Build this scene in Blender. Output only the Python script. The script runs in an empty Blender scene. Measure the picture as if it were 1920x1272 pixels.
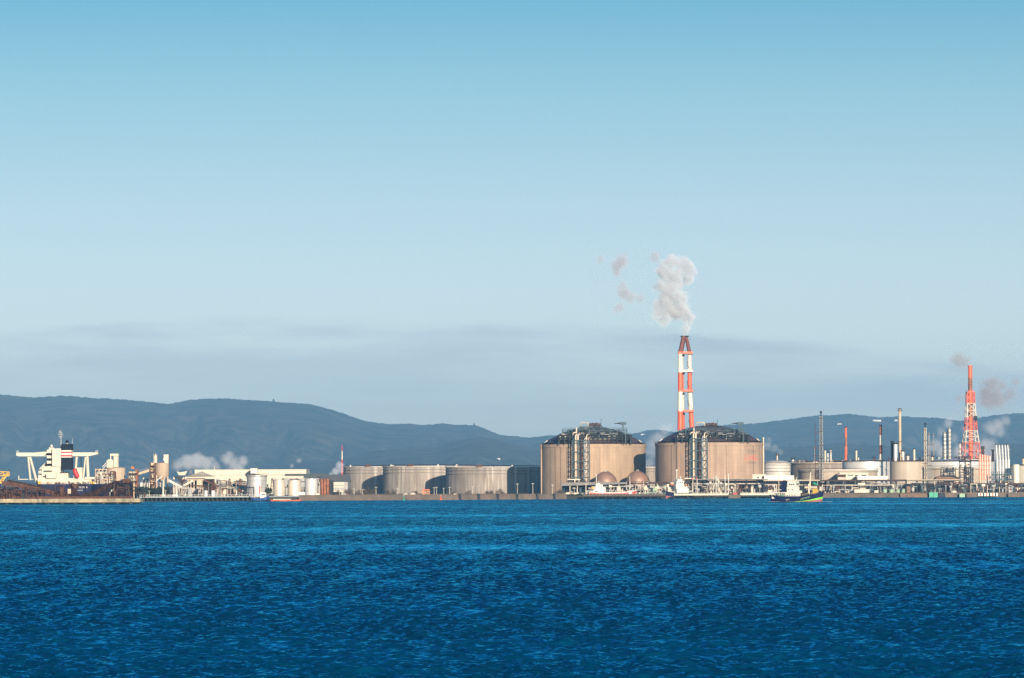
import bpy, bmesh, math, random
import numpy as np
from mathutils import Vector, Matrix
R = math.radians
sc = bpy.context.scene
COL = sc.collection
random.seed(7)

# ---------------------------------------------------------------- camera
F = 8000.0                      # focal length in pixels of the 1920 px wide photograph
CAMH = 10.0
PITCH = math.atan((908 - 636) / F)
ROLL = R(0.2)
cam_d = bpy.data.cameras.new('camera'); cam = bpy.data.objects.new('camera', cam_d); COL.objects.link(cam)
sc.camera = cam
cam_d.sensor_width = 36.0
cam_d.lens = 36.0 * F / 1920
cam_d.clip_start = 1.0; cam_d.clip_end = 60000
CM = Matrix.Rotation(R(90) + PITCH, 3, 'X') @ Matrix.Rotation(-ROLL, 3, 'Z')
cam.matrix_world = Matrix.Translation((0, 0, CAMH)) @ CM.to_4x4()

def P(px, py, D):
    """world point at depth Y = D seen at pixel px, py of the photograph"""
    d = CM @ Vector(((px - 960) / F, (636 - py) / F, -1.0))
    t = D / d.y
    return Vector((d.x * t, D, CAMH + d.z * t))
def X(px, D, py=900): return P(px, py, D).x
def Z(px, py, D): return P(px, py, D).z
def DG(px, py, z=0.0):
    """depth at which the ray of a pixel meets the height z"""
    d = CM @ Vector(((px - 960) / F, (636 - py) / F, -1.0))
    return (z - CAMH) / d.z * d.y

# ---------------------------------------------------------------- sky, sun, exposure
SUN_AZ, SUN_EL = R(15), R(11.3)           # azimuth from straight behind the camera towards the right
sun_dir = Vector((math.sin(SUN_AZ) * math.cos(SUN_EL), -math.cos(SUN_AZ) * math.cos(SUN_EL), math.sin(SUN_EL)))
sd = bpy.data.lights.new('sun', 'SUN'); so = bpy.data.objects.new('sun', sd); COL.objects.link(so)
sd.energy = 4.9; sd.angle = R(0.5); sd.color = (1.0, 0.84, 0.66)
so.rotation_euler = sun_dir.to_track_quat('Z', 'Y').to_euler(); so.location = (0, -20, 200)

world = bpy.data.worlds.new('World'); sc.world = world; world.use_nodes = True
wn, wl = world.node_tree.nodes, world.node_tree.links
wn.clear()
def N(tree, t, **kw):
    n = tree.nodes.new(t)
    for k, v in kw.items():
        if k.startswith('i_'):
            key = k[2:]; key = int(key) if key.isdigit() else key
            n.inputs[key].default_value = v
        else: setattr(n, k, v)
    return n
T = world.node_tree
sky = N(T, 'ShaderNodeTexSky', sky_type='NISHITA', sun_disc=False, sun_elevation=SUN_EL, sun_rotation=math.pi - SUN_AZ,
        air_density=1.0, dust_density=0.6, ozone_density=1.6)
tc = N(T, 'ShaderNodeTexCoord')
sep = N(T, 'ShaderNodeSeparateXYZ'); wl.new(tc.outputs['Generated'], sep.inputs[0])
# colour of the clear air by elevation: teal low down, deeper blue higher up
rmp = N(T, 'ShaderNodeValToRGB'); cr = rmp.color_ramp; cr.interpolation = 'B_SPLINE'
SKY_STOPS = [(0.0, (0.56, 0.64, 0.98)), (0.0166, (0.56, 0.64, 0.98)), (0.0316, (0.52, 0.585, 0.88)), (0.049, (0.435, 0.485, 0.71)), (0.065, (0.385, 0.435, 0.61)), (0.080, (0.315, 0.395, 0.52)),
             (0.096, (0.25, 0.365, 0.475)), (0.1116, (0.17, 0.305, 0.41)), (0.2, (0.055, 0.30, 0.49)), (0.4, (0.018, 0.20, 0.41)), (1.0, (0.014, 0.1, 0.25))]
while len(cr.elements) < len(SKY_STOPS): cr.elements.new(0.5)
for e, (p, c) in zip(cr.elements, SKY_STOPS): e.position = p; e.color = (*c, 1)
wl.new(sep.outputs['Z'], rmp.inputs[0])
mul0 = N(T, 'ShaderNodeVectorMath', operation='SCALE'); mul0.inputs['Scale'].default_value = 3.0; wl.new(rmp.outputs[0], mul0.inputs[0])
mul = N(T, 'ShaderNodeMix', data_type='RGBA', blend_type='MULTIPLY'); mul.inputs['Factor'].default_value = 1
wl.new(sky.outputs[0], mul.inputs['A']); wl.new(mul0.outputs[0], mul.inputs['B'])
# thin flat cloud bank low over the hills
mp = N(T, 'ShaderNodeMapping'); mp.inputs['Scale'].default_value = (14, 14, 130); wl.new(tc.outputs['Generated'], mp.inputs[0])
cn = N(T, 'ShaderNodeTexNoise', i_Scale=1.0, i_Detail=5.0, i_Roughness=0.55); wl.new(mp.outputs[0], cn.inputs['Vector'])
# top edge of the bank, undulating along the horizon
mp2 = N(T, 'ShaderNodeMapping'); mp2.inputs['Scale'].default_value = (9, 9, 0); wl.new(tc.outputs['Generated'], mp2.inputs[0])
en = N(T, 'ShaderNodeTexNoise', i_Scale=1.0, i_Detail=6.0, i_Roughness=0.5); wl.new(mp2.outputs[0], en.inputs['Vector'])
edge = N(T, 'ShaderNodeMath', operation='MULTIPLY_ADD'); edge.inputs[1].default_value = 0.0075; edge.inputs[2].default_value = 0.0342
wl.new(en.outputs[0], edge.inputs[0])
ax = N(T, 'ShaderNodeMath', operation='MULTIPLY_ADD'); wl.new(sep.outputs['X'], ax.inputs[0]); ax.inputs[1].default_value = -0.51; ax.inputs[2].default_value = -0.041
ay = N(T, 'ShaderNodeMath', operation='MULTIPLY_ADD'); wl.new(ax.outputs[0], ay.inputs[0]); wl.new(sep.outputs['X'], ay.inputs[1]); wl.new(edge.outputs[0], ay.inputs[2])
jt = N(T, 'ShaderNodeMath', operation='MULTIPLY_ADD'); wl.new(cn.outputs[0], jt.inputs[0]); jt.inputs[1].default_value = 0.006; wl.new(ay.outputs[0], jt.inputs[2])
dd = N(T, 'ShaderNodeMath', operation='SUBTRACT'); wl.new(jt.outputs[0], dd.inputs[0]); wl.new(sep.outputs['Z'], dd.inputs[1])
e1 = N(T, 'ShaderNodeMapRange', interpolation_type='SMOOTHSTEP'); e1.inputs['From Min'].default_value = 0.002; e1.inputs['From Max'].default_value = 0.0052
wl.new(dd.outputs[0], e1.inputs[0])
e2 = N(T, 'ShaderNodeMapRange', interpolation_type='SMOOTHSTEP'); e2.inputs['From Min'].default_value = 0.005; e2.inputs['From Max'].default_value = 0.019
e2.inputs['To Min'].default_value = 1.0; e2.inputs['To Max'].default_value = 0.5
wl.new(dd.outputs[0], e2.inputs[0])
cs = N(T, 'ShaderNodeMapRange'); cs.inputs['From Min'].default_value = 0.38; cs.inputs['From Max'].default_value = 0.60
cs.inputs['To Min'].default_value = 0.12; cs.inputs['To Max'].default_value = 1.0
wl.new(cn.outputs[0], cs.inputs[0])
m1 = N(T, 'ShaderNodeMath', operation='MULTIPLY'); wl.new(e1.outputs[0], m1.inputs[0]); wl.new(e2.outputs[0], m1.inputs[1])
m2 = N(T, 'ShaderNodeMath', operation='MULTIPLY'); wl.new(m1.outputs[0], m2.inputs[0]); wl.new(cs.outputs[0], m2.inputs[1])
m3 = N(T, 'ShaderNodeMath', operation='MULTIPLY'); wl.new(m2.outputs[0], m3.inputs[0]); m3.inputs[1].default_value = 0.66
CLOUD_MIX = N(T, 'ShaderNodeMix', data_type='RGBA'); wl.new(m3.outputs[0], CLOUD_MIX.inputs['Factor'])
CLOUD_MIX.inputs['B'].default_value = (5.8, 6.6, 7.4, 1)
wl.new(mul.outputs['Result'], CLOUD_MIX.inputs['A'])
bg = N(T, 'ShaderNodeBackground'); bg.inputs['Strength'].default_value = 0.062
wl.new(CLOUD_MIX.outputs['Result'], bg.inputs['Color'])
wo = N(T, 'ShaderNodeOutputWorld'); wl.new(bg.outputs[0], wo.inputs['Surface'])

sc.view_settings.view_transform = 'Standard'; sc.view_settings.look = 'None'
sc.view_settings.exposure = 0.55; sc.view_settings.gamma = 1
sc.cycles.volume_bounces = 1; sc.cycles.use_denoising = True; sc.cycles.denoising_prefilter = 'NONE'; sc.cycles.sample_clamp_direct = 6; sc.cycles.sample_clamp_indirect = 3
sc.cycles.max_bounces = 6; sc.cycles.diffuse_bounces = 2; sc.cycles.glossy_bounces = 3

# ---------------------------------------------------------------- helpers
def mat(name, color, rough=0.6, metal=0.0, var=0.0, scale=0.2, streak=0.0, pale=None, dirt=None, dirt_amt=0.5, dirt_scale=0.3, grid=None, spec=None, bump=0.0):
    """procedural paint / metal / concrete: colour wandering with noise, vertical streaks, dirt patches, panel joints"""
    m = bpy.data.materials.new(name); m.use_nodes = True
    t = m.node_tree; b = t.nodes['Principled BSDF']; L = t.links
    b.inputs['Roughness'].default_value = rough; b.inputs['Metallic'].default_value = metal
    if spec is not None: b.inputs['Specular IOR Level'].default_value = spec
    geo = N(t, 'ShaderNodeNewGeometry')
    col = N(t, 'ShaderNodeRGB'); col.outputs[0].default_value = (*color, 1)
    out = col.outputs[0]
    def mult(src, noise_out, lo, hi, fmin=0.3, fmax=0.7):
        mr = N(t, 'ShaderNodeMapRange'); mr.inputs['From Min'].default_value = fmin; mr.inputs['From Max'].default_value = fmax
        mr.inputs['To Min'].default_value = lo; mr.inputs['To Max'].default_value = hi
        L.new(noise_out, mr.inputs[0])
        vm = N(t, 'ShaderNodeVectorMath', operation='SCALE'); L.new(src, vm.inputs[0]); L.new(mr.outputs[0], vm.inputs['Scale'])
        return vm.outputs[0]
    if var:
        n = N(t, 'ShaderNodeTexNoise', i_Scale=scale, i_Detail=4.0); L.new(geo.outputs['Position'], n.inputs['Vector'])
        out = mult(out, n.outputs[0], 1 - var, 1 + var)
    if streak:
        mp_ = N(t, 'ShaderNodeMapping'); mp_.inputs['Scale'].default_value = (0.55, 0.55, 0.02); L.new(geo.outputs['Position'], mp_.inputs[0])
        n = N(t, 'ShaderNodeTexNoise', i_Scale=1.0, i_Detail=4.0, i_Roughness=0.6); L.new(mp_.outputs[0], n.inputs['Vector'])
        out = mult(out, n.outputs[0], 1 - streak, 1 + streak)
    if dirt:
        mp_ = N(t, 'ShaderNodeMapping'); mp_.inputs['Scale'].default_value = (1, 1, 0.35); L.new(geo.outputs['Position'], mp_.inputs[0])
        n = N(t, 'ShaderNodeTexNoise', i_Scale=dirt_scale, i_Detail=6.0, i_Roughness=0.65); L.new(mp_.outputs[0], n.inputs['Vector'])
        mr = N(t, 'ShaderNodeMapRange'); mr.inputs['From Min'].default_value = 0.48; mr.inputs['From Max'].default_value = 0.66
        mr.inputs['To Max'].default_value = dirt_amt; L.new(n.outputs[0], mr.inputs[0])
        mx = N(t, 'ShaderNodeMix', data_type='RGBA'); L.new(mr.outputs[0], mx.inputs['Factor']); L.new(out, mx.inputs['A']); mx.inputs['B'].default_value = (*dirt, 1)
        out = mx.outputs['Result']
    if pale:      # pale runs of weather staining down the wall
        mp_ = N(t, 'ShaderNodeMapping'); mp_.inputs['Scale'].default_value = (0.42, 0.42, 0.016); mp_.inputs['Location'].default_value = (9, 3, 1); L.new(geo.outputs['Position'], mp_.inputs[0])
        n = N(t, 'ShaderNodeTexNoise', i_Scale=1.0, i_Detail=5.0, i_Roughness=0.65); L.new(mp_.outputs[0], n.inputs['Vector'])
        mr = N(t, 'ShaderNodeMapRange'); mr.inputs['From Min'].default_value = 0.54; mr.inputs['From Max'].default_value = 0.64
        mr.inputs['To Max'].default_value = 0.75; L.new(n.outputs[0], mr.inputs[0])
        mx = N(t, 'ShaderNodeMix', data_type='RGBA'); L.new(mr.outputs[0], mx.inputs['Factor']); L.new(out, mx.inputs['A']); mx.inputs['B'].default_value = (*pale, 1)
        out = mx.outputs['Result']
    if grid:      # horizontal joints every grid metres
        s = N(t, 'ShaderNodeSeparateXYZ'); L.new(geo.outputs['Position'], s.inputs[0])
        a = N(t, 'ShaderNodeMath', operation='DIVIDE'); L.new(s.outputs[2], a.inputs[0]); a.inputs[1].default_value = grid[0]
        fr = N(t, 'ShaderNodeMath', operation='FRACT'); L.new(a.outputs[0], fr.inputs[0])
        lt = N(t, 'ShaderNodeMath', operation='LESS_THAN'); L.new(fr.outputs[0], lt.inputs[0]); lt.inputs[1].default_value = grid[1]
        mm = N(t, 'ShaderNodeMath', operation='MULTIPLY_ADD'); L.new(lt.outputs[0], mm.inputs[0]); mm.inputs[1].default_value = -grid[2]; mm.inputs[2].default_value = 1
        vm = N(t, 'ShaderNodeVectorMath', operation='SCALE'); L.new(out, vm.inputs[0]); L.new(mm.outputs[0], vm.inputs['Scale']); out = vm.outputs[0]
    L.new(out, b.inputs['Base Color'])
    if bump:
        n = N(t, 'ShaderNodeTexNoise', i_Scale=1.2, i_Detail=5.0); L.new(geo.outputs['Position'], n.inputs['Vector'])
        bp = N(t, 'ShaderNodeBump'); bp.inputs['Strength'].default_value = bump; bp.inputs['Distance'].default_value = 0.3
        L.new(n.outputs[0], bp.inputs['Height']); L.new(bp.outputs[0], b.inputs['Normal'])
    return m

def tag(o, label=None, cat=None, group=None, kind=None):
    if label: o['label'] = label
    if cat: o['category'] = cat
    if group: o['group'] = group
    if kind: o['kind'] = kind
    return o
WLOC = {}
def empty(name, loc, label, cat, group=None):
    o = bpy.data.objects.new(name, None); COL.objects.link(o); o.location = loc; o.empty_display_size = 1
    WLOC[o] = Vector(loc)
    return tag(o, label, cat, group)

class MB:
    """collects shapes in world coordinates and links them as ONE mesh object"""
    def __init__(s): s.v = []; s.f = []; s.m = []; s.sm = []; s.cur = 0
    def add(s, vs, fs, smooth=False):
        k = len(s.v); s.v += [tuple(v) for v in vs]
        for f in fs: s.f.append([k + i for i in f]); s.m.append(s.cur); s.sm.append(smooth)
        return s
    def mat(s, i): s.cur = i; return s
    def box(s, x0, x1, y0, y1, z0, z1):
        vs = [(x, y, z) for z in (z0, z1) for y in (y0, y1) for x in (x0, x1)]
        return s.add(vs, [(0, 2, 3, 1), (4, 5, 7, 6), (0, 1, 5, 4), (2, 6, 7, 3), (0, 4, 6, 2), (1, 3, 7, 5)])
    def cbox(s, c, sx, sy, sz, rz=0.0):
        """box standing on c (its base centre), turned by rz"""
        ca, sa = math.cos(rz), math.sin(rz); vs = []
        for z in (0, sz):
            for y in (-sy / 2, sy / 2):
                for x in (-sx / 2, sx / 2): vs.append((c[0] + x * ca - y * sa, c[1] + x * sa + y * ca, c[2] + z))
        return s.add(vs, [(0, 2, 3, 1), (4, 5, 7, 6), (0, 1, 5, 4), (2, 6, 7, 3), (0, 4, 6, 2), (1, 3, 7, 5)])
    def lathe(s, c, prof, n=24, smooth=True, a0=0.0, a1=2 * math.pi, cap=(True, True)):
        """prof: list of (radius, z) from bottom to top, z relative to c"""
        full = abs(a1 - a0 - 2 * math.pi) < 1e-6; k = n if full else n + 1; vs = []; fs = []
        for j in range(1, len(prof) - 1):
            d0 = (prof[j][0] - prof[j - 1][0], prof[j][1] - prof[j - 1][1]); d1 = (prof[j + 1][0] - prof[j][0], prof[j + 1][1] - prof[j][1])
            if abs(math.atan2(d0[1], d0[0]) - math.atan2(d1[1], d1[0])) > 0.7:
                s.lathe(c, prof[:j + 1], n, smooth, a0, a1, cap=(cap[0], False)); return s.lathe(c, prof[j:], n, smooth, a0, a1, cap=(False, cap[1]))
        for r, z in prof:
            for i in range(k):
                a = a0 + (a1 - a0) * i / n
                vs.append((c[0] + r * math.cos(a), c[1] + r * math.sin(a), c[2] + z))
        for j in range(len(prof) - 1):
            for i in range(n):
                i2 = (i + 1) % k
                fs.append((j * k + i, j * k + i2, (j + 1) * k + i2, (j + 1) * k + i))
        s.add(vs, fs, smooth)
        if full:
            if cap[0] and prof[0][0] > 1e-4: s.add(vs[:k], [tuple(range(k))[::-1]])
            if cap[1] and prof[-1][0] > 1e-4: s.add(vs[-k:], [tuple(range(k))])
        return s
    def cyl(s, c, r, h, n=20, r2=None): return s.lathe(c, [(r, 0), (r if r2 is None else r2, h)], n)
    def tube(s, a, b, r, n=6, r2=None):
        a, b = Vector(a), Vector(b); d = b - a
        if d.length < 1e-6: return s
        q = d.to_track_quat('Z', 'Y'); r2 = r if r2 is None else r2; vs = []
        for p, rr in ((a, r), (b, r2)):
            for i in range(n):
                t = 2 * math.pi * i / n + math.pi / 4
                vs.append(p + q @ Vector((rr * math.cos(t), rr * math.sin(t), 0)))
        fs = [(i, (i + 1) % n, n + (i + 1) % n, n + i) for i in range(n)]
        s.add(vs, fs, n > 6); s.add(vs[:n], [tuple(range(n))[::-1]]); return s.add(vs[n:], [tuple(range(n))])
    def path(s, pts, r, n=6):
        for a, b in zip(pts[:-1], pts[1:]): s.tube(a, b, r, n)
        return s
    def ball(s, c, r, n=14, sz=1.0):
        return s.lathe(c, [(max(r * math.cos(t), 1e-5), r * sz * math.sin(t)) for t in np.linspace(-math.pi / 2, math.pi / 2, n // 2 + 2)], n)
    def prism(s, poly, y0, y1):
        """poly: (x, z) outline facing the camera, given a thickness in y"""
        n = len(poly); vs = [(x, y0, z) for x, z in poly] + [(x, y1, z) for x, z in poly]
        return s.add(vs, [tuple(range(n)), tuple(range(n, 2 * n))[::-1]] + [(i, n + i, n + (i + 1) % n, (i + 1) % n) for i in range(n)])
    def truss(s, a, b, w, h, seg, r):
        """square lattice girder from a to b"""
        a, b = Vector(a), Vector(b); d = (b - a).normalized()
        up = Vector((0, 0, 1)) if abs(d.z) < 0.9 else Vector((1, 0, 0))
        sd_ = d.cross(up).normalized(); u = sd_.cross(d).normalized()
        cs = [sd_ * sx * w / 2 + u * sz * h / 2 for sx, sz in ((-1, -1), (1, -1), (1, 1), (-1, 1))]
        for c in cs: s.tube(a + c, b + c, r, 4)
        L_ = (b - a).length; n = max(1, int(round(L_ / seg)))
        for i in range(n + 1):
            p = a + (b - a) * i / n
            for k in range(4): s.tube(p + cs[k], p + cs[(k + 1) % 4], r * 0.7, 4)
            if i < n:
                p2 = a + (b - a) * (i + 1) / n
                for k in range(4): s.tube(p + cs[k], p2 + cs[(k + 1) % 4], r * 0.6, 4)
        return s
    def tower(s, c, w0, w1, h, levels, r, diag=True):
        """lattice tower with four legs, wider at the foot"""
        c = Vector(c)
        def cor(t, k):
            w = (w0 + (w1 - w0) * t) / 2; sx, sy = ((-1, -1), (1, -1), (1, 1), (-1, 1))[k % 4]
            return c + Vector((sx * w, sy * w, h * t))
        for k in range(4): s.tube(cor(0, k), cor(1, k), r, 4)
        for i in range(levels + 1):
            t = i / levels
            for k in range(4):
                s.tube(cor(t, k), cor(t, k + 1), r * 0.7, 4)
                if diag and i < levels:
                    t2 = (i + 1) / levels
                    s.tube(cor(t, k), cor(t2, k + 1), r * 0.6, 4); s.tube(cor(t, k + 1), cor(t2, k), r * 0.6, 4)
        return s
    def build(s, name, mats, parent=None, loc=None):
        me = bpy.data.meshes.new(name)
        off = WLOC.get(parent, Vector((0, 0, 0))) if parent is not None else (Vector(loc) if loc is not None else Vector((0, 0, 0)))
        vs = [(v[0] - off.x, v[1] - off.y, v[2] - off.z) for v in s.v]
        me.from_pydata(vs, [], s.f)
        if not isinstance(mats, (list, tuple)): mats = [mats]
        for m in mats: me.materials.append(m)
        me.polygons.foreach_set('material_index', s.m); me.polygons.foreach_set('use_smooth', s.sm)
        me.update()
        o = bpy.data.objects.new(name, me); COL.objects.link(o)
        if parent is not None: o.parent = parent
        else: o.location = off
        WLOC[o] = off
        return o
def base_of(mb):
    v = np.array(mb.v); return Vector((v[:, 0].mean(), v[:, 1].mean(), v[:, 2].min()))
def solo(name, mb, mats, label, cat, group=None, kind=None):
    o = mb.build(name, mats, loc=base_of(mb)); return tag(o, label, cat, group, kind)
def kids(o): return [c for c in COL.objects if c.parent == o]
def dup(root, loc, label=None, scale=None, rz=None, children=None):
    """a copy of a thing with copies of its parts and sub-parts"""
    r = root.copy(); COL.objects.link(r); r.location = loc
    if label: r['label'] = label
    if scale: r.scale = scale
    if rz is not None: r.rotation_euler = (0, 0, rz)
    for ch in list(root.children):
        c = ch.copy(); COL.objects.link(c); c.parent = r
        for g in ch.children:
            d = g.copy(); COL.objects.link(d); d.parent = c
    return r
# ================================================================ THE SETTING
GZ = 3.0                                   # ground level of the reclaimed land
SHORE = [(-900, 2600), (X(262, 2640), 2640), (X(500, 2665), 2665), (X(690, 2700), 2700), (X(900, 2750), 2750), (X(1110, 2800), 2800),
         (X(1330, 2860), 2860), (X(1600, 2900), 2900), (X(1920, 2905), 2905), (900, 2910)]
def shore_y(x):
    return float(np.interp(x, [p[0] for p in SHORE], [p[1] for p in SHORE]))
def S(px, back=0.0):
    """depth of the quay edge seen at column px, plus metres inland"""
    D = 2750.0
    for _ in range(4): D = shore_y(X(px, D))
    return D + back

# ---- water: one mesh with real waves, finer towards the viewer
RIPPLE = 2.2; LEAN = 0.085
def build_water():
    rng = np.random.default_rng(3)
    # rows about a third of a picture row apart
    ys = [150.0]
    while ys[-1] < 3150: ys.append(ys[-1] + min(max(ys[-1] ** 2 / (F * CAMH) * 0.36, 0.10), 8))
    ys = np.array(ys)
    inner = np.linspace(-0.128, 0.128, 1100)
    u = np.concatenate([np.linspace(-0.45, -0.131, 60), inner, np.linspace(0.131, 0.45, 60)])
    U, Y = np.meshgrid(u, ys); Xw = U * Y
    sx = np.gradient(u)[None, :] * Y; sy = np.gradient(ys)[:, None] * np.ones_like(U)
    Zw = np.zeros_like(Y); DX = np.zeros_like(Y); DY = np.zeros_like(Y)
    wind = R(74)                           # waves run mostly towards the viewer, a little from the right
    amp_mod = 0.90 + 0.15 * np.sin(Xw / 37 + 1.3 * np.sin(Y / 61)) * np.sin(Y / 83 + 0.7 * np.sin(Xw / 29))
    for i in range(110):
        lam = 0.28 * (11 / 0.28) ** (i / 109.0) * rng.uniform(0.93, 1.07)
        th = wind + rng.normal(0, 0.5)
        k = 2 * math.pi / lam; kx, ky = k * math.cos(th), k * math.sin(th)
        a = 0.0092 * lam ** 0.92 * (1.0 if lam < 1.8 else (1.8 / lam) ** 0.7)
        step = np.abs(np.cos(th)) * sx + np.abs(np.sin(th)) * sy
        fade = np.clip((lam / np.maximum(step, 1e-3) - 0.6) / 1.2, 0.5, 1)
        ph = kx * Xw + ky * Y + rng.uniform(0, 6.28)
        Zw += a * fade * np.sin(ph) * amp_mod
        c = a * fade * np.cos(ph) * 0.55; DX += c * math.cos(th); DY += c * math.sin(th)
    Xw = Xw + DX; Yw = Y + DY
    nr, ncol = Y.shape
    co = np.stack([Xw, Yw, Zw], -1).reshape(-1, 3)
    idx = np.arange(nr * ncol).reshape(nr, ncol)
    q = np.stack([idx[:-1, :-1], idx[:-1, 1:], idx[1:, 1:], idx[1:, :-1]], -1).reshape(-1, 4)
    # calm outer sheet a little lower, all round
    o0 = len(co)
    outer = np.array([(-7100, -450, -0.9), (7100, -450, -0.9), (7100, 3300, -0.9), (-7100, 3300, -0.9)])
    co = np.vstack([co, outer]); q = np.vstack([q, [[o0, o0 + 1, o0 + 2, o0 + 3]]])
    me = bpy.data.meshes.new('water')
    me.vertices.add(len(co)); me.vertices.foreach_set('co', co.astype(np.float32).ravel())
    me.loops.add(len(q) * 4); me.loops.foreach_set('vertex_index', q.astype(np.int32).ravel())
    me.polygons.add(len(q)); me.polygons.foreach_set('loop_start', np.arange(0, len(q) * 4, 4, dtype=np.int32))
    me.polygons.foreach_set('use_smooth', np.ones(len(q), dtype=bool))
    me.update(calc_edges=True)
    o = bpy.data.objects.new('water', me); COL.objects.link(o)
    m = bpy.data.materials.new('sea_water'); m.use_nodes = True; t = m.node_tree; L = t.links; t.nodes.clear()
    mo = N(t, 'ShaderNodeOutputMaterial')
    geo = N(t, 'ShaderNodeNewGeometry')
    # wind lanes: patches of rougher and smoother water
    mp_ = N(t, 'ShaderNodeMapping'); mp_.inputs['Scale'].default_value = (0.0024, 0.0085, 1); mp_.inputs['Rotation'].default_value = (0, 0, R(4)); L.new(geo.outputs['Position'], mp_.inputs[0])
    ln = N(t, 'ShaderNodeTexNoise', i_Scale=1.0, i_Detail=4.0, i_Roughness=0.6); L.new(mp_.outputs[0], ln.inputs['Vector'])
    lr = N(t, 'ShaderNodeMapRange'); lr.inputs['From Min'].default_value = 0.39; lr.inputs['From Max'].default_value = 0.50
    lr.inputs['To Min'].default_value = 0.30; lr.inputs['To Max'].default_value = 1.0; L.new(ln.outputs[0], lr.inputs[0])
    gm = N(t, 'ShaderNodeMapping'); gm.inputs['Scale'].default_value = (0.22, 0.022, 1); gm.inputs['Rotation'].default_value = (0, 0, R(5)); L.new(geo.outputs['Position'], gm.inputs[0])
    gn = N(t, 'ShaderNodeTexNoise', i_Scale=1.0, i_Detail=5.0, i_Roughness=0.7); L.new(gm.outputs[0], gn.inputs['Vector'])
    gr = N(t, 'ShaderNodeMapRange'); gr.inputs['From Min'].default_value = 0.36; gr.inputs['From Max'].default_value = 0.62
    gr.inputs['To Min'].default_value = 0.35; gr.inputs['To Max'].default_value = 2.3; L.new(gn.outputs[0], gr.inputs[0])
    gs = N(t, 'ShaderNodeMath', operation='MULTIPLY'); L.new(lr.outputs[0], gs.inputs[0]); L.new(gr.outputs[0], gs.inputs[1])
    w1 = N(t, 'ShaderNodeMapping'); w1.inputs['Scale'].default_value = (1.6, 1.9, 1); w1.inputs['Rotation'].default_value = (0, 0, R(-12)); L.new(geo.outputs['Position'], w1.inputs[0])
    n1 = N(t, 'ShaderNodeTexNoise', i_Scale=1.0, i_Detail=3.0, i_Roughness=0.6); L.new(w1.outputs[0], n1.inputs['Vector'])
    # ripples smaller than the mesh: the surface normal leans at random by a slope that holds at any distance
    n1.noise_dimensions = '3D'
    v1 = N(t, 'ShaderNodeVectorMath', operation='SUBTRACT'); L.new(n1.outputs['Color'], v1.inputs[0]); v1.inputs[1].default_value = (.5, .5 + LEAN, .5)
    v2 = N(t, 'ShaderNodeVectorMath', operation='MULTIPLY'); L.new(v1.outputs[0], v2.inputs[0]); v2.inputs[1].default_value = (RIPPLE, RIPPLE, 0)
    v3 = N(t, 'ShaderNodeVectorMath', operation='SCALE'); L.new(v2.outputs[0], v3.inputs[0]); L.new(gs.outputs[0], v3.inputs['Scale'])
    v4 = N(t, 'ShaderNodeVectorMath', operation='ADD'); L.new(v3.outputs[0], v4.inputs[0]); L.new(geo.outputs['Normal'], v4.inputs[1])
    b1 = N(t, 'ShaderNodeVectorMath', operation='NORMALIZE'); L.new(v4.outputs[0], b1.inputs[0])
    fr = N(t, 'ShaderNodeFresnel', i_IOR=1.45); L.new(b1.outputs[0], fr.inputs['Normal'])
    df = N(t, 'ShaderNodeBsdfDiffuse'); df.inputs['Color'].default_value = (0.0, 0.056, 0.128, 1)
    gl = N(t, 'ShaderNodeBsdfGlossy'); gl.inputs['Color'].default_value = (0.10, 0.80, 1.0, 1); gl.inputs['Roughness'].default_value = 0.12
    L.new(b1.outputs[0], gl.inputs['Normal'])
    ms = N(t, 'ShaderNodeMixShader'); L.new(fr.outputs[0], ms.inputs[0]); L.new(df.outputs[0], ms.inputs[1]); L.new(gl.outputs[0], ms.inputs[2])
    L.new(ms.outputs[0], mo.inputs['Surface'])
    me.materials.append(m)
    tag(o, kind='structure')
    return o
build_water()

# ---- land: one sheet from the quay edge to beyond the hills
m_ground = mat('bare_ground', (0.16, 0.13, 0.10), 0.9, var=0.35, scale=0.05)
g = MB()
back = 27500
n = len(SHORE)
vs = [(x, y, GZ) for x, y in SHORE] + [(-7000 if i == 0 else (7000 if i == n - 1 else x * 3), back, GZ) for i, (x, y) in enumerate(SHORE)]
g.add(vs, [(i, i + 1, n + i + 1, n + i) for i in range(n - 1)])
g.add([(-7000, 2700, GZ), (-900, 2600, GZ), (-7000, back, GZ)], [(0, 1, 2)])
g.add([(900, 2910, GZ), (7000, 2950, GZ), (7000, back, GZ)], [(0, 1, 2)])
tag(g.build('ground', m_ground), kind='structure')

# ---- hills: forested ranges far behind the port
m_forest = bpy.data.materials.new('forest'); m_forest.use_nodes = True
t = m_forest.node_tree; L = t.links; b = t.nodes['Principled BSDF']; b.inputs['Roughness'].default_value = 1; b.inputs['Specular IOR Level'].default_value = 0.0
geo = N(t, 'ShaderNodeNewGeometry')
n1 = N(t, 'ShaderNodeTexNoise', i_Scale=0.0065, i_Detail=9.0, i_Roughness=0.78); L.new(geo.outputs['Position'], n1.inputs['Vector'])
r1 = N(t, 'ShaderNodeValToRGB'); r1.color_ramp.elements[0].position = 0.42; r1.color_ramp.elements[1].position = 0.66
r1.color_ramp.elements[0].color = (0.010, 0.030, 0.020, 1); r1.color_ramp.elements[1].color = (0.19, 0.14, 0.085, 1)
L.new(n1.outputs[0], r1.inputs[0]); L.new(r1.outputs[0], b.inputs['Base Color'])

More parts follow.
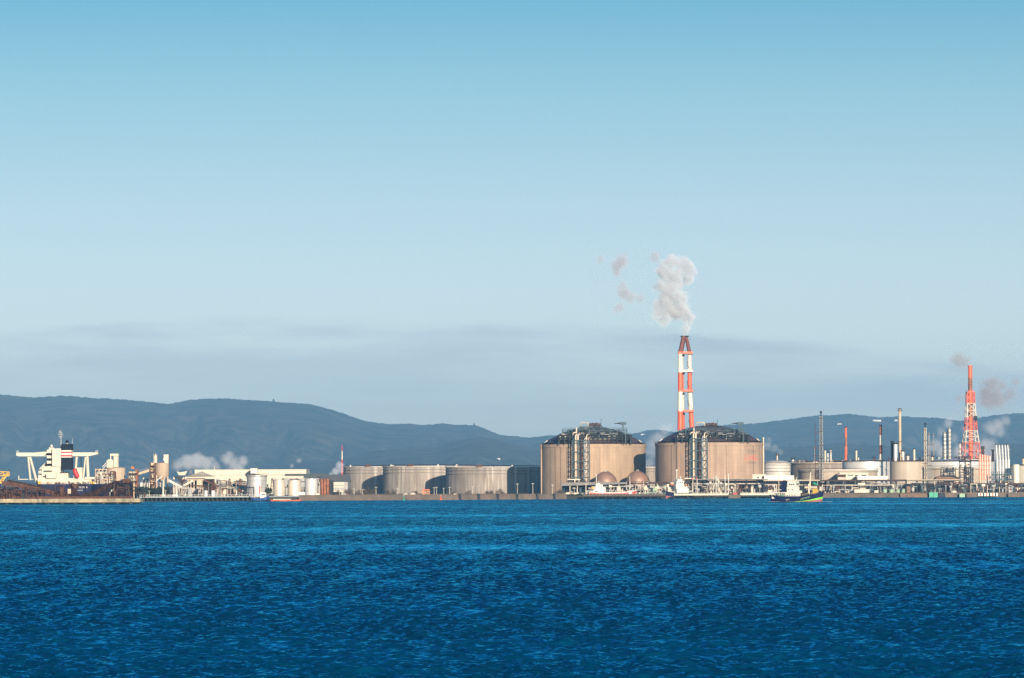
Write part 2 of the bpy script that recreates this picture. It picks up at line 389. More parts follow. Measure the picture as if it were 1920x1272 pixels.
def vnoise(rng, shape, scales, weights):
    """smooth fractal noise on a grid"""
    out = np.zeros(shape)
    H, W_ = shape
    for (sy, sx_), w in zip(scales, weights):
        gy, gx = max(3, int(H / sy) + 3), max(3, int(W_ / sx_) + 3)
        gr = rng.uniform(-1, 1, (gy, gx))
        yy = np.linspace(0, gy - 2.001, H); xx = np.linspace(0, gx - 2.001, W_)
        y0 = yy.astype(int); x0 = xx.astype(int); fy = yy - y0; fx = xx - x0
        fy = fy * fy * (3 - 2 * fy); fx = fx * fx * (3 - 2 * fx)
        a = gr[np.ix_(y0, x0)]; b_ = gr[np.ix_(y0, x0 + 1)]; c = gr[np.ix_(y0 + 1, x0)]; d = gr[np.ix_(y0 + 1, x0 + 1)]
        out += w * ((a * (1 - fx) + b_ * fx) * (1 - fy)[:, None] + (c * (1 - fx) + d * fx) * fy[:, None])
    return out
HILL_MESH = {}
def hill(name, ridge, D0, D1, depth_back, seed, px0, px1, rough=1.0, ncol=900, nrow=150):
    """ridge: skyline pixels; the crest stands at depth D1, the foot at D0, the far side drops over depth_back"""
    rng = np.random.default_rng(seed)
    px = np.linspace(px0, px1, ncol)
    rp = np.array(ridge); crest = np.interp(px, rp[:, 0], rp[:, 1])
    k = 9; crest = np.convolve(np.pad(crest, (k, k), mode='edge'), np.hanning(2 * k + 1) / np.hanning(2 * k + 1).sum(), mode='valid')
    hz = np.array([Z(p, c, D1) for p, c in zip(px, crest)]) - GZ
    tt = np.linspace(0, 1, nrow); nb = 24
    xs_u = (px - 960) / F
    big = vnoise(rng, (nrow, ncol), [(60, 90), (30, 45), (14, 18), (6, 8), (2.5, 3)], [0.30, 0.22, 0.15, 0.05, 0.03])
    prof = 0.5 - 0.5 * np.cos(np.pi * np.clip(tt, 0, 1)) ; prof = 0.45 * tt + 0.55 * prof
    # spurs and gullies run down from the crest
    spur = vnoise(rng, (nrow, ncol), [(200, 55), (90, 26), (60, 12), (30, 5)], [0.30, 0.22, 0.10, 0.05])
    env = np.sin(np.pi * np.clip(tt, 0, 1))[:, None] ** 0.8
    Hh = hz[None, :] * (prof[:, None] + env * (0.44 * spur + 0.32 * big) * rough)
    lim = prof[:, None] * 0 + (tt[:, None] * 0.90 + 0.10) * hz[None, :]
    Hh = np.minimum(Hh, np.where(tt[:, None] < 1, lim, hz[None, :]))
    Hh = np.maximum(Hh, -1.0)
    bumps = vnoise(rng, (1, ncol), [(1, 1.2), (1, 2.5)], [0.9, 1.2])[0]     # tree tops on the skyline
    Hh[-1] += bumps * 1.6
    Yd = D0 + (D1 - D0) * tt
    back_t = np.linspace(0, 1, nb + 1)[1:]
    Hb = Hh[-1][None, :] * (1 - back_t[:, None]) ** 1.3 - 2 * back_t[:, None]
    Hall = np.vstack([Hh, Hb]); Yall = np.concatenate([Yd, D1 + depth_back * back_t])
    Xall = xs_u[None, :] * Yall[:, None]
    co = np.stack([Xall, np.repeat(Yall[:, None], ncol, 1), Hall + GZ], -1).reshape(-1, 3)
    nr = len(Yall); idx = np.arange(nr * ncol).reshape(nr, ncol)
    q = np.stack([idx[:-1, :-1], idx[:-1, 1:], idx[1:, 1:], idx[1:, :-1]], -1).reshape(-1, 4)
    me = bpy.data.meshes.new(name); me.from_pydata(co.tolist(), [], q.tolist()); me.materials.append(m_forest)
    me.polygons.foreach_set('use_smooth', np.ones(len(q), dtype=bool)); me.update()
    o = bpy.data.objects.new(name, me); COL.objects.link(o); tag(o, kind='structure')
    HILL_MESH[name] = (px, Yall, Hall)
    return o
hill('hills', [(-900, 748), (-300, 735), (-60, 737), (0, 740), (30, 743), (60, 746), (90, 744), (120, 742), (160, 746), (210, 748), (260, 752), (290, 755), (315, 758), (345, 752), (380, 748), (420, 747),
               (460, 750), (500, 752), (550, 756), (590, 759), (620, 768), (650, 778), (680, 789), (705, 793), (735, 796), (765, 794), (790, 798), (830, 794), (860, 797), (890, 797), (915, 806), (940, 817), (965, 817), (985, 822),
               (1010, 819), (1040, 815), (1070, 830), (1110, 850), (1200, 870), (1300, 880)], 17500, 23000, 2400, 11, -900, 1300, ncol=1000)
hill('far_hills', [(820, 862), (900, 838), (960, 822), (1000, 820), (1050, 826), (1110, 822), (1160, 818), (1195, 812), (1215, 806), (1240, 806), (1270, 812), (1330, 800), (1380, 796), (1420, 794), (1450, 790),
                   (1490, 785), (1530, 779), (1560, 779), (1580, 776), (1600, 777), (1625, 780), (1650, 783), (1690, 781), (1730, 783), (1765, 784), (1785, 788), (1800, 790), (1830, 784), (1870, 778), (1900, 776),
                   (1920, 775), (2000, 768), (2200, 780), (2600, 800)], 19500, 24300, 2400, 23, 820, 2600, ncol=900)
hill('foothills', [(480, 872), (560, 866), (640, 860), (700, 846), (760, 840), (820, 836), (860, 826), (890, 820), (920, 822), (960, 832), (1000, 842), (1060, 850), (1120, 856), (1200, 850), (1280, 852), (1360, 846),
                   (1420, 840), (1500, 838), (1580, 832), (1660, 836), (1740, 846), (1800, 842), (1880, 832), (1960, 830), (2200, 850)], 14500, 18500, 1400, 31, 480, 2200, rough=0.8, ncol=800, nrow=80)
# ================================================================ MATERIALS
M = {}
M['lng_wall'] = mat('tan_concrete', (0.44, 0.315, 0.21), 0.85, var=0.12, scale=0.08, streak=0.2, dirt=(0.30, 0.20, 0.14), dirt_amt=0.35, dirt_scale=0.09, grid=(3.0, 0.06, 0.10))
M['lng_wall_rosy'] = mat('rosy_concrete', (0.40, 0.275, 0.195), 0.85, var=0.12, scale=0.08, streak=0.2, dirt=(0.28, 0.18, 0.13), dirt_amt=0.35, dirt_scale=0.09, grid=(3.0, 0.06, 0.10))
M['joint'] = mat('wall_joint', (0.22, 0.15, 0.11), 0.9)
M['dome'] = mat('maroon_dome', (0.10, 0.062, 0.068), 0.55, var=0.15, scale=0.3, streak=0.1)
M['steel_blue'] = mat('blue_grey_steel', (0.032, 0.068, 0.088), 0.6, var=0.2, scale=0.6)
M['dark_steel'] = mat('dark_steel', (0.03, 0.035, 0.042), 0.7, spec=0.2, var=0.3, scale=0.5)
M['cream'] = mat('cream_cladding', (0.66, 0.55, 0.41), 0.5, var=0.12, scale=0.5)
M['white'] = mat('white_paint', (0.60, 0.535, 0.42), 0.45, var=0.06, scale=0.3, dirt=(0.45, 0.38, 0.30), dirt_amt=0.35, dirt_scale=0.4)
M['white_clean'] = mat('clean_white_paint', (0.72, 0.67, 0.57), 0.4)
M['grey'] = mat('grey_paint', (0.36, 0.35, 0.33), 0.6, var=0.15, scale=0.3)
M['light_grey'] = mat('light_grey_sheet', (0.60, 0.56, 0.50), 0.5, var=0.1, scale=0.3, streak=0.08)
M['red'] = mat('orange_red_paint', (0.78, 0.13, 0.05), 0.5, var=0.08, scale=0.3, streak=0.06)
M['band_white'] = mat('chimney_white_paint', (0.76, 0.67, 0.55), 0.55, var=0.05, scale=0.3, streak=0.05)
M['soot'] = mat('sooty_brown_red', (0.17, 0.055, 0.045), 0.8, var=0.3, scale=0.4, streak=0.2)
M['black'] = mat('black_paint', (0.014, 0.018, 0.028), 0.8, spec=0.1)
M['navy'] = mat('navy_hull_paint', (0.008, 0.012, 0.05), 0.6, spec=0.2, var=0.15, scale=0.4)
M['rust'] = mat('rusty_steel', (0.030, 0.014, 0.012), 0.9, spec=0.1, var=0.35, scale=0.35, dirt=(0.085, 0.036, 0.024), dirt_amt=0.8, dirt_scale=0.5)
M['rust_light'] = mat('light_rusty_steel', (0.11, 0.052, 0.036), 0.9, spec=0.1, var=0.35, scale=0.5, dirt=(0.10, 0.05, 0.04), dirt_amt=0.8, dirt_scale=0.6)
M['rust_bright'] = mat('orange_rust', (0.36, 0.14, 0.07), 0.85, var=0.35, scale=0.5, streak=0.4, dirt=(0.10, 0.04, 0.035), dirt_amt=0.9, dirt_scale=0.35)
M['yellow'] = mat('yellow_paint', (0.66, 0.36, 0.03), 0.5, var=0.1, scale=0.4)
M['tank_weathered'] = mat('weathered_tank_steel', (0.33, 0.285, 0.24), 0.7, pale=(0.66, 0.59, 0.50), var=0.12, scale=0.08, streak=0.30, dirt=(0.20, 0.155, 0.13), dirt_amt=0.7, dirt_scale=0.07, grid=(2.4, 0.05, 0.10))
M['tank_brown'] = mat('brown_stained_tank_steel', (0.30, 0.25, 0.20), 0.7, var=0.12, scale=0.08, streak=0.25, dirt=(0.17, 0.13, 0.10), dirt_amt=0.6, dirt_scale=0.1, grid=(2.4, 0.05, 0.12))
M['tank_cream'] = mat('cream_tank_paint', (0.52, 0.435, 0.335), 0.6, var=0.08, scale=0.1, streak=0.14, dirt=(0.30, 0.22, 0.17), dirt_amt=0.3, dirt_scale=0.1)
M['rim'] = mat('pale_tank_rim', (0.62, 0.57, 0.50), 0.6, var=0.15, scale=0.4)
M['aluminium'] = mat('dull_aluminium', (0.66, 0.64, 0.61), 0.42, metal=0.2, var=0.07, scale=0.2, grid=(2.2, 0.05, 0.12))
M['aluminium_warm'] = mat('warm_aluminium', (0.74, 0.65, 0.52), 0.42, metal=0.3, var=0.07, scale=0.2, grid=(2.2, 0.05, 0.1))
M['aluminium_stained'] = mat('stained_aluminium', (0.56, 0.55, 0.52), 0.45, metal=0.3, var=0.2, scale=0.15, dirt=(0.24, 0.14, 0.10), dirt_amt=0.6, dirt_scale=0.12, grid=(4.2, 0.06, 0.4))
M['sphere'] = mat('brown_sphere_paint', (0.34, 0.205, 0.15), 0.5, metal=0.2, var=0.08, scale=0.3, streak=0.1)
M['quay'] = mat('quay_concrete', (0.15, 0.105, 0.08), 0.9, var=0.25, scale=0.15, dirt=(0.10, 0.09, 0.07), dirt_amt=0.8, dirt_scale=0.12)
M['pier'] = mat('pier_concrete', (0.40, 0.30, 0.185), 0.9, var=0.3, scale=0.25, dirt=(0.15, 0.13, 0.085), dirt_amt=0.95, dirt_scale=0.22)
M['wet_shaded'] = mat('wet_shaded_concrete', (0.035, 0.035, 0.03), 0.6)
M['silo'] = mat('silo_concrete', (0.52, 0.40, 0.29), 0.85, var=0.08, scale=0.2, streak=0.1, grid=(2.6, 0.07, 0.12))
M['tan'] = mat('tan_sheet', (0.58, 0.42, 0.27), 0.75, var=0.2, scale=0.3)
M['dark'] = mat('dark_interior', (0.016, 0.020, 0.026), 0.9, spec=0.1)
M['roof_green'] = mat('grey_green_roof', (0.24, 0.26, 0.20), 0.8, var=0.15, scale=0.2)
M['roof_grey'] = mat('grey_roof', (0.22, 0.21, 0.20), 0.8, var=0.15, scale=0.2)
M['window'] = mat('dark_window', (0.02, 0.03, 0.04), 0.2)
M['green'] = mat('green_paint', (0.02, 0.30, 0.17), 0.5, var=0.15, scale=0.5)
M['lime'] = mat('lime_green_boot_top', (0.20, 0.62, 0.05), 0.5)
M['antifoul'] = mat('dull_red_antifouling', (0.33, 0.10, 0.10), 0.6, var=0.15, scale=0.4)
M['pale_green'] = mat('pale_green_paint', (0.30, 0.42, 0.28), 0.6, var=0.15, scale=0.4)
M['crimson'] = mat('crimson_paint', (0.55, 0.03, 0.035), 0.5)
M['bark'] = mat('bark', (0.08, 0.06, 0.045), 0.95)
M['leaf'] = mat('dark_leaf', (0.016, 0.034, 0.024), 0.8, var=0.5, scale=0.8)
M['twig'] = mat('winter_twigs', (0.12, 0.09, 0.065), 0.9, var=0.4, scale=0.8)
M['foam'] = mat('white_foam', (0.34, 0.46, 0.52), 0.8)
M['earth'] = mat('brown_earth', (0.21, 0.13, 0.09), 0.95, var=0.3, scale=0.2)

M['tug_blue'] = mat('tug_blue_paint', (0.02, 0.06, 0.20), 0.4)

def Bx(mb, px0, px1, py0, py1, D, dep, z0=None):
    """box whose front face fills the pixel rectangle at depth D"""
    a = P((px0 + px1) / 2, py0, D); x0, x1 = X(px0, D), X(px1, D)
    zb = P((px0 + px1) / 2, py1, D).z if z0 is None else z0
    return mb.box(x0, x1, D, D + dep, zb, a.z)
def m_px(n, D): return n * D / F
def text_mesh(txt, size, depth=0.0):
    cu = bpy.data.curves.new('lettering', 'FONT'); cu.body = txt; cu.size = size; cu.align_x = 'CENTER'; cu.align_y = 'CENTER'; cu.extrude = depth; cu.resolution_u = 3
    ob = bpy.data.objects.new('lettering', cu); COL.objects.link(ob)
    dg = bpy.context.evaluated_depsgraph_get(); me = ob.evaluated_get(dg).to_mesh()
    vs = [tuple(v.co) for v in me.vertices]; fs = [tuple(p.vertices) for p in me.polygons]
    ob.evaluated_get(dg).to_mesh_clear(); COL.objects.unlink(ob); bpy.data.objects.remove(ob); bpy.data.curves.remove(cu)
    return vs, fs
def text_flat(mb, txt, c, size, sx=1.0, face=(1, 0, 0)):
    """letters standing upright at c; face = direction of reading"""
    vs, fs = text_mesh(txt, size)
    mb.add([(c[0] + v[0] * sx * face[0], c[1] + v[0] * sx * face[1], c[2] + v[1]) for v in vs], fs)
# ================================================================ THE TWO GREAT DOMED TANKS
def lng_tank(cpx, D, Rpx, yrim, ytop, label, wall_mat, joints, strips):
    m = D / F; Rr = Rpx * m; c = P(cpx, 900, D); x0 = c.x; yh = 908 + (960 - cpx) * math.tan(R(0.2))
    def zz(py, d=D): return Z(cpx, py, d)
    zr = zz(yrim, D - Rr); zt = zz(ytop, D)
    t = empty('gas_tank', (x0, D, GZ), label, 'gas tank', 'domed concrete gas tanks')
    w = MB(); w.lathe((x0, D, GZ), [(Rr, 0), (Rr, zr - GZ - 2.2), (Rr + 0.35, zr - GZ - 2.1), (Rr + 0.35, zr - GZ)], 96)
    wall = w.build('wall', wall_mat, t)
    for jp in joints:
        j = MB()
        u = (jp - cpx) / Rpx; a = -math.acos(u); px_, py_ = x0 + (Rr + 0.06) * math.cos(a), D + (Rr + 0.06) * math.sin(a)
        j.cbox((px_, py_, GZ + 0.1), 0.35, 0.3, zr - GZ - 0.5, a + math.pi / 2); j.build('joint', M['joint'], wall)
    for sp in strips:
        u = (sp - cpx) / Rpx; a = -math.acos(u); px_, py_ = x0 + (Rr + 0.1) * math.cos(a), D + (Rr + 0.1) * math.sin(a)
        s_ = MB(); s_.cbox((px_, py_, GZ + 0.05), 1.5, 1.6, zr - GZ + 0.25, a + math.pi / 2); s_.build('buttress', wall_mat, wall)
    # dome: spherical cap
    a_ = Rr - 1.0; h = zt - zr; rs = (a_ * a_ + h * h) / (2 * h); pr = []
    for i in range(15):
        r = a_ * (1 - i / 14); pr.append((max(r, 0.01), math.sqrt(rs * rs - r * r) - (rs - h)))
    d_ = MB(); d_.lathe((x0, D, zr - 0.1), pr, 96); dome = d_.build('dome', M['dome'], t)
    def dome_z(r): return zr - 0.1 + math.sqrt(rs * rs - r * r) - (rs - h)
    hb = MB(); hb.lathe((x0, D, 0), [(Rr + 0.2, zr + 1.1), (Rr + 0.2, zr + 1.2)], 96)
    for i in range(60):
        a = 2 * math.pi * i / 60; p = (x0 + (Rr + .2) * math.cos(a), D + (Rr + .2) * math.sin(a)); hb.tube((*p, zr), (*p, zr + 1.15), 0.07, 4)
    hb.build('rim_railing', M['dark_steel'], t)
    # pipe tower standing in front of the wall
    fy = D - Rr - 1.5
    def px_x(o, d=None): return x0 + o * m
    tx0, tx1 = px_x(-41), px_x(-9); ty0, ty1 = fy - 4.0, fy + 1.5
    zt2 = zr + 2.5
    tw = MB()
    for tx in (tx0, tx0 + (tx1 - tx0) * 0.36, tx0 + (tx1 - tx0) * 0.66, tx1):
        for ty in (ty0, ty1): tw.box(tx - 0.28, tx + 0.28, ty - 0.28, ty + 0.28, GZ, zt2)
    lv = [GZ + (zt2 - GZ) * k for k in (0.12, 0.3, 0.45, 0.6, 0.78, 0.95, 1.0)]
    for z in lv:
        for ty in (ty0, ty1): tw.box(tx0 + 0.29, tx1 - 0.29, ty - 0.2, ty + 0.2, z, z + 0.5)
    for a, b in zip(lv[:-1], lv[1:]):
        tw.tube((tx1 - 3.8, ty0, a), (tx1, ty0, b), 0.16, 4); tw.tube((tx1, ty1, a), (tx0 + 4.4, ty1, b), 0.16, 4)
    pt = tw.build('pipe_tower', M['steel_blue'], t)
    st = MB()     # stair flights in the tower
    z = GZ + 0.5; k = 0
    while z < zt2 - 3:
        xa, xb = (tx0 + 8.2, tx0 + 10.6) if k % 2 == 0 else (tx0 + 10.6, tx0 + 8.2)
        st.tube((xa, ty0 + 1.5, z), (xb, ty0 + 1.5, z + 2.6), 0.35, 4); st.box(tx0 + 7.9, tx0 + 11, ty0 + 1, ty0 + 2, z + 2.6, z + 2.8); z += 2.8; k += 1
    st.build('stair', M['grey'], pt)
    for o, r, mt in ((-38.0, 0.33, 'steel_blue'), (-34.5, 0.62, 'cream'), (-30.3, 0.62, 'cream'), (-26.5, 0.3, 'dark_steel'), (-23.2, 0.34, 'rust_light'), (-17.2, 0.36, 'light_grey'), (-14.2, 0.42, 'cream'), (-11.2, 0.3, 'tan')):
        p_ = MB(); xx = px_x(o); top = zt2 + (3.5 if mt == 'cream' else 1.5)
        p_.tube((xx, fy - 2.2, GZ), (xx, fy - 2.2, top), r, 10)
        p_.path([(xx, fy - 2.2, top), (xx + 0.6, fy - 1.2, top + 0.7), (xx + 1.8, fy + 8, top + 1.0), (xx + 3, fy + 14, dome_z(Rr - 13) + 0.6)], r, 8)
        p_.build('riser_pipe', M[mt], t)
    ld = MB(); lx = px_x(-43.5)
    for z in np.arange(GZ + 3, zr, 3.4): ld.box(lx - 0.5, lx + 0.6, fy - 0.4, fy + 0.8, z, z + 0.9)
    ld.tube((lx, fy, GZ), (lx, fy, zr), 0.2, 6); ld.build('cable_ladder', M['rust_light'], t)
    # roof platforms: blue steel galleries across the front of the dome
    def gallery(o0, o1, y0, y1, dep0, dep1, name='roof_platform', mt='steel_blue', step=5.2):
        g_ = MB(); xa, xb = px_x(o0), px_x(o1); z0, z1 = zz(y1), zz(y0); ya, yb = D - dep0, D - dep1
        for z in (z0, (z0 + z1) / 2, z1): g_.box(xa, xb, ya, yb, z - 0.2, z + 0.2)
        n = max(2, int((xb - xa) / step))
        for i in range(n + 1):
            xx = xa + (xb - xa) * i / n
            for yy in (ya + 0.2, yb - 0.2):
                rr = min(math.hypot(xx - x0, yy - D), Rr - 1.2)
                g_.box(xx - 0.24, xx + 0.24, yy - 0.24, yy + 0.24, min(dome_z(rr) - 0.3, z0), z1)
            if i < n: g_.tube((xx, ya, z0), (xx + (xb - xa) / n, ya, z1), 0.15, 4)
        for z in (z0 + 1.1, z1 + 1.1):
            g_.box(xa, xb, ya - 0.05, ya + 0.05, z - 0.06, z + 0.06)
            for i in range(n * 3 + 1):
                xx = xa + (xb - xa) * i / (n * 3); g_.box(xx - 0.05, xx + 0.05, ya - 0.04, ya + 0.04, z - 1.1, z)
        return g_.build(name, M[mt], t)
    gallery(-58, 62, 805.5, 811, Rr - 17, Rr - 22)
    gallery(-64, 70, 817, 825.5, Rr - 4, Rr - 8, mt='dark_steel', step=3.4)
    gallery(-66, -41, 819.5, 824, Rr - 9, Rr - 14)
    gallery(-47, -8, 807.5, 815, Rr - 13, Rr - 18)
    gallery(-12, 30, 812.5, 823, Rr - 8, Rr - 14)
    gallery(30, 68, 815, 823, Rr - 9, Rr - 14)
    gallery(-40, -10, 822, 827.5, Rr - 1, Rr - 8)
    # pipes over the roof
    rng = random.Random(5); rp = MB()
    for i in range(60):
        o = rng.uniform(-62, 62); dp = Rr - rng.uniform(6, 15); z = zz(rng.uniform(813, 824)); L_ = rng.uniform(3, 9) * (1 if o < 35 else -1)
        xx = px_x(o); rp.tube((xx, D - dp, z), (xx + L_, D - dp, z), rng.uniform(0.13, 0.3), 6); rp.tube((xx, D - dp, z), (xx, D - dp, z - 2.2), 0.16, 5)
    rp.build('roof_pipework', M['grey'], t)
    rp = MB()
    for i in range(150):
        o = rng.uniform(-64, 68); dp = Rr - rng.uniform(6, 15); z = zz(rng.uniform(813, 826) if abs(o) < 50 else rng.uniform(819, 828))
        rp.cyl((px_x(o), D - dp, z - 0.9), rng.uniform(0.35, 0.9), rng.uniform(1.2, 3.0), 8)
    rp.build('valve_cluster', M['dark_steel'], t)
    rp = MB()
    for i in range(70):
        o = rng.uniform(-26, 22); z = zz(rng.uniform(800, 813)); dp = rng.uniform(8, 20); rp.tube((px_x(o), D - dp, z), (px_x(o) + rng.uniform(-2.5, 2.5), D - dp - 1, z + rng.uniform(-3, 1)), rng.uniform(.15, .4), 5)
    rp.build('crown_pipework', M['dark_steel'], t)
    rp = MB()
    for i in range(14):
        o = rng.uniform(-20, 60); dp = Rr - rng.uniform(6, 13); z = zz(rng.uniform(811, 825))
        rp.cyl((px_x(o), D - dp, z - 0.6), rng.uniform(0.25, 0.45), rng.uniform(0.9, 1.6), 8)
    rp.build('relief_valves', M['cream'], t)
    # white pipe frame on the right of the tower, pipe loop and goose necks on its left
    fr = MB(); ya = D - Rr + 6.5
    a, b, z0, z1 = px_x(-8), px_x(28), zz(824.5), zz(816.5)
    fr.path([(a, ya, z0), (b, ya, z0), (b, ya, z1), (px_x(15), ya, z1)], 0.32, 6); fr.path([(a, ya, z0), (a - 0.8, ya, z0 - 1.6), (a - 2.6, ya, z0 - 1.6)], 0.32, 6)
    fr.build('frame_pipe', M['cream'], t)
    fr = MB(); z0 = zz(819.5); fr.path([(px_x(-22), ya, z0 - 2), (px_x(-22), ya, z0), (px_x(-11), ya, z0), (px_x(-11), ya, z0 - 2.2)], 0.3, 6)
    fr.build('frame_pipe', M['cream'], t)
    lp = MB(); cx_, cz_ = px_x(-58), zz(820); pts = [(cx_ + 1.9 * math.cos(a), D - Rr + 7, cz_ + 1.9 * math.sin(a)) for a in np.linspace(-0.9, math.pi + 0.9, 14)]
    lp.path(pts, 0.42, 8); lp.build('pipe_loop', M['cream'], t)
    gn = MB(); cx_, cz_ = px_x(-39), zz(821)
    gn.path([(cx_ + 2.6, D - Rr + 6, cz_ + 3.4), (cx_ + 0.6, D - Rr + 6, cz_ + 3.3), (cx_, D - Rr + 6, cz_ + 2.4), (cx_, D - Rr + 6, cz_ - 1.0), (cx_ + 0.7, D - Rr + 6, cz_ - 2.3), (cx_ + 2.6, D - Rr + 6, cz_ - 3.0)], 0.5, 8)
    gn.tube((px_x(-32.5), D - Rr + 8, zz(813)), (px_x(-32.5), D - Rr + 8, zz(803)), 0.5, 8); gn.build('goose_neck_pipe', M['cream'], t)
    # gantry with a travelling frame on the crown of the dome
    tp = MB(); za = zz(800); tp.box(px_x(-24), px_x(12), D - 7, D + 7, za - 0.2, za)
    for o in (-23, -16, -9, -2, 5, 11):
        for yy in (D - 6.8, D + 6.8): tp.box(px_x(o) - .2, px_x(o) + .2, yy - .2, yy + .2, dome_z(min(abs(o) * m + 7, Rr - 2)) - 0.6, za - 0.2)
        tp.tube((px_x(o), D - 6.8, za), (px_x(o + 5), D - 12, zz(812)), 0.22, 4)
    for i in range(20): tp.box(px_x(-24 + i * 1.9) - .05, px_x(-24 + i * 1.9) + .05, D - 7, D - 6.9, za, za + 1.2)
    tp.box(px_x(-24), px_x(12), D - 7.05, D - 6.92, za + 1.1, za + 1.25)
    cr_ = tp.build('crown_platform', M['steel_blue'], t)
    tf = MB(); a, b, z1 = px_x(-23.5), px_x(-10), zz(792.5); tf.path([(a, D - 6, za + 0.01), (a, D - 6, z1), (b, D - 6, z1), (b, D - 6, za + 0.01)], 0.32, 6)
    tf.build('lifting_frame', M['tan'], t)
    eq = MB()
    for i in range(26): eq.cyl((px_x(rng.uniform(-9, 14)), D + rng.uniform(-6, 0), za - .1), rng.uniform(0.35, 0.9), rng.uniform(1.0, 3.0), 8)
    eq.build('crown_equipment', M['rust_light'], t)
    fan = MB()       # conduits running down from the crown
    for k in range(7): fan.tube((px_x(-14 + k * 2.2), D - 7, za), (px_x(-26 + k * 3.0), D - Rr + 13, zz(815)), 0.24, 5)
    fan.build('conduit_bundle', M['grey'], t)
    an = MB(); an.tube((px_x(15), D, dome_z(4)), (px_x(15), D, zz(786)), 0.16, 5); an.build('antenna', M['steel_blue'], t)
    # jib crane
    cx_ = px_x(54); ycr = D - Rr + 10; zj = zz(796.5)
    cj = MB(); cj.truss((cx_, ycr, dome_z(Rr - 11) - 1), (cx_, ycr, zj - 1.5), 1.1, 1.1, 2.0, 0.2); cj.box(cx_ - 0.5, cx_ + 0.5, ycr - .5, ycr + .5, zj - 1.5, zj)
    cj.box(cx_ - 2.0, cx_ + 2.4, ycr - 1, ycr + 1, zj - 0.6, zj + 1.3); jc = cj.build('jib_crane', M['steel_blue'], t)
    jb = MB(); jb.prism([(cx_ - 6.3, zj + 0.15), (cx_ - 2.01, zj - 0.1), (cx_ - 2.01, zj + 1.1), (cx_ - 6.3, zj + 0.5)], ycr - 0.4, ycr + 0.4); jb.build('jib', M['dark_steel'], jc)
    pt_ = MB(); xx = px_x(58); pt_.box(xx - .28, xx + .28, D - Rr + 0.5, D - Rr + 1.1, zr, zz(816)); pt_.build('crane_support', M['steel_blue'], t)
    # slanted roof ladders near the rim
    for sgn in (-1, 1):
        l_ = MB(); l_.tube((x0 + sgn * (Rr - 1.5), D - 3, zr), (x0 + sgn * (Rr - 5.0), D - 3, dome_z(Rr - 5) + 0.3), 0.35, 4); l_.build('roof_ladder', M['cream'], t)
    return t, x0, Rr, zr
LNG_D1, LNG_D2 = 3086, 3015
lng1, l1x, l1R, l1z = lng_tank(1112.5, LNG_D1, 98.5, 833, 800.5, 'domed tan concrete gas tank without lettering, behind the two brown spheres', M['lng_wall'], [1041, 1051, 1062, 1123], [1016])
lng2, l2x, l2R, l2z = lng_tank(1330.5, LNG_D2, 101.5, 830, 797.5, 'domed rosy-tan concrete gas tank marked LNG in red, below the red and white chimney', M['lng_wall_rosy'], [1257, 1357, 1409], [1269])
# lettering follows the curve of the wall
def wrap_text(txt, cpx, py, size, cx, D, Rr, sx=1.0):
    vs, fs = text_mesh(txt, size); u = (cpx - 1330.5) / 101.5; a0 = -math.acos(u); z0 = Z(cpx, py, D - Rr * 0.66)
    mb = MB(); rr = Rr + 0.05
    mb.add([(cx + rr * math.cos(a0 + v[0] * sx / rr), D + rr * math.sin(a0 + v[0] * sx / rr), z0 + v[1]) for v in vs], fs); return mb
LETTER = mat('grey_lettering', (0.16, 0.15, 0.13), 0.7)
wrap_text('T-701', 1406, 848, 3.3, l2x, LNG_D2, l2R, 1.25).build('lettering', LETTER, lng2)
wrap_text('LNG', 1406, 859, 5.4, l2x, LNG_D2, l2R, 1.35).build('lettering', mat('red_lettering', (0.80, 0.16, 0.12), 0.6), lng2)
wrap_text('140,000KL', 1406, 868, 1.9, l2x, LNG_D2, l2R, 1.25).build('lettering', LETTER, lng2)
vp = MB(); vx, vy = l2x + l2R * 0.985, LNG_D2 - l2R * 0.20
vp.tube((vx, vy, GZ), (vx, vy, Z(1429, 823, vy)), 0.5, 8); vp.cyl((vx, vy, Z(1429, 823, vy)), 0.75, 0.9, 8); vp.build('vent_pipe', M['cream'], lng2)

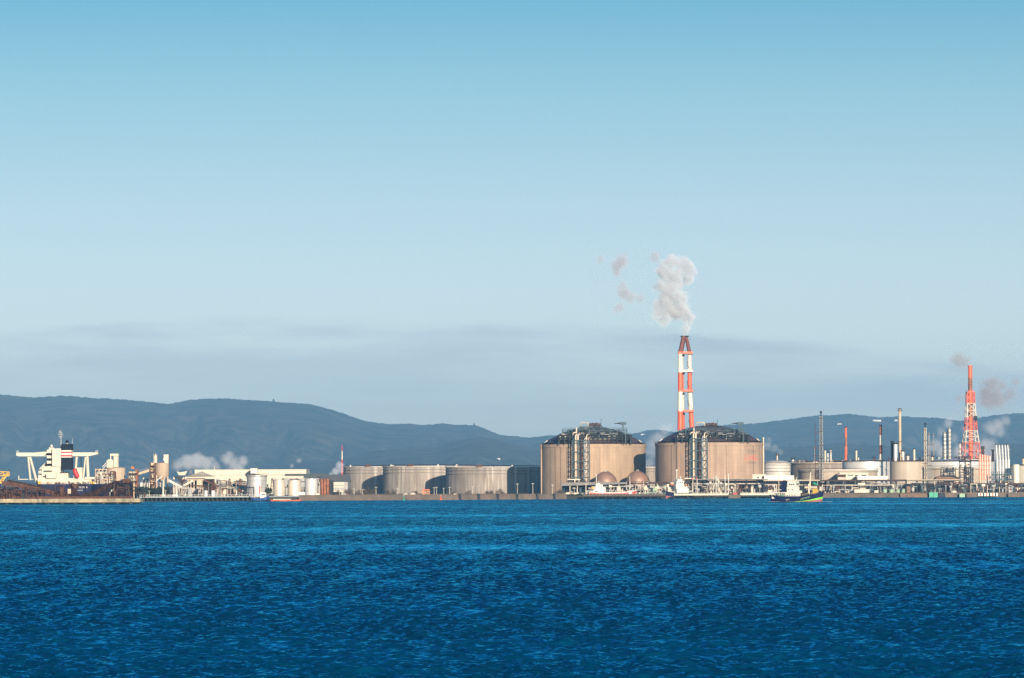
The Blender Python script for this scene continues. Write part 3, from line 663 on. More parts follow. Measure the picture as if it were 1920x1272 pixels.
# ================================================================ BROWN SPHERES
def sphere_tank(cpx, D, Rpx, ytop, label):
    Rr = m_px(Rpx, D); c = P(cpx, ytop, D); zc = c.z - Rr
    t = empty('spherical_tank', (c.x, D, GZ), label, 'spherical tank', 'brown spherical tanks')
    s = MB(); s.ball((c.x, D, zc), Rr, 48); s.build('shell', M['sphere'], t)
    for k in range(10):
        a = 2 * math.pi * k / 10 + 0.2; l = MB(); q = (c.x + (Rr + .1) * math.cos(a), D + (Rr + .1) * math.sin(a))
        l.tube((*q, GZ), (*q, zc + 0.6), 0.35, 8); l.build('leg', M['light_grey'], t)
    w = MB(); w.lathe((c.x, D, zc - 1.0), [(Rr + 0.1, 0), (Rr + 1.3, 0), (Rr + 1.3, 0.25), (Rr + 0.1, 0.25)], 40)
    for k in range(30):
        a = 2 * math.pi * k / 30; q = (c.x + (Rr + 1.2) * math.cos(a), D + (Rr + 1.2) * math.sin(a)); w.tube((*q, zc - 0.8), (*q, zc + 0.3), 0.06, 4)
    w.lathe((c.x, D, zc + 0.25), [(Rr + 1.2, 0), (Rr + 1.25, 0.08)], 40); w.build('walkway', M['dark_steel'], t)
    p = MB(); p.cyl((c.x, D, c.z - 0.15), 1.6, 0.35, 12); p.tube((c.x - .6, D, c.z + 0.3), (c.x - .6, D, c.z + 1.0), 0.2, 6); p.tube((c.x + .5, D, c.z + 0.3), (c.x + .5, D, c.z + 1.1), 0.25, 6); p.build('top_platform', M['grey'], t)
    st = MB(); pts = [(c.x + (Rr + .5) * math.cos(a) * math.cos(e), D + (Rr + .5) * math.sin(a) * math.cos(e), zc + (Rr + .5) * math.sin(e)) for a, e in zip(np.linspace(-0.15, -0.9, 10), np.linspace(0, 1.35, 10))]
    st.path(pts, 0.16, 4); st.build('stair', M['dark_steel'], t)
    return t
sphere_tank(1135, 3028, 20.7, 884.5, 'brown spherical tank in front of the plain domed tank, the one nearer its middle')
sphere_tank(1195.5, 3030, 21.2, 883, 'brown spherical tank in front of the gap between the two domed tanks')

# ================================================================ FLOATING ROOF AND CONE ROOF TANKS
def drum_tank(cpx, Rpx, ytop, D, mt, label, group, girders=(), roof='open', rim='rim', stairs=False, rail=True, n=80, name='storage_tank', cat='storage tank', streaks=0, zb=GZ, gm=None):
    Rr = m_px(Rpx, D); c = P(cpx, ytop, D - Rr); x0 = X(cpx, D); h = c.z - zb
    t = empty(name, (x0, D, zb), label, cat, group)
    w = MB(); w.lathe((x0, D, zb), [(Rr, 0), (Rr, h)] if roof != 'open' else [(Rr, 0), (Rr, h), (Rr - 0.5, h), (Rr - 0.5, h - 2.5)], n, cap=(roof != 'open', roof != 'open'))
    wall = w.build('wall', M[mt], t)
    r_ = MB()
    if roof == 'open': r_.lathe((x0, D, zb + h - 3.5), [(0.02, 0), (Rr - 0.6, 0)], n); r_.build('floating_roof', M['rust_light'], t)
    elif roof == 'cone': r_.lathe((x0, D, zb + h), [(Rr + 0.15, 0), (Rr + 0.15, 0.25), (0.05, 0.25 + Rr * 0.09)], n); r_.build('roof', M[gm or rim], t)
    elif roof == 'dome':
        r_.lathe((x0, D, zb + h), [(Rr * math.cos(a), Rr * 0.28 * math.sin(a)) for a in np.linspace(0, math.pi / 2 - 0.01, 7)], n); r_.build('roof', M[gm or mt], t)
    if rim and roof == 'open':
        k = MB(); k.lathe((x0, D, zb + h - 0.45), [(Rr + 0.02, 0), (Rr + 0.7, 0), (Rr + 0.7, 0.55), (Rr - 0.4, 0.55)], n); k.build('rim', M[rim], t)
    for dz in girders:
        k = MB(); k.lathe((x0, D, zb + h - dz), [(Rr + 0.02, -0.35), (Rr + 0.9, 0), (Rr + 0.9, 0.18), (Rr + 0.02, 0.18)], n); k.build('wind_girder', M['grey'], t)
    if rail:
        k = MB(); nn = int(Rr * 2.2)
        for i in range(nn):
            a = 2 * math.pi * i / nn; q = (x0 + (Rr + .45) * math.cos(a), D + (Rr + .45) * math.sin(a)); k.tube((*q, zb + h), (*q, zb + h + 1.1), 0.05, 4)
        k.lathe((x0, D, zb + h + 1.0), [(Rr + .42, 0), (Rr + .48, 0.1)], n); k.build('railing', M['rust_light'], t)
    if stairs:
        k = MB(); a0 = -math.pi * 0.40; pts = [(x0 + (Rr + .8) * math.cos(a), D + (Rr + .8) * math.sin(a), z) for a, z in zip(np.linspace(a0, a0 - h * 1.35 / Rr, 14), np.linspace(zb, zb + h, 14))]
        k.path(pts, 0.2, 4); k.build('spiral_stair', M[mt], t)
    return t, x0, Rr, zb + h
G1 = 'weathered floating roof tanks left of the domed tanks'
for cpx, Rpx, yt, D, lab in ((722, 78, 875, 3390, 'grey weathered round oil tank, leftmost of the three big ones beside the domed tanks'),
                             (804, 86, 874, 3300, 'grey weathered round oil tank, middle one of the three big ones'),
                             (938, 102, 875.5, 3210, 'grey oil tank with pale streaks, half in the shadow of the domed tank')):
    t, x0, Rr, zt = drum_tank(cpx, Rpx, yt, D, 'tank_weathered', lab, G1, girders=(2.6, 5.0), stairs=False)
    # gauging platform and rolling ladder head on the rim
    k = MB(); a = -math.pi * 0.62; q = (x0 + Rr * math.cos(a), D + Rr * math.sin(a), zt)
    k.cbox(q, 5.0, 3.0, 1.4, 0); k.tube((q[0] - 2, q[1], zt + 1.4), (q[0] - 2, q[1], zt + 2.6), 0.12, 4); k.tube((q[0] + 1.6, q[1], zt + 1.4), (q[0] + 1.6, q[1], zt + 2.4), 0.12, 4); k.build('gauging_platform', M['rust_light'], t)
    for aa in (-0.9, -1.35, -2.5):
        k = MB(); k.cbox((x0 + Rr * math.cos(aa), D + Rr * math.sin(aa), zt + 0.1), 1.2, 1.2, 1.1, 0); k.build('foam_chamber', M['rim'], t)

G2 = 'round storage tanks of the refinery on the right'
drum_tank(1457, 25.5, 870.5, 3230, 'light_grey', 'small pale grey tank with dark rings, just right of the tank marked LNG', G2, girders=(0.6, 3.0, 5.4), roof='dome', gm='light_grey')
drum_tank(1560, 79.5, 867.5, 3260, 'tank_brown', 'wide brown-stained tank behind the lattice mast, at the left of the refinery', G2, girders=(1.0,), rim='tan')
drum_tank(1624, 44.5, 866.5, 3100, 'aluminium', 'bright bare metal tank with a dazzling highlight, below the two striped stacks', G2, roof='cone', rim='rim', gm='aluminium')
drum_tank(1571, 74, 881, 3040, 'tank_cream', 'low pale tank with a broad rim, behind the white roofed shed and the blue coaster', G2, girders=(1.4,), rim='rim')
drum_tank(1703, 35, 866.5, 3170, 'tank_cream', 'cream tank with dark vertical seams, right of the bright metal tank', G2, roof='cone', gm='tank_cream')
drum_tank(1792, 73, 866.5, 3200, 'aluminium', 'wide silvery tank behind the lower shaded tank, below the red and white lattice chimney', G2, roof='cone', gm='aluminium')
drum_tank(1787, 57, 876.5, 3030, 'tank_cream', 'lower beige tank with a dark rim shadow, behind the brown roofed mound', G2, girders=(1.3,), rim='rim')
drum_tank(1932, 40, 874, 3080, 'white', 'white tank cut off by the right edge of the picture', G2, roof='cone', gm='white')
drum_tank(1905.5, 6.2, 872, 2985, 'white_clean', 'slim bright white tank beside the blue platform on the right', 'slim refinery vessels', roof='cone', gm='white_clean', rail=False, n=28, stairs=False, zb=7.0)
drum_tank(1218, 12, 876, 3260, 'tank_brown', 'brown tank glimpsed in the gap between the two domed tanks', G2, girders=(1.0, 3.0), n=40)

G3 = 'upright tanks in front of the bulk terminal'
drum_tank(481.5, 18.7, 892, 2740, 'aluminium_stained', 'large stained metal tank with dark rings, behind the blue tug', G3, girders=(0.4,), roof='cone', gm='aluminium_stained')
drum_tank(523, 10.8, 901, 2760, 'aluminium_warm', 'shiny cream tank, left one of the pair above the orange barge', G3, roof='cone', gm='aluminium_warm', n=40, rail=False)
drum_tank(552, 12.6, 901.5, 2765, 'aluminium_warm', 'shiny cream tank, right one of the pair above the orange barge', G3, roof='cone', gm='aluminium_warm', n=40, rail=False)
drum_tank(583.5, 12.2, 898.5, 2780, 'aluminium', 'silver tank with a bright highlight, left of the rusty block', G3, roof='cone', gm='aluminium', n=40, rail=False)
for px_, r_, lab in ((386, 3.6, 'small shiny upright tank under the cream columned building, left one of two'), (399.5, 3.8, 'small shiny upright tank near the conveyor foot, right one of two'), (356, 5, 'dull grey upright tank among pipes right of the dark trees'), (432, 6, 'dull brown squat tank behind the piled jetty, left of the ringed metal tank')):
    drum_tank(px_, r_, 920.5 if px_ not in (356, 432) else 917, 2700 if px_ < 420 else 2720, 'aluminium' if px_ in (386, 399.5) else ('grey' if px_ == 356 else 'rust_light'), lab, 'small tanks on the terminal quay', roof='cone', gm='grey', n=20, rail=False, stairs=False)
# ================================================================ CHIMNEYS, MASTS AND COLUMNS
def chimney_quad():
    D = 3420; m = D / F
    def zz(py): return Z(1286, py, D)
    def xx(px): return X(px, D)
    t = empty('chimney', (xx(1286), D, GZ), 'tall smoking red and white chimney of joined flues with a sooty forked top', 'chimney')
    # (px centre of flue at y: 808, 735, 660, 631), radius px
    base = Z(1286, 925, D)
    flues = [(1275.2, 1276.2, 1276.2, 1283.0, 5.0, -5.0), (1281.2, 1279.6, 1279.0, 1284.5, 4.0, 4.5), (1298.0, 1294.0, 1294.0, 1287.5, 4.3, -1.5)]
    bands = [(925, 808, 'band_white'), (808, 772, 'red'), (772, 735, 'band_white'), (735, 699, 'red'), (699, 662, 'band_white'), (662, 631, 'soot')]
    ys = [925, 735, 662, 631]
    for bx, b1, b2, b3, rp, dy in flues:
        xs_ = [bx + (bx - b1) * 1.5, b1, b2, b3]; ds = [dy * 1.9, dy, dy, dy * 0.4]
        fl = MB(); mats_ = [M['band_white'], M['red'], M['soot']]; mi = {'band_white': 0, 'red': 1, 'soot': 2}
        for ya, yb, mt in bands:
            fl.mat(mi[mt]); n = 3
            for i in range(n):
                y0 = ya + (yb - ya) * i / n; y1 = ya + (yb - ya) * (i + 1) / n
                f = lambda y: (xx(np.interp(-y, [-v for v in ys], xs_)), D + np.interp(-y, [-v for v in ys], ds), Z(1286, y, D))
                r0 = m * rp * float(np.interp(-y0, [-925, -735, -631], [1.15, 1.0, 0.78])); r1 = m * rp * float(np.interp(-y1, [-925, -735, -631], [1.15, 1.0, 0.78]))
                fl.tube(f(y0), f(y1), r0, 20, r1)
        fl.build('flue', mats_, t)
    for y, mt in ((662, 'red'), (696, 'band_white'), (733, 'red'), (771, 'red')):
        k = MB(); w = 13.5 if y < 740 else 15; z = zz(y); k.box(xx(1286 - w), xx(1286 + w), D - 7.0, D + 7.0, z - 0.9, z + 0.8); k.build('bracing_platform', M[mt], t)
    for y in (665, 699, 737, 775):
        k = MB(); z = zz(y); k.box(xx(1280.5), xx(1284), D - 8.0, D - 6.4, z - 1.6, z - 0.1); k.build('access_cage', M['dark'], t)
    k = MB(); k.cyl((xx(1285), D, zz(631) - 0.4), 3.4, 0.8, 20); k.build('crown_ring', M['black'], t)
    k = MB()         # ladder winding down the right flue
    pts = []
    for i, y in enumerate(np.linspace(664, 806, 60)):
        xc = np.interp(y, [631, 662, 735, 925], [1287.5, 1294, 1294, 1304]); a = i * 0.42; pts.append((xx(xc) + 2.15 * math.cos(a), D - 1.5 + 2.15 * math.sin(a), zz(y)))
    k.path(pts, 0.16, 4); k.build('spiral_ladder', M['dark_steel'], t)
chimney_quad()

def stack(px, D, rpx0, rpx1, ytop, bands, label, cat='stack', name='stack', group='slender stacks of the refinery', rings=(), cap=True, ybase=None):
    """bands: list of (y from, y to, material), bottom to top"""
    x = X(px, D); t = empty(name, (x, D, GZ), label, cat, group)
    zt = Z(px, ytop, D); m = D / F
    s = MB(); mats_ = []
    for ya, yb, mt in bands:
        if M[mt] not in mats_: mats_.append(M[mt])
        s.mat(mats_.index(M[mt])); z0 = GZ if ya is None else Z(px, ya, D); z1 = Z(px, yb, D)
        f = lambda z: m * (rpx0 + (rpx1 - rpx0) * (z - GZ) / (zt - GZ))
        s.lathe((x, D, z0), [(f(z0), 0), (f(z1), z1 - z0)], 20)
    s.build('shaft', mats_, t)
    if cap:
        c = MB(); c.cyl((x, D, zt), m * rpx1 * 1.35, 0.8, 16); c.build('cap', M['dark_steel'], t)
    for y in rings:
        r = MB(); z = Z(px, y, D); r.cyl((x, D, z), m * max(rpx0, rpx1) * 1.7, 0.35, 14)
        for k in range(8):
            a = k * math.pi / 4; q = (x + m * max(rpx0, rpx1) * 1.65 * math.cos(a), D + m * max(rpx0, rpx1) * 1.65 * math.sin(a)); r.tube((*q, z + .35), (*q, z + 1.3), 0.06, 4)
        r.build('platform', M['dark_steel'], t)
    return t
stack(1586.5, 3360, 3.9, 1.9, 802, [(None, 820 + 28, 'red'), (848, 838, 'red'), (838, 820, 'rust_bright'), (820, 802, 'red')], 'orange-red tapering stack standing above the brown tank', rings=())
stack(1652, 3340, 4.4, 2.2, 799, [(None, 852, 'band_white'), (852, 835, 'rust_bright'), (835, 816, 'band_white'), (816, 799, 'rust_bright')], 'white stack with brown-red bands above the bright metal tank')
stack(1688, 3300, 2.7, 2.5, 768, [(None, 768, 'tan')], 'tallest plain beige stack, right of the white and brown banded one', rings=(829, 771))
stack(1679.5, 3280, 3.9, 3.9, 832, [(None, 832, 'aluminium')], 'thick silvery stack with a dark top, in front of the tall beige stack', rings=(833,))
stack(1673.5, 3285, 2.8, 2.8, 829, [(None, 829, 'dark_steel')], 'thick dark stack joined to the silvery one', rings=())
stack(1606, 3340, 1.9, 1.8, 845, [(None, 845, 'cream')], 'short cream stack right of the orange-red stack')
stack(1610, 3345, 1.3, 1.2, 858, [(None, 858, 'white')], 'lowest white stack, close beside the short cream one')
stack(1639, 3340, 2.6, 2.4, 859, [(None, 859, 'rust_light')], 'stumpy brownish stack just left of the white and brown banded stack')
stack(1547.5, 3330, 1.9, 1.8, 845, [(None, 845, 'cream')], 'cream stack right of the lattice mast, first of three')
stack(1552.5, 3330, 1.5, 1.4, 850, [(None, 850, 'aluminium')], 'thin grey stack right of the lattice mast, shortest middle one of three', rings=(860,))
stack(1558, 3330, 1.8, 1.7, 844, [(None, 844, 'light_grey')], 'grey stack right of the lattice mast, third of three', rings=(848,))
stack(1457.5, 3340, 1.6, 1.4, 853, [(None, 853, 'cream')], 'lone cream stack rising behind the small ringed tank', rings=(855,))
stack(1487, 3345, 2.6, 2.4, 862, [(None, 862, 'aluminium')], 'short silvery vent with a dark hood at the left end of the wide brown tank', rings=(860,))
stack(1714.5, 3300, 2.1, 2.0, 843, [(None, 843, 'cream')], 'cream stack above the cream tank, right of the tall beige stack')
stack(1693, 3290, 3.2, 3.0, 847, [(None, 847, 'light_grey')], 'pale vessel with a dark cap crowding the foot of the tall beige stack')
stack(1702.5, 3300, 2.6, 2.6, 855, [(None, 855, 'light_grey')], 'squat domed pale vessel, between the tall beige stack and the cream stack')
stack(1749, 3300, 2.9, 2.7, 857, [(None, 857, 'cream')], 'squat cream vessel with a rusty collar, right of the two guyed masts')
stack(1757, 3300, 2.2, 0.8, 860, [(None, 860, 'light_grey')], 'small pointed grey vessel left of the twin columns')
stack(1843, 3290, 2.6, 2.6, 839, [(None, 839, 'rust_light')], 'brown column right of the red and white lattice chimney', rings=(842, 850))
stack(1862, 3200, 2.0, 2.0, 845, [(None, 845, 'rust')], 'dark rusty column left of the bundle of tall silver pipes', rings=(846,))
stack(1919, 3150, 2.4, 2.2, 860, [(None, 860, 'tan')], 'tan stack at the right edge of the picture')
stack(641.5, 5200, 2.6, 0.6, 835, [(None, 862, 'crimson'), (862, 846, 'band_white'), (846, 835, 'crimson')], 'far red and white tapering chimney behind the leftmost weathered tank', group='distant chimneys', cap=False)
stack(402, 3900, 1.0, 0.8, 874, [(None, 874, 'tan')], 'small far tan chimney above the long white roof', group='distant chimneys')
stack(440, 3900, 0.7, 0.6, 877, [(None, 877, 'crimson')], 'tiny far red chimney above the long white roof', group='distant chimneys')
# distillation columns with many rings
for px, yt, r, lab in ((1772, 810, 2.6, 'ringed distillation column, shorter one of the twin pair left of the lattice chimney'), (1781, 802, 2.6, 'ringed distillation column, taller one of the twin pair left of the lattice chimney')):
    D = 3280; x = X(px, D); m = D / F; zt = Z(px, yt, D)
    t = empty('distillation_column', (x, D, GZ), lab, 'column', 'twin distillation columns')
    s = MB(); s.lathe((x, D, GZ), [(r * m, 0), (r * m, zt - GZ - 1.2), (r * m * 0.6, zt - GZ - 0.3), (0.3, zt - GZ)], 20); s.build('shell', M['aluminium_stained'] if px == 1772 else M['light_grey'], t)
    for y in np.arange(yt + 3, 870, 7.5):
        q = MB(); z = Z(px, y, D); q.lathe((x, D, z), [(r * m, 0), (r * m * 1.6, 0), (r * m * 1.6, 0.3), (r * m, 0.3)], 16)
        for k in range(10):
            a = k * math.pi / 5; w = (x + r * m * 1.55 * math.cos(a), D + r * m * 1.55 * math.sin(a)); q.tube((*w, z + .3), (*w, z + 1.4), 0.06, 4)
        q.build('platform', M['dark_steel'], t)
    q = MB(); q.tube((x - r * m * 1.5, D - .4, GZ), (x - r * m * 1.5, D - .4, zt - 2), 0.28, 6); q.build('side_pipe', M['dark_steel'], t)
t = stack(1800.5, 3270, 1.7, 1.6, 831, [(None, 831, 'light_grey')], 'thin grey column with dark rings close to the left foot of the lattice chimney', rings=(833, 843, 852))

# lattice masts
def lattice(px, D, ytop, w0, w1, levels, r, mt, label, mast=True, name='lattice_mast', cat='lattice mast', group='lattice masts of the refinery', side=None):
    x = X(px, D); zt = Z(px, ytop, D); t = empty(name, (x, D, GZ), label, cat, group)
    k = MB(); k.tower((x, D, GZ), w0, w1, zt - GZ, levels, r); k.build('frame', M[mt], t)
    if mast:
        k = MB(); k.tube((x, D, GZ), (x, D, zt + 2.5), 0.42, 8); k.ball((x, D, zt + 3.0), 0.9, 8); k.build('flare_pipe', M['dark_steel'], t)
    for f in (0.45, 0.62, 0.8, 0.97):
        k = MB(); z = GZ + (zt - GZ) * f; w = w0 + (w1 - w0) * f; k.box(x - w * .5 - 1.2, x + w * .5 + .4, D - w / 2 - .6, D + w / 2 + .6, z, z + 0.3); k.build('platform', M['rust_light'], t)
    if side:
        k = MB(); k.tube((x + side, D, GZ), (x + side, D, zt - 5), 0.24, 6)
        for z in np.arange(GZ + 4, zt - 6, 5.5): k.box(min(x, x + side), max(x, x + side), D - .12, D + .12, z, z + .3)
        k.build('side_ladder', M['rust_light'], t)
    return t
lattice(1540, 3010, 781, 2.9, 1.9, 14, 0.17, 'grey', 'tall lattice flare mast with a ball top, behind the blue coaster', side=-4.2)
lattice(1735.5, 3000, 803, 2.0, 1.3, 13, 0.2, 'cream', 'slim lattice mast with side brackets, right of the cream tank')
lattice(1742.5, 3005, 812, 3.2, 0.6, 18, 0.13, 'grey', 'very thin guyed mast, just right of the slim bracketed one', mast=False)
lattice(1528, 3400, 838, 2.4, 0.4, 10, 0.12, 'grey', 'faint thin mast far behind the wide brown tank', mast=False)
lattice(1751, 3350, 812, 1.4, 0.4, 12, 0.10, 'grey', 'hair-thin mast left of the twin columns', mast=False)
lattice(358, 3400, 881, 6.0, 1.0, 5, 0.15, 'grey', 'small electricity pylon seen against the steam at the left', mast=False, name='electricity_pylon', cat='pylon', group='electricity pylons')

# red and white lattice chimney
def lattice_chimney():
    px, D = 1820.5, 3330; m = D / F; x = X(px, D)
    t = empty('lattice_chimney', (x, D, GZ), 'red chimney inside a red and white lattice tower, at the right of the refinery', 'chimney')
    def zz(y): return Z(px, y, D)
    s = MB(); mats_ = [M['band_white'], M['red'], M['rust_bright']]
    for ya, yb, mi in ((None, 830, 1), (830, 806, 1), (806, 783, 1), (783, 757, 2), (757, 733, 1), (733, 709, 2), (709, 688, 1)):
        s.mat(mi); z0 = GZ if ya is None else zz(ya); r0 = np.interp(z0, [GZ, zz(688)], [4.3, 3.9]) * m; r1 = r0 * 0.985; s.lathe((x, D, z0), [(r0, 0), (r1, zz(yb) - z0)], 24)
    s.build('flue', mats_, t)
    k = MB(); k.cyl((x, D, zz(688)), 4.5 * m, 1.0, 20); k.build('flue_collar', M['red'], t)
    k = MB()
    for y in (733, 757): k.cyl((x, D, zz(y)), 5.2 * m, 0.5, 20)
    k.build('flue_platform', M['red'], t)
    # four legs with bracing, painted in bands
    def half(y): return float(np.interp(y, [735, 757, 783, 808, 830, 862, 925], [9.0, 9.6, 11.6, 13.8, 17.5, 21.5, 24])) * m * 0.74
    def cor(y, k): h = half(y); sx, sy = ((-1, -1), (1, -1), (1, 1), (-1, 1))[k % 4]; c45 = R(8); X_, Y_ = sx * h, sy * h; return Vector((x + X_ * math.cos(c45) - Y_ * math.sin(c45), D + X_ * math.sin(c45) + Y_ * math.cos(c45), zz(y)))
    bands = [(925, 862, 'band_white', 2), (862, 830, 'red', 2), (830, 808, 'band_white', 2), (808, 783, 'red', 2), (783, 757, 'band_white', 2), (757, 735, 'red', 2)]
    for ya, yb, mt, n in bands:
        b = MB()
        for i in range(n):
            y0 = ya + (yb - ya) * i / n; y1 = ya + (yb - ya) * (i + 1) / n
            for k in range(4):
                b.tube(cor(y0, k), cor(y1, k), 0.36, 6); b.tube(cor(y1, k), cor(y1, k + 1), 0.2, 4)
                b.tube(cor(y0, k), cor(y1, k + 1), 0.16, 4); b.tube(cor(y0, k + 1), cor(y1, k), 0.16, 4)
        b.build('lattice_section', M[mt], t)
    for y in (735, 795, 845):
        k = MB(); h = half(y) * 1.05; z = zz(y); k.box(x - h, x + h, D - h, D + h, z - 0.5, z - 0.1); k.build('platform', M['red'], t)
    k = MB(); k.cbox((x + 8.5 * m, D - 3.4, zz(789)), 2.6, 1.6, 3.6); k.build('equipment_cabin', M['dark_steel'], t)
lattice_chimney()

# bundle of tall silver pipes and red striped pipes
D = 3000
for i, px in enumerate((1870, 1875.5, 1881, 1886.5, 1891.5)):
    x = X(px, D); t = empty('flare_pipe', (x, D, GZ), ['leftmost', 'second', 'middle', 'fourth', 'rightmost'][i] + ' of five tall silver pipes in a bundle above the blue platform', 'pipe', 'bundle of five tall silver pipes')
    k = MB(); z0, z1, z2 = Z(px, 885, D), Z(px, 862, D), Z(px, 834, D)
    k.tube((x, D, z0 - 6), (x, D, z1), 0.85, 10); k.tube((x, D, z1), (x - 0.6, D, z2), 0.5, 8, 0.42); k.build('pipe', M['aluminium'], t)
    k = MB(); k.cyl((x - .6, D, z2), 0.85, 0.6, 10); k.build('tip', M['dark_steel'], t)
    k = MB(); k.tube((x + 1.1, D + .3, z0 - 6), (x + 0.4, D + .3, z2 - 1), 0.14, 5)
    for z in np.arange(z0, z2 - 1, 2.6): k.box(x - 0.9, x + 1.3, D - .2, D + .4, z, z + .22)
    k.build('ladder', M['grey'], t)
for i, px in enumerate((1838, 1842.5, 1847, 1851.5, 1856.5)):
    x = X(px, D - 20); t = empty('vent_pipe', (x, D - 20, GZ), ['leftmost', 'second', 'middle', 'fourth', 'rightmost'][i] + ' of five red and cream vent pipes in front of the shaded tank', 'pipe', 'five red and cream vent pipes')
    k = MB(); z0, z1 = GZ, Z(px, 852 + i * 0.8, D - 20); k.mat(0).tube((x, D - 20, z0), (x, D - 20, z1), 0.55, 8); k.mat(1).tube((x - 0.75, D - 20, z0 + 10), (x - .75, D - 20, z1), 0.14, 5)
    k.build('pipe', [M['cream'] if i < 4 else M['white_clean'], M['red']], t)
    k = MB()
    for z in np.arange(z0 + 6, z1, 3.2): k.box(x - .9, x + .75, D - 20.7, D - 19.3, z, z + 0.3)
    k.build('bracket', M['red'], t)
# scaffold tower, open steel frames
def scaffold(px0, px1, ytop, D, dep, mt, label, nx=2, step=4.0, fill=0.3, seed=1, name='steel_frame', cat='steel frame', group='open steel frames of the refinery'):
    x0, x1 = X(px0, D), X(px1, D); zt = Z((px0 + px1) / 2, ytop, D); t = empty(name, ((x0 + x1) / 2, D, GZ), label, cat, group); rng = random.Random(seed)
    k = MB()
    for i in range(nx + 1):
        xx = x0 + (x1 - x0) * i / nx
        for yy in (D, D + dep): k.box(xx - .22, xx + .22, yy - .22, yy + .22, GZ, zt)
    lv = list(np.arange(GZ + step, zt + 0.1, step))
    for z in lv:
        for yy in (D, D + dep): k.box(x0, x1, yy - .16, yy + .16, z - .4, z)
        for i in range(nx):
            xa, xb = x0 + (x1 - x0) * i / nx, x0 + (x1 - x0) * (i + 1) / nx
            k.tube((xa, D, z - step), (xb, D, z - .3), 0.12, 4); k.tube((xb, D + dep, z - step), (xa, D + dep, z - .3), 0.12, 4)
    k.build('frame', M[mt], t)
    k = MB()
    for z in lv:
        k.box(x0 + .3, x1 - .3, D + .3, D + dep - .3, z - 0.6, z - .45)
    k.build('floor_grating', M['dark_steel'], t)
    cnt = 0
    for j, mm in enumerate(('grey', 'cream', 'rust_light')):
        for z in [GZ] + lv[:-1]:
            for i in range(int((x1 - x0) / 2.2) + 1):
                if rng.random() < fill and cnt < 90:
                    k = MB(); xx = rng.uniform(x0 + .8, x1 - .8); yy = rng.uniform(D + .8, D + dep - .8); cnt += 1
                    if rng.random() < 0.5: k.cyl((xx, yy, z), rng.uniform(.3, .8), rng.uniform(1.2, step - 1), 10); k.build('vessel', M[mm], t)
                    else: k.tube((xx, yy, z + 1.5), (min(xx + rng.uniform(1, 4), x1), yy, z + 1.5), rng.uniform(.15, .4), 6); k.build('pipe', M[mm], t)
    return t
scaffold(1800, 1821, 856, 2975, 6, 'dark_steel', 'tall dark scaffold-like frame in front of the lattice chimney', nx=2, step=3.6, fill=0.4, seed=2)
scaffold(1863, 1900, 884, 2968, 10, 'steel_blue', 'blue-grey steel platform block under the bundle of silver pipes', nx=5, step=3.2, fill=0.5, seed=3)
scaffold(1668, 1700, 858, 3240, 6, 'rust_light', 'rusty frame around the feet of the tall beige stack', nx=4, step=4.5, fill=0.4, seed=4)
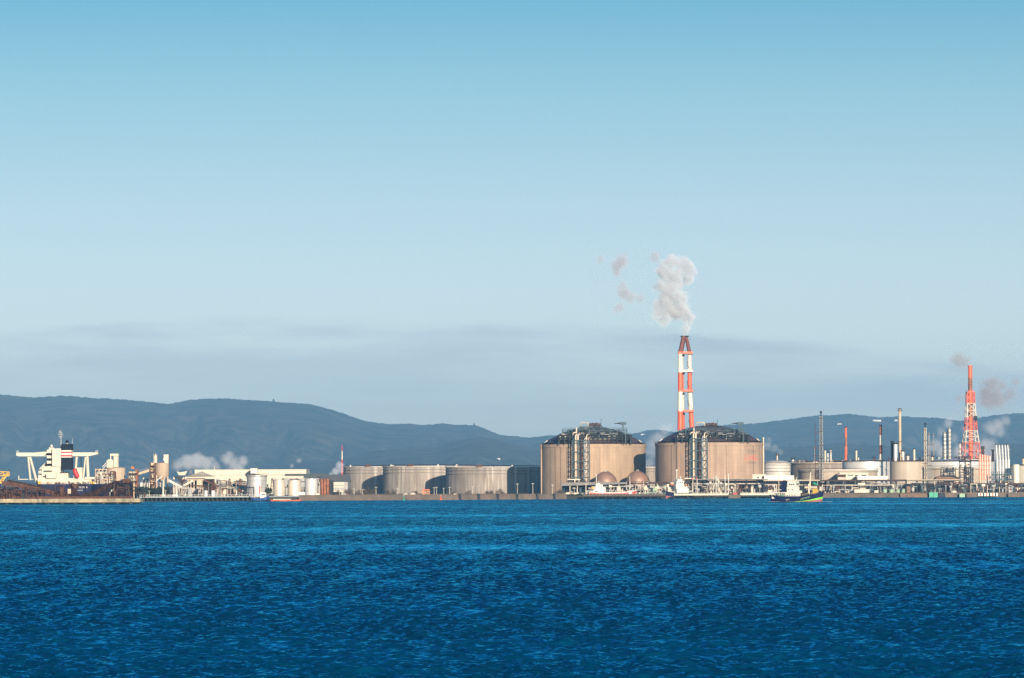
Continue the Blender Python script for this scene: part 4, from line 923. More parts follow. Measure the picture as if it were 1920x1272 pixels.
# ================================================================ ORE PIER AND ITS CONVEYORS (left)
DP = 2312.0
def zt_(px, py, D): return Z(px, py, D)
pz = Z(130, 935.5, DP)
px1 = X(263, DP)
pr = empty('pier', (X(120, DP), DP, 0), 'stained concrete pier running in from the left edge', 'pier')
k = MB(); k.box(-420, px1, DP, DP + 26, 0.9, pz); k.build('deck', M['pier'], pr)
k = MB()
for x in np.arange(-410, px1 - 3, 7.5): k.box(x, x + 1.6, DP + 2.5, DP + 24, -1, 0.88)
k.box(-420, px1 - 2, DP + 5, DP + 24, -1, 0.87); k.build('pile_wall', M['wet_shaded'], pr)
def seg(px, py, D): p = P(px, py, D); return (p.x, D, p.z)
def conveyor(pts, D, w, h, mt, label, belt='dark_steel', legs=(), leg_mt='rust', side=None, name='conveyor', cat='conveyor', group='conveyors of the ore pier', zb=None):
    a = seg(*pts[0], D); t = empty(name, a, label, cat, group); zb = pz if zb is None else zb
    g_ = MB(); b_ = MB(); r_ = MB()
    for p, q in zip(pts[:-1], pts[1:]):
        p, q = seg(*p, D), seg(*q, D)
        for yy in (D, D + w):
            g_.prism([(p[0], p[2] - h), (q[0], q[2] - h), (q[0], q[2] - h * 0.72), (p[0], p[2] - h * 0.72)], yy - .15, yy + .15)
            g_.prism([(p[0], p[2] - h * 0.25), (q[0], q[2] - h * 0.25), (q[0], q[2]), (p[0], p[2])], yy - .15, yy + .15)
            L_ = math.hypot(q[0] - p[0], q[2] - p[2]); n = max(1, int(L_ / 2.4))
            for i in range(n):
                f0, f1 = i / n, (i + 1) / n; e = 1 if i % 2 else 0
                A = Vector((p[0] + (q[0] - p[0]) * f0, yy, p[2] + (q[2] - p[2]) * f0 - (h * .9 if e else h * .1))); B = Vector((p[0] + (q[0] - p[0]) * f1, yy, p[2] + (q[2] - p[2]) * f1 - (h * .1 if e else h * .9)))
                g_.tube(A, B, 0.16, 4)
        b_.prism([(p[0], p[2] - h * .62), (q[0], q[2] - h * .62), (q[0], q[2] - h * .45), (p[0], p[2] - h * .45)], D + .3, D + w - .3)
        for i in range(n * 2 + 1):
            f = i / (n * 2); xx = p[0] + (q[0] - p[0]) * f; z = p[2] + (q[2] - p[2]) * f; r_.box(xx - .05, xx + .05, D - .3, D - .2, z, z + 1.0)
        r_.tube((p[0], D - .25, p[2] + 1.0), (q[0], D - .25, q[2] + 1.0), 0.06, 4)
    g_.build('girder', M[mt], t); b_.build('belt', M[belt], t); r_.build('walkway_railing', M[leg_mt], t)
    if side:
        s_ = MB()
        for p, q in zip(pts[:-1], pts[1:]):
            p, q = seg(*p, D), seg(*q, D); s_.prism([(p[0], p[2] - h * .95), (q[0], q[2] - h * .95), (q[0], q[2] - h * .1), (p[0], p[2] - h * .1)], D - .32, D - .18)
        s_.build('side_plating', M[side], t)
    for lp in legs:
        q = np.interp(lp, [p[0] for p in pts], [p[1] for p in pts]); s_ = seg(lp, q, D); l = MB()
        for yy in (D + .2, D + w - .2):
            l.tube((s_[0] - 1.3, yy, zb), (s_[0] - .3, yy, s_[2] - h), 0.3, 4); l.tube((s_[0] + 1.3, yy, zb), (s_[0] + .3, yy, s_[2] - h), 0.3, 4)
            if s_[2] - h - zb > 1.5: l.box(s_[0] - .9, s_[0] + .9, yy - .15, yy + .15, (zb + s_[2] - h) / 2, (zb + s_[2] - h) / 2 + .3)
        l.build('trestle', M[leg_mt], t)
    return t
conveyor([(-12, 930.5), (250, 930.5)], DP + 6, 2.4, 1.5, 'rust', 'long low rusty conveyor lying flat along the pier edge', legs=(20, 60, 100, 140, 180, 220), side='rust_light')
conveyor([(4, 902.5), (30, 905.5), (78, 915), (122, 929)], DP + 12, 4.0, 2.4, 'rust_light', 'rusty inclined conveyor falling from the yellow machine towards the middle of the pier', legs=(48, 80), side='rust_light')
conveyor([(14, 900), (60, 909), (118, 925)], DP + 17, 3.0, 2.2, 'rust', 'darker rusty conveyor behind the falling one', legs=(30, 70), side='rust')
conveyor([(150, 929), (172, 922), (196, 911), (212, 903), (226, 901)], DP + 11, 4.5, 2.8, 'rust', 'thick dark brown conveyor climbing to the right end of the pier', legs=(180, 200), side='rust')
conveyor([(152, 932), (176, 926), (200, 915.5), (214, 909)], DP + 13, 3.5, 2.0, 'dark_steel', 'black shadowed gallery close under the climbing brown conveyor', legs=(), side='dark', leg_mt='rust')
conveyor([(212, 912.5), (252, 912.5)], DP + 13, 4.5, 1.0, 'rust', 'short flat rusty gallery on posts at the right end of the pier', legs=(216, 224, 233, 242, 251), side='rust_light')
conveyor([(-10, 918), (30, 917), (60, 926)], DP + 10, 2.4, 1.6, 'rust_light', 'short rusty gallery in the tangle at the left edge of the pier', legs=(4, 20), side='rust_light')

def clutter(t, px0, px1, py0, py1, D, dep, mts, n, seed, smax=3.2, zb=None, nm=None):
    """irregular machinery: boxes, drums, pipes and posts, each a part of its own"""
    rng = random.Random(seed); n = min(n, 96 // len(mts))
    for mt in mts:
        for i in range(n):
            k = MB(); px = rng.uniform(px0, px1); py = rng.uniform(py0, py1); y = D + rng.uniform(0, dep); x = X(px, y); zt = Z(px, py, y); b = zb if zb is not None else GZ
            ty = rng.random()
            if ty < 0.25:
                w = rng.uniform(.5, smax); h = min(rng.uniform(.8, smax), zt - b); e = rng.uniform(.5, 2); k.box(x, x + w, y, y + e, zt - h, zt)
                if zt - h > b + .1: k.box(x + w * .4, x + w * .4 + .3, y + e * .4, y + e * .4 + .3, b, zt - h - .003)
                nm_ = 'cabinet'
            elif ty < 0.5: k.box(x - .15, x + .15, y, y + .3, b, zt); k.box(x - .6, x + .6, y - .02, y + .32, zt - .3, zt + .01); nm_ = 'post'
            elif ty < 0.78:
                L_ = rng.uniform(2, 9); r = rng.uniform(.14, .38); k.path([(x, y, b), (x, y, zt), (x + L_, y, zt), (x + L_, y, b)], r, 5); nm_ = 'pipe'
            elif ty < 0.9: k.tube((x, y, b), (x + rng.uniform(-3, 3), y, zt), rng.uniform(.12, .28), 4); nm_ = 'brace'
            else: r = rng.uniform(.5, smax / 2.6); h = max(0.6, min(zt - b, r * 5)); k.lathe((x, y, b), [(r, 0), (r, h), (r * .6, h + r * .35), (.05, h + r * .45)], 10); nm_ = 'vessel'
            k.build(nm_, M[mt], t)
    return t
t = empty('loading_station', (X(235, DP + 8), DP + 8, pz), 'rusty transfer house on posts at the right end of the pier', 'transfer station')
k = MB(); Bx(k, 230, 243, 898, 906, DP + 13.5, 5); k.build('housing', M['rust_light'], t)
clutter(t, 210, 244, 906, 930, DP + 8, 8, ['rust', 'rust_light', 'dark_steel'], 18, 12, zb=pz)
k = MB(); Bx(k, 213, 220, 920, 932, DP + 9, 3); Bx(k, 205, 222, 931, 934, DP + 8, 4); k.build('hopper', M['rust_light'], t)
k = MB(); Bx(k, 250.3, 252, 905, 934.5, DP + 9, .6); k.build('post', M['tan'], t)
t = empty('loading_machine', (X(12, DP + 10), DP + 10, pz), 'tangle of rusty gangways and rails below the yellow girder', 'loading machine')
clutter(t, -8, 60, 913, 931, DP + 4, 10, ['rust', 'rust_light', 'dark_steel'], 30, 21, zb=pz)
k = MB(); Bx(k, 11.6, 13, 905, 934.5, DP + 3, .5); k.build('post', M['rust_light'], t)
t = empty('crane', (X(8, DP + 14), DP + 14, pz), 'yellow steel crane jutting in at the left edge', 'crane')
k = MB(); k.truss(seg(-14, 888, DP + 14), seg(17, 889, DP + 14), 3, 2.2, 2.6, 0.28); k.build('girder', M['yellow'], t)
k = MB(); a, b = seg(-12, 905.5, DP + 14), seg(18, 906, DP + 14); k.box(a[0], b[0], DP + 13, DP + 15, a[2] - .45, a[2] + .45); k.build('lower_beam', M['yellow'], t)
k = MB(); k.tube(seg(14.5, 888, DP + 13.5), seg(3, 906, DP + 13.5), 0.55, 4); k.tube(seg(11, 889, DP + 15), seg(-2, 906, DP + 15), 0.4, 4); k.build('strut', M['yellow'], t)
k = MB()
for q in (0, 9): k.tube(seg(q, 906, DP + 14), seg(q, 934.5, DP + 14), 0.4, 4)
k.build('leg', M['rust'], t)
t = empty('winch_house', (X(131, DP + 9), DP + 9, pz), 'small ochre machine box with a drum on the middle of the pier', 'machine')
k = MB(); Bx(k, 127, 134, 917, 926, DP + 9, 3); k.build('housing', M['tan'], t); k = MB(); k.cyl((X(137, DP + 9), DP + 10, pz), 1.6, 5.5, 12); k.build('drum', M['rust'], t)
clutter(t, 95, 146, 905, 930, DP + 9, 6, ['rust', 'rust_light'], 14, 5, zb=pz)

# ================================================================ THE ORE CARRIER (stern towards us)
def ore_carrier():
    D = 2400; t = empty('ore_carrier', (X(122, D), D, 0), 'big ore carrier seen from astern with black funnel and white bridge wings', 'ship')
    xx = lambda p: X(p, D); zz = lambda y, p=120: Z(p, y, D)
    xl, xr, zd = xx(62), xx(184), zz(908)
    k = MB()      # hull: stern sections running forward
    secs = [(D, .80, zd, 1.5), (D + 8, .92, zd, 0.0), (D + 30, 1.0, zd, -1), (D + 230, 1.0, zd, -1), (D + 262, .55, zd + 1.5, -1), (D + 275, .04, zd + 2, -1)]
    cxh = (xl + xr) / 2; hw = (xr - xl) / 2; vs = []; fs = []
    prof = [(1.0, 1.0), (0.98, 0.55), (0.90, 0.25), (0.72, 0.0)]
    for y, s, zt, zb in secs:
        for sg in (-1, 1):
            for pw, ph in prof: vs.append((cxh + sg * hw * s * pw, y, zb + (zt - zb) * ph))
    for i in range(len(secs) - 1):
        a, b = i * 8, (i + 1) * 8
        for j in range(3): fs += [(a + j, a + j + 1, b + j + 1, b + j), (a + 4 + j, b + 4 + j, b + 5 + j, a + 5 + j)]
        fs.append((a, b, b + 4, a + 4)); fs.append((a + 3, a + 7, b + 7, b + 3))
    fs.append((0, 4, 5, 6, 7, 3, 2, 1)); k.add(vs, fs); k.build('hull', M['navy'], t)
    lt = MB(); text_flat(lt, 'OCEAN CLOVER', (xx(147.5), D - 0.06, zz(914.3)), 1.35, 1.0); text_flat(lt, 'TOKYO', (xx(149), D - 0.06, zz(920)), 0.9, 1.2)
    lt.build('lettering', M['white_clean'], t)
    W = M['white']
    k = MB(); k.box(xx(69), xx(170), D + 4, D + 24, zd, zz(897)); k.box(xx(76), xx(112), D + 6, D + 22, zz(897), zz(875)); k.box(xx(96), xx(112.5), D + 5, D + 20, zz(875), zz(841))
    k.box(xx(85), xx(96.2), D + 8, D + 20, zz(875), zz(843)); k.box(xx(88), xx(97), D + 10, D + 18, zz(843), zz(839)); k.box(xx(112), xx(126), D + 5.5, D + 12, zz(908), zz(885)); k.box(xx(142), xx(152), D + 6, D + 16, zz(904), zz(877))
    k.prism([(xx(69), zz(897)), (xx(82), zz(897)), (xx(82), zz(868)), (xx(70), zz(880))], D + 7, D + 20)
    sup = k.build('superstructure', W, t)
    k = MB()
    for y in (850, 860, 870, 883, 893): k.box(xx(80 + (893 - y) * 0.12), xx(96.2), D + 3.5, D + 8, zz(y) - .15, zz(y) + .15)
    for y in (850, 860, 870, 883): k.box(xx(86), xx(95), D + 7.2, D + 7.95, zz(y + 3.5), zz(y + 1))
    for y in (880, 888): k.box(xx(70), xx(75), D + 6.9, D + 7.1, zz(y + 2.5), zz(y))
    k.build('deck_shade_windows', M['dark_steel'], sup)  # dark deck strips put in as shade, with window rows and side panels
    k = MB(); z0, z1 = zz(855.5), zz(848.5)
    k.prism([(xx(27), zz(854)), (xx(31), z0), (xx(85), z0), (xx(85), zz(846.5)), (xx(60), z1), (xx(27), z1)], D + 9, D + 14)
    k.prism([(xx(180.5), zz(852)), (xx(164), z0), (xx(130), z0), (xx(130), z1), (xx(180.5), z1)], D + 9, D + 14); k.prism([(xx(85), z0), (xx(130), z0), (xx(130), z1), (xx(85), z1)], D + 10, D + 13)
    k.build('bridge_wing', W, t)
    for a, ya, b, yb, r in ((52, 856, 66, 907, .75), (48.5, 856, 53, 899, .6), (160, 856, 162, 905, .85), (156.5, 857, 152, 900, .5), (140, 856, 137, 897, .7)):
        k = MB(); k.tube((xx(a), D + 11, zz(ya)), (xx(b), D + 11, zz(yb) - 0.4), r, 8, r * 1.15); k.build('wing_support', W, t)
    for q in (29, 178):
        k = MB()
        for e in (-2, 0, 2): k.box(xx(q + e) - .08, xx(q + e) + .08, D + 10, D + 10.2, z1, z1 + 1.1)
        k.box(xx(q - 2), xx(q + 2), D + 10, D + 10.1, z1 + 1.0, z1 + 1.12); k.build('wing_rail', M['light_grey'], t)
    f = MB(); f.mat(0); x0, x1 = xx(112.5), xx(133.5); m_ = [M['black'], M['white_clean'], M['crimson']]
    def fb(ya, yb, mi, ex=0.0):
        f.mat(mi); sh = lambda y: 0.35 * (zz(832) - zz(y)) / 14
        f.add([(x0 + 1 * .3 - sh(y) * .3 - ex, D + yy, zz(y)) if s < 0 else (x1 - .3 + sh(y) * .4 + ex, D + yy, zz(y)) for y in (ya, yb) for yy in (4 - ex, 13 + ex) for s in (-1, 1)], [(0, 2, 3, 1), (4, 5, 7, 6), (0, 1, 5, 4), (2, 6, 7, 3), (0, 4, 6, 2), (1, 3, 7, 5)])
    fb(881, 858, 0); fb(858, 856.4, 1); fb(856.4, 853.2, 2); fb(853.2, 850, 1); fb(850, 847, 2); fb(847, 844.5, 1); fb(844.5, 832.5, 0)
    fun = f.build('funnel', m_, t)
    k = MB(); k.cyl((xx(123), D + 8, zz(832.5)), .55, 1.6, 10); k.build('exhaust_pipe', M['cream'], fun)
    k = MB(); k.ball((xx(123), D + 8, zz(828.5)), .95, 12, 1.15); k.build('exhaust_hood', M['black'], fun)
    k = MB(); x = xx(110); k.tube((x, D + 12, zz(841)), (x, D + 12, zz(806)), .38, 6, .2)
    for y, w in ((815, 1.6), (819.5, 1.3), (812, 1.1)): k.box(x - w, x + w * .8, D + 11.6, D + 12.4, zz(y), zz(y) + .35)
    k.ball((x - .8, D + 12, zz(809)), .5, 8); k.build('radar_mast', M['grey'], t)
    k = MB(); k.ball((xx(92), D + 13, zz(836)), .8, 12); k.build('satellite_dome', M['white_clean'], t)
    k = MB(); k.tube((xx(131.5), D + 12, zz(844)), (xx(131.5), D + 12, zz(822)), .08, 4); k.build('whip_antenna', M['white_clean'], t)
    k = MB(); a, b = (xx(139.5), D + 2, zz(883)), (xx(144), D + 2, zz(893)); k.tube(a, b, 1.3, 12); k.ball(a, 1.3, 10); k.ball(b, 1.3, 10); k.build('free_fall_lifeboat', M['crimson'], t)
    k = MB()
    for q in (137, 141, 145): k.tube((xx(q), D + 3, zd), (xx(q + .5), D + 3, zz(888)), .18, 4)
    k.build('lifeboat_ramp', M['cream'], t)
    k = MB(); k.box(xx(29), xx(88), D + 14, D + 16, zz(899.5), zz(898)); k.box(xx(29), xx(30.5), D + 14, D + 15, zz(898), zz(892)); k.build('deck_gangway', W, t)
    k = MB(); k.box(xx(86), xx(104), D + 2, D + 5, zz(897), zz(887.5)); k.build('winch_housing', M['cream'], t); k = MB(); k.box(xx(158), xx(177), D + 3, D + 12, zz(899), zz(895)); k.build('deck_house', M['cream'], t)
    rng = random.Random(3)
    for mt in ('cream', 'light_grey', 'yellow', 'black', 'rust_light'):
        k = MB()
        for i in range(9): q = rng.uniform(66, 180); w = rng.uniform(.5, 1.6); k.box(xx(q), xx(q) + w, D + 1 + rng.random() * 3, D + 4.5, zd, zd + rng.uniform(.6, 1.7))
        k.build('deck_fitting', M[mt], t)
    k = MB()
    for i in range(60): q = xl + hw * .22 + (xr - xl - hw * .44) * i / 59; k.tube((q, D + .5, zd), (q, D + .5, zd + 1.1), .05, 4)
    for h in (.55, 1.1): k.tube((xl + hw * .22, D + .5, zd + h), (xr - hw * .22, D + .5, zd + h), .05, 4)
    k.build('railing', M['white'], t)
    k = MB(); k.box(xx(112), xx(137), D + 3, D + 9, zz(885.8), zz(885)); k.tube((xx(150), D + 9, zz(877)), (xx(148.5), D + 9, zz(858)), .25, 6); k.build('crane_post', M['dark_steel'], t)
ore_carrier()

# ================================================================ BULK TERMINAL (silos, sheds, galleries)
G = 'silos and headhouses of the bulk terminal'
def silo(px, r, yt, D, mt, label, roof='cone', zb=GZ, hopper=None, name='silo', legs=0):
    x = X(px, D); Rr = m_px(r, D); zt = Z(px, yt, D); t = empty(name, (x, D, GZ), label, 'silo', G)
    k = MB()
    if hopper: zc, zh = Z(px, hopper[0], D), Z(px, hopper[1], D); k.lathe((x, D, 0), [(Rr * .25, zh), (Rr, zc), (Rr, zt)], 36)
    else: k.lathe((x, D, 0), [(Rr, zb), (Rr, zt)], 36)
    k.build('drum', M[mt], t)
    k = MB(); k.lathe((x, D, zt), [(Rr + .2, 0), (Rr + .2, .3), (Rr * .3, Rr * .16)], 36); k.build('roof', M[mt], t)
    if legs:
        for i in range(legs):
            a = 2 * math.pi * i / legs + .4; l = MB(); l.tube((x + Rr * .85 * math.cos(a), D + Rr * .85 * math.sin(a), GZ), (x + Rr * .85 * math.cos(a), D + Rr * .85 * math.sin(a), Z(px, hopper[0], D)), .55, 8); l.build('leg', M[mt], t)
    return t
D = 2790
t = silo(217.5, 17.5, 878.5, D, 'silo', 'broad pale grey silo behind the climbing brown conveyor')
t = empty('headhouse', (X(212, D), D, GZ), 'tall open cream headframe above the broad grey silo', 'headhouse', G)
k = MB()
for px in (207.5, 214, 221): Bx(k, px - .8, px + .8, 851, 880, D - 2, 1.2, z0=Z(212, 879, D))
Bx(k, 206.5, 222, 851, 855, D - 2.1, 6); Bx(k, 214, 221, 855.5, 879, D - .7, 4, z0=Z(212, 879, D)); k.build('frame', M['cream'], t)
k = MB(); Bx(k, 200, 212, 863, 876, D - 4, 5, z0=Z(212, 877, D)); Bx(k, 203, 210, 861.5, 863, D - 3.6, 3); k.build('bin', M['cream'], t)
k = MB(); k.tube(seg(192, 876, D - 2), seg(203, 864, D - 2), .35, 4); k.tube(seg(188, 885, D - 2), seg(203, 868, D - 2), .3, 4); k.build('chute', M['light_grey'], t)
t = silo(247.5, 7.5, 885.5, D - 30, 'white', 'small bright white silo on a rusty frame at the end of the pier', hopper=(904, 906), legs=6)
scaffold(240, 257, 884, D - 38, 9, 'rust_light', 'brown open frame around the small white silo', nx=2, step=5.0, fill=.3, seed=8, group='open frames of the bulk terminal')
scaffold(179, 200, 879, D - 10, 9, 'tan', 'rust and cream steel frame left of the broad grey silo', nx=3, step=4.4, fill=.7, seed=9, group='open frames of the bulk terminal')
t = empty('elevator_tower', (X(256, D - 30), D - 30, GZ), 'narrow orange-tan elevator tower with a gabled head beside the white silo', 'tower', G)
k = MB(); Bx(k, 253.5, 258.5, 880, 930, D - 30, 3.5, z0=GZ); k.prism([(X(252.5, D), Z(256, 880, D)), (X(259.5, D), Z(256, 880, D)), (X(259, D), Z(256, 877, D)), (X(256, D), Z(256, 874, D)), (X(253, D), Z(256, 877, D))], D - 30.5, D - 26); k.build('shaft', M['rust_bright'], t)
k = MB(); Bx(k, 252, 260, 904, 930, D - 29, 4, z0=GZ); k.build('base_house', M['tan'], t)
t = silo(304, 12.6, 869.5, D, 'silo', 'big tan cement silo with a tapering hopper foot, among the dark trees', hopper=(889, 902), legs=4)
t = empty('elevator_tower', (X(281, D), D, GZ), 'dark and tan elevator tower on the left side of the cement silo', 'tower', G)
k = MB(); Bx(k, 282, 291, 868, 930, D - 3, 5, z0=GZ); k.build('shaft', M['tan'], t)
k = MB(); Bx(k, 283, 290.5, 874.5, 876.5, D - 3.6, 3); Bx(k, 283, 290.5, 879, 880, D - 3.6, 3); k.build('louvre', M['dark'], t)
t = scaffold(281.5, 290, 868, D - 7, 3.5, 'rust_light', 'lattice front of the elevator tower by the cement silo', nx=1, step=4.0, fill=.5, seed=14, group='open frames of the bulk terminal')
t = empty('bin', (X(291, D), D, Z(291, 869, D)), 'slim white bin on top of the dark elevator tower', 'bin', G)
k = MB(); k.cyl((X(291.5, D), D, Z(291, 868, D)), 1.15, Z(291, 853.5, D) - Z(291, 868, D), 14); k.tube((X(291.5, D), D, Z(291, 853.5, D)), (X(291.5, D), D, Z(291, 851, D)), .4, 6); k.build('drum', M['cream'], t)
k = MB(); k.tube((X(288.3, D), D - 1, Z(291, 870, D)), (X(288.3, D), D - 1, Z(291, 849, D)), .12, 4); k.build('pole', M['grey'], t)
t = empty('headhouse', (X(311.5, D), D, Z(311, 869, D)), 'pale box house with a bent spout on the crown of the cement silo', 'headhouse', G)
k = MB(); Bx(k, 307, 315.8, 852.5, 862, D - 2, 4); k.prism([(X(307.5, D), Z(311, 862, D)), (X(316, D), Z(311, 862, D)), (X(316, D), Z(311, 869.4, D)), (X(310, D), Z(311, 869.4, D))], D - 2, D + 2); k.build('housing', M['cream'], t)
k = MB(); k.path([seg(308, 858, D - 2.3), seg(306.5, 862, D - 2.3), seg(309, 866, D - 2.3)], .45, 6); k.build('spout', M['light_grey'], t)
conveyor([(260, 886.5), (283, 879)], D - 5, 2.6, 1.6, 'tan', 'enclosed tan conveyor bridge rising to the cement silo tower', side='tan', leg_mt='tan', group='conveyors of the bulk terminal', zb=GZ)
conveyor([(316, 898.5), (350, 916)], D - 12, 3.0, 1.8, 'light_grey', 'pale grey conveyor sloping down to the right from the cement silo', side='light_grey', leg_mt='grey', legs=(330, 342), group='conveyors of the bulk terminal', zb=GZ)
conveyor([(292, 903), (296, 898), (304, 893)], D - 10, 1.4, .8, 'light_grey', 'short pale chute at the left foot of the cement silo', side='light_grey', leg_mt='grey', group='conveyors of the bulk terminal', zb=GZ)
conveyor([(344, 909), (362, 899.5)], D + 8, 2.4, 1.4, 'cream', 'short cream conveyor rising to the cream columned building', side='cream', leg_mt='tan', group='conveyors of the bulk terminal', zb=GZ)
conveyor([(383, 899), (424, 917)], D - 20, 2.4, 1.3, 'rust_light', 'thin brown conveyor sloping down right in front of the white heaps', side='rust_light', leg_mt='rust_light', legs=(400, 415), group='conveyors of the bulk terminal', zb=GZ)
conveyor([(325, 894.6), (462, 893.2)], D + 60, 3.0, 1.6, 'cream', 'long level cream conveyor gallery on red trestles, left of the ringed tank', side='cream', leg_mt='rust_light', legs=(338, 343, 372, 400, 430, 450), group='conveyors of the bulk terminal', zb=GZ)
conveyor([(500, 893), (569, 893)], D + 60, 3.0, 1.5, 'cream', 'level cream conveyor gallery above the shiny pair of tanks', side='cream', leg_mt='rust_light', legs=(510, 530, 556), group='conveyors of the bulk terminal', zb=GZ)
conveyor([(268, 896), (287, 896)], D + 70, 2.0, 1.2, 'cream', 'short cream gallery left of the cement silo above the trees', side='cream', leg_mt='rust_light', legs=(270, 276), group='conveyors of the bulk terminal', zb=GZ)
t = empty('hopper', (X(341, D + 50), D + 50, GZ), 'white butterfly shaped hopper above the cream conveyor gallery', 'hopper', G)
k = MB(); q = D + 50; k.prism([(X(332, q), Z(341, 884, q)), (X(338, q), Z(341, 886, q)), (X(345, q), Z(341, 885, q)), (X(351.5, q), Z(341, 883.5, q)), (X(347.5, q), Z(341, 891.5, q)), (X(336, q), Z(341, 891.5, q))], q - 3, q + 3); k.build('bin', M['white'], t)
k = MB()
for a in (337, 346): k.tube(seg(a, 891, q), (X(a, q), q, GZ), .3, 4)
k.build('leg', M['rust_light'], t)
# buildings
def house(px0, px1, yt, yb, D, dep, mt, label, roof=None, roof_y=None, name='shed', cat='shed', group='sheds and offices', wins=(), win_mt='window', lean=0, z0=None):
    x0, x1 = X(px0, D), X(px1, D); pm = (px0 + px1) / 2; zt = Z(pm, yt, D); zb = (GZ if yb is None else Z(pm, yb, D)) if z0 is None else z0
    t = empty(name, ((x0 + x1) / 2, D, zb), label, cat, group)
    k = MB(); k.box(x0, x1, D, D + dep, zb, zt); k.build('wall', M[mt], t)
    k = MB()
    if roof_y: zr = Z(pm, roof_y, D); k.add([(x0 - .3, D - .3, zt), (x1 + .3, D - .3, zt), (x1 + .3, D + dep / 2, zr), (x0 - .3, D + dep / 2, zr), (x1 + .3, D + dep + .3, zt), (x0 - .3, D + dep + .3, zt)], [(0, 1, 2, 3), (3, 2, 4, 5), (0, 3, 5), (1, 4, 2), (0, 5, 4, 1)])
    else: k.box(x0 - .3, x1 + .3, D - .3, D + dep + .3, zt + .003, zt + .4)
    k.build('roof', M[roof or mt], t)
    for a, b, c, d in wins:
        w = MB(); Bx(w, a, b, c, d, D - .08, .06); w.build('window', M[win_mt], t)
    return t
house(365, 574, 881.6, None, 3320, 60, 'white', 'very long low white warehouse stretching behind the conveyor galleries', roof='cream', name='warehouse', cat='warehouse', wins=())
house(470, 482, 879.5, 888, 3300, 12, 'white_clean', 'small white raised cabin on the middle of the long warehouse roof', roof='white_clean', name='roof_cabin', cat='cabin')
house(532, 608, 897, None, 2960, 50, 'grey', 'long shed with a grey-green pitched roof behind the shiny tanks', roof='roof_green', roof_y=888.5, name='warehouse', cat='warehouse')
t = house(598, 652, 904, None, 2930, 60, 'grey', 'grey roofed hall with cream wall bands, left of the weathered tanks', roof='roof_grey', roof_y=890, name='warehouse', cat='warehouse')
for a, b in ((905, 909), (912, 914.5), (921, 922.5)):
    k = MB(); Bx(k, 624, 645, a, b, 2929.6, .3); k.build('wall_band', M['cream'], t)
k = MB(); Bx(k, 625, 640, 923, 929, 2929.7, .2); k.build('doorway', M['dark'], t)
house(263, 290, 905, None, 2900, 30, 'light_grey', 'pale low shed behind the dark trees at the end of the pier', roof='light_grey', roof_y=901)
t = house(350, 382, 899, 901, 2800, 10, 'tan', 'cream open building on columns, left of the brown sloping conveyor', roof='cream', roof_y=896, name='open_building', cat='building')
for a in (352, 357, 363, 369, 375): k = MB(); Bx(k, a, a + 1.7, 901, 930, 2800, 1.2, z0=GZ); k.build('column', M['cream'], t)
k = MB(); Bx(k, 371, 379.5, 901, 918, 2800.2, 4); k.build('bay_wall', M['yellow'] if False else M['tan'], t)
k = MB(); Bx(k, 350, 382, 910, 912, 2799.5, 10); Bx(k, 350, 382, 919, 921, 2799.5, 10); k.build('floor_beam', M['rust_light'], t)
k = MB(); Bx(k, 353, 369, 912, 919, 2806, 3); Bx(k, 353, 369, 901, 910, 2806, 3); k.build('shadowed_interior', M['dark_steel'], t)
house(429, 464, 919, None, 2760, 16, 'cream', 'low shed with a cream front and pale green roof, left of the ringed tank', roof='pale_green', roof_y=912.5)
# covered stock heaps under white sheeting
for i, (a, b, c, yt, yb) in enumerate(((400, 409, 421, 898, 909), (408, 426, 440, 901, 909.5), (433, 452, 463, 897.5, 910), (352, 377, 400, 884, 893), (448, 461, 472, 902, 910))):
    DD = 2900 - i * 12; k = MB(); q = lambda px, py: (X(px, DD), Z(px, py, DD))
    A, B, C_ = q(a, yb), q(b, yt), q(c, yb)
    k.add([(A[0], DD, A[1]), (C_[0], DD, C_[1]), (B[0], DD + 9, B[1]), (A[0] + 3, DD + 22, A[1]), (C_[0] - 3, DD + 22, C_[1])], [(0, 1, 2), (1, 4, 2), (4, 3, 2), (3, 0, 2), (0, 3, 4, 1)])
    k2 = MB(); k2.box(A[0] + .5, C_[0] - .5, DD + 1, DD + 20, GZ, A[1] - .02)
    t = empty('covered_store', ((A[0] + C_[0]) / 2, DD, GZ), ['steep white gabled store left of the green roofed shed', 'wide white peaked store behind the brown sloping conveyor', 'tallest white peaked store touching the ringed tank', 'white sheeted heap right of the butterfly hopper', 'small white peaked store behind the ringed tank'][i], 'store', 'white peaked stores of the bulk terminal')
    k.build('roof', M['white'], t); k2.build('wall', M['dark_steel'], t)
# rusty block of pipes beside the hall
t = empty('rusty_block', (X(610, 2790), 2790, GZ), 'tall orange-rusty steel block, right of the silver tank', 'steel block')
k = MB(); Bx(k, 600, 618, 899, 930, 2790, 10, z0=GZ); k.build('housing', M['rust_bright'], t)
k = MB(); Bx(k, 618, 624.5, 901, 930, 2793, 8, z0=GZ); k.build('dark_annex', M['dark_steel'], t)
for i in range(7):
    k = MB(); px = 601 + i * 2.7; k.tube((X(px, 2789), 2789.5, GZ), (X(px, 2789), 2789.5, Z(px, 898.3, 2789)), .32, 6); k.build('pipe', M['rust_bright'] if i % 2 else M['rust_light'], t)
t = empty('process_yard', (X(400, 2720), 2720, GZ), 'jumble of small plant along the quay of the bulk terminal', 'plant')
clutter(t, 318, 470, 911, 931, 2700, 40, ['grey', 'rust_light', 'cream', 'dark_steel'], 46, 33)
t = empty('process_yard', (X(420, 2860), 2860, GZ), 'trestles and pipes under the long conveyor gallery', 'plant')
clutter(t, 320, 600, 897, 920, 2850, 30, ['rust_light', 'grey', 'dark_steel', 'tan'], 46, 34)
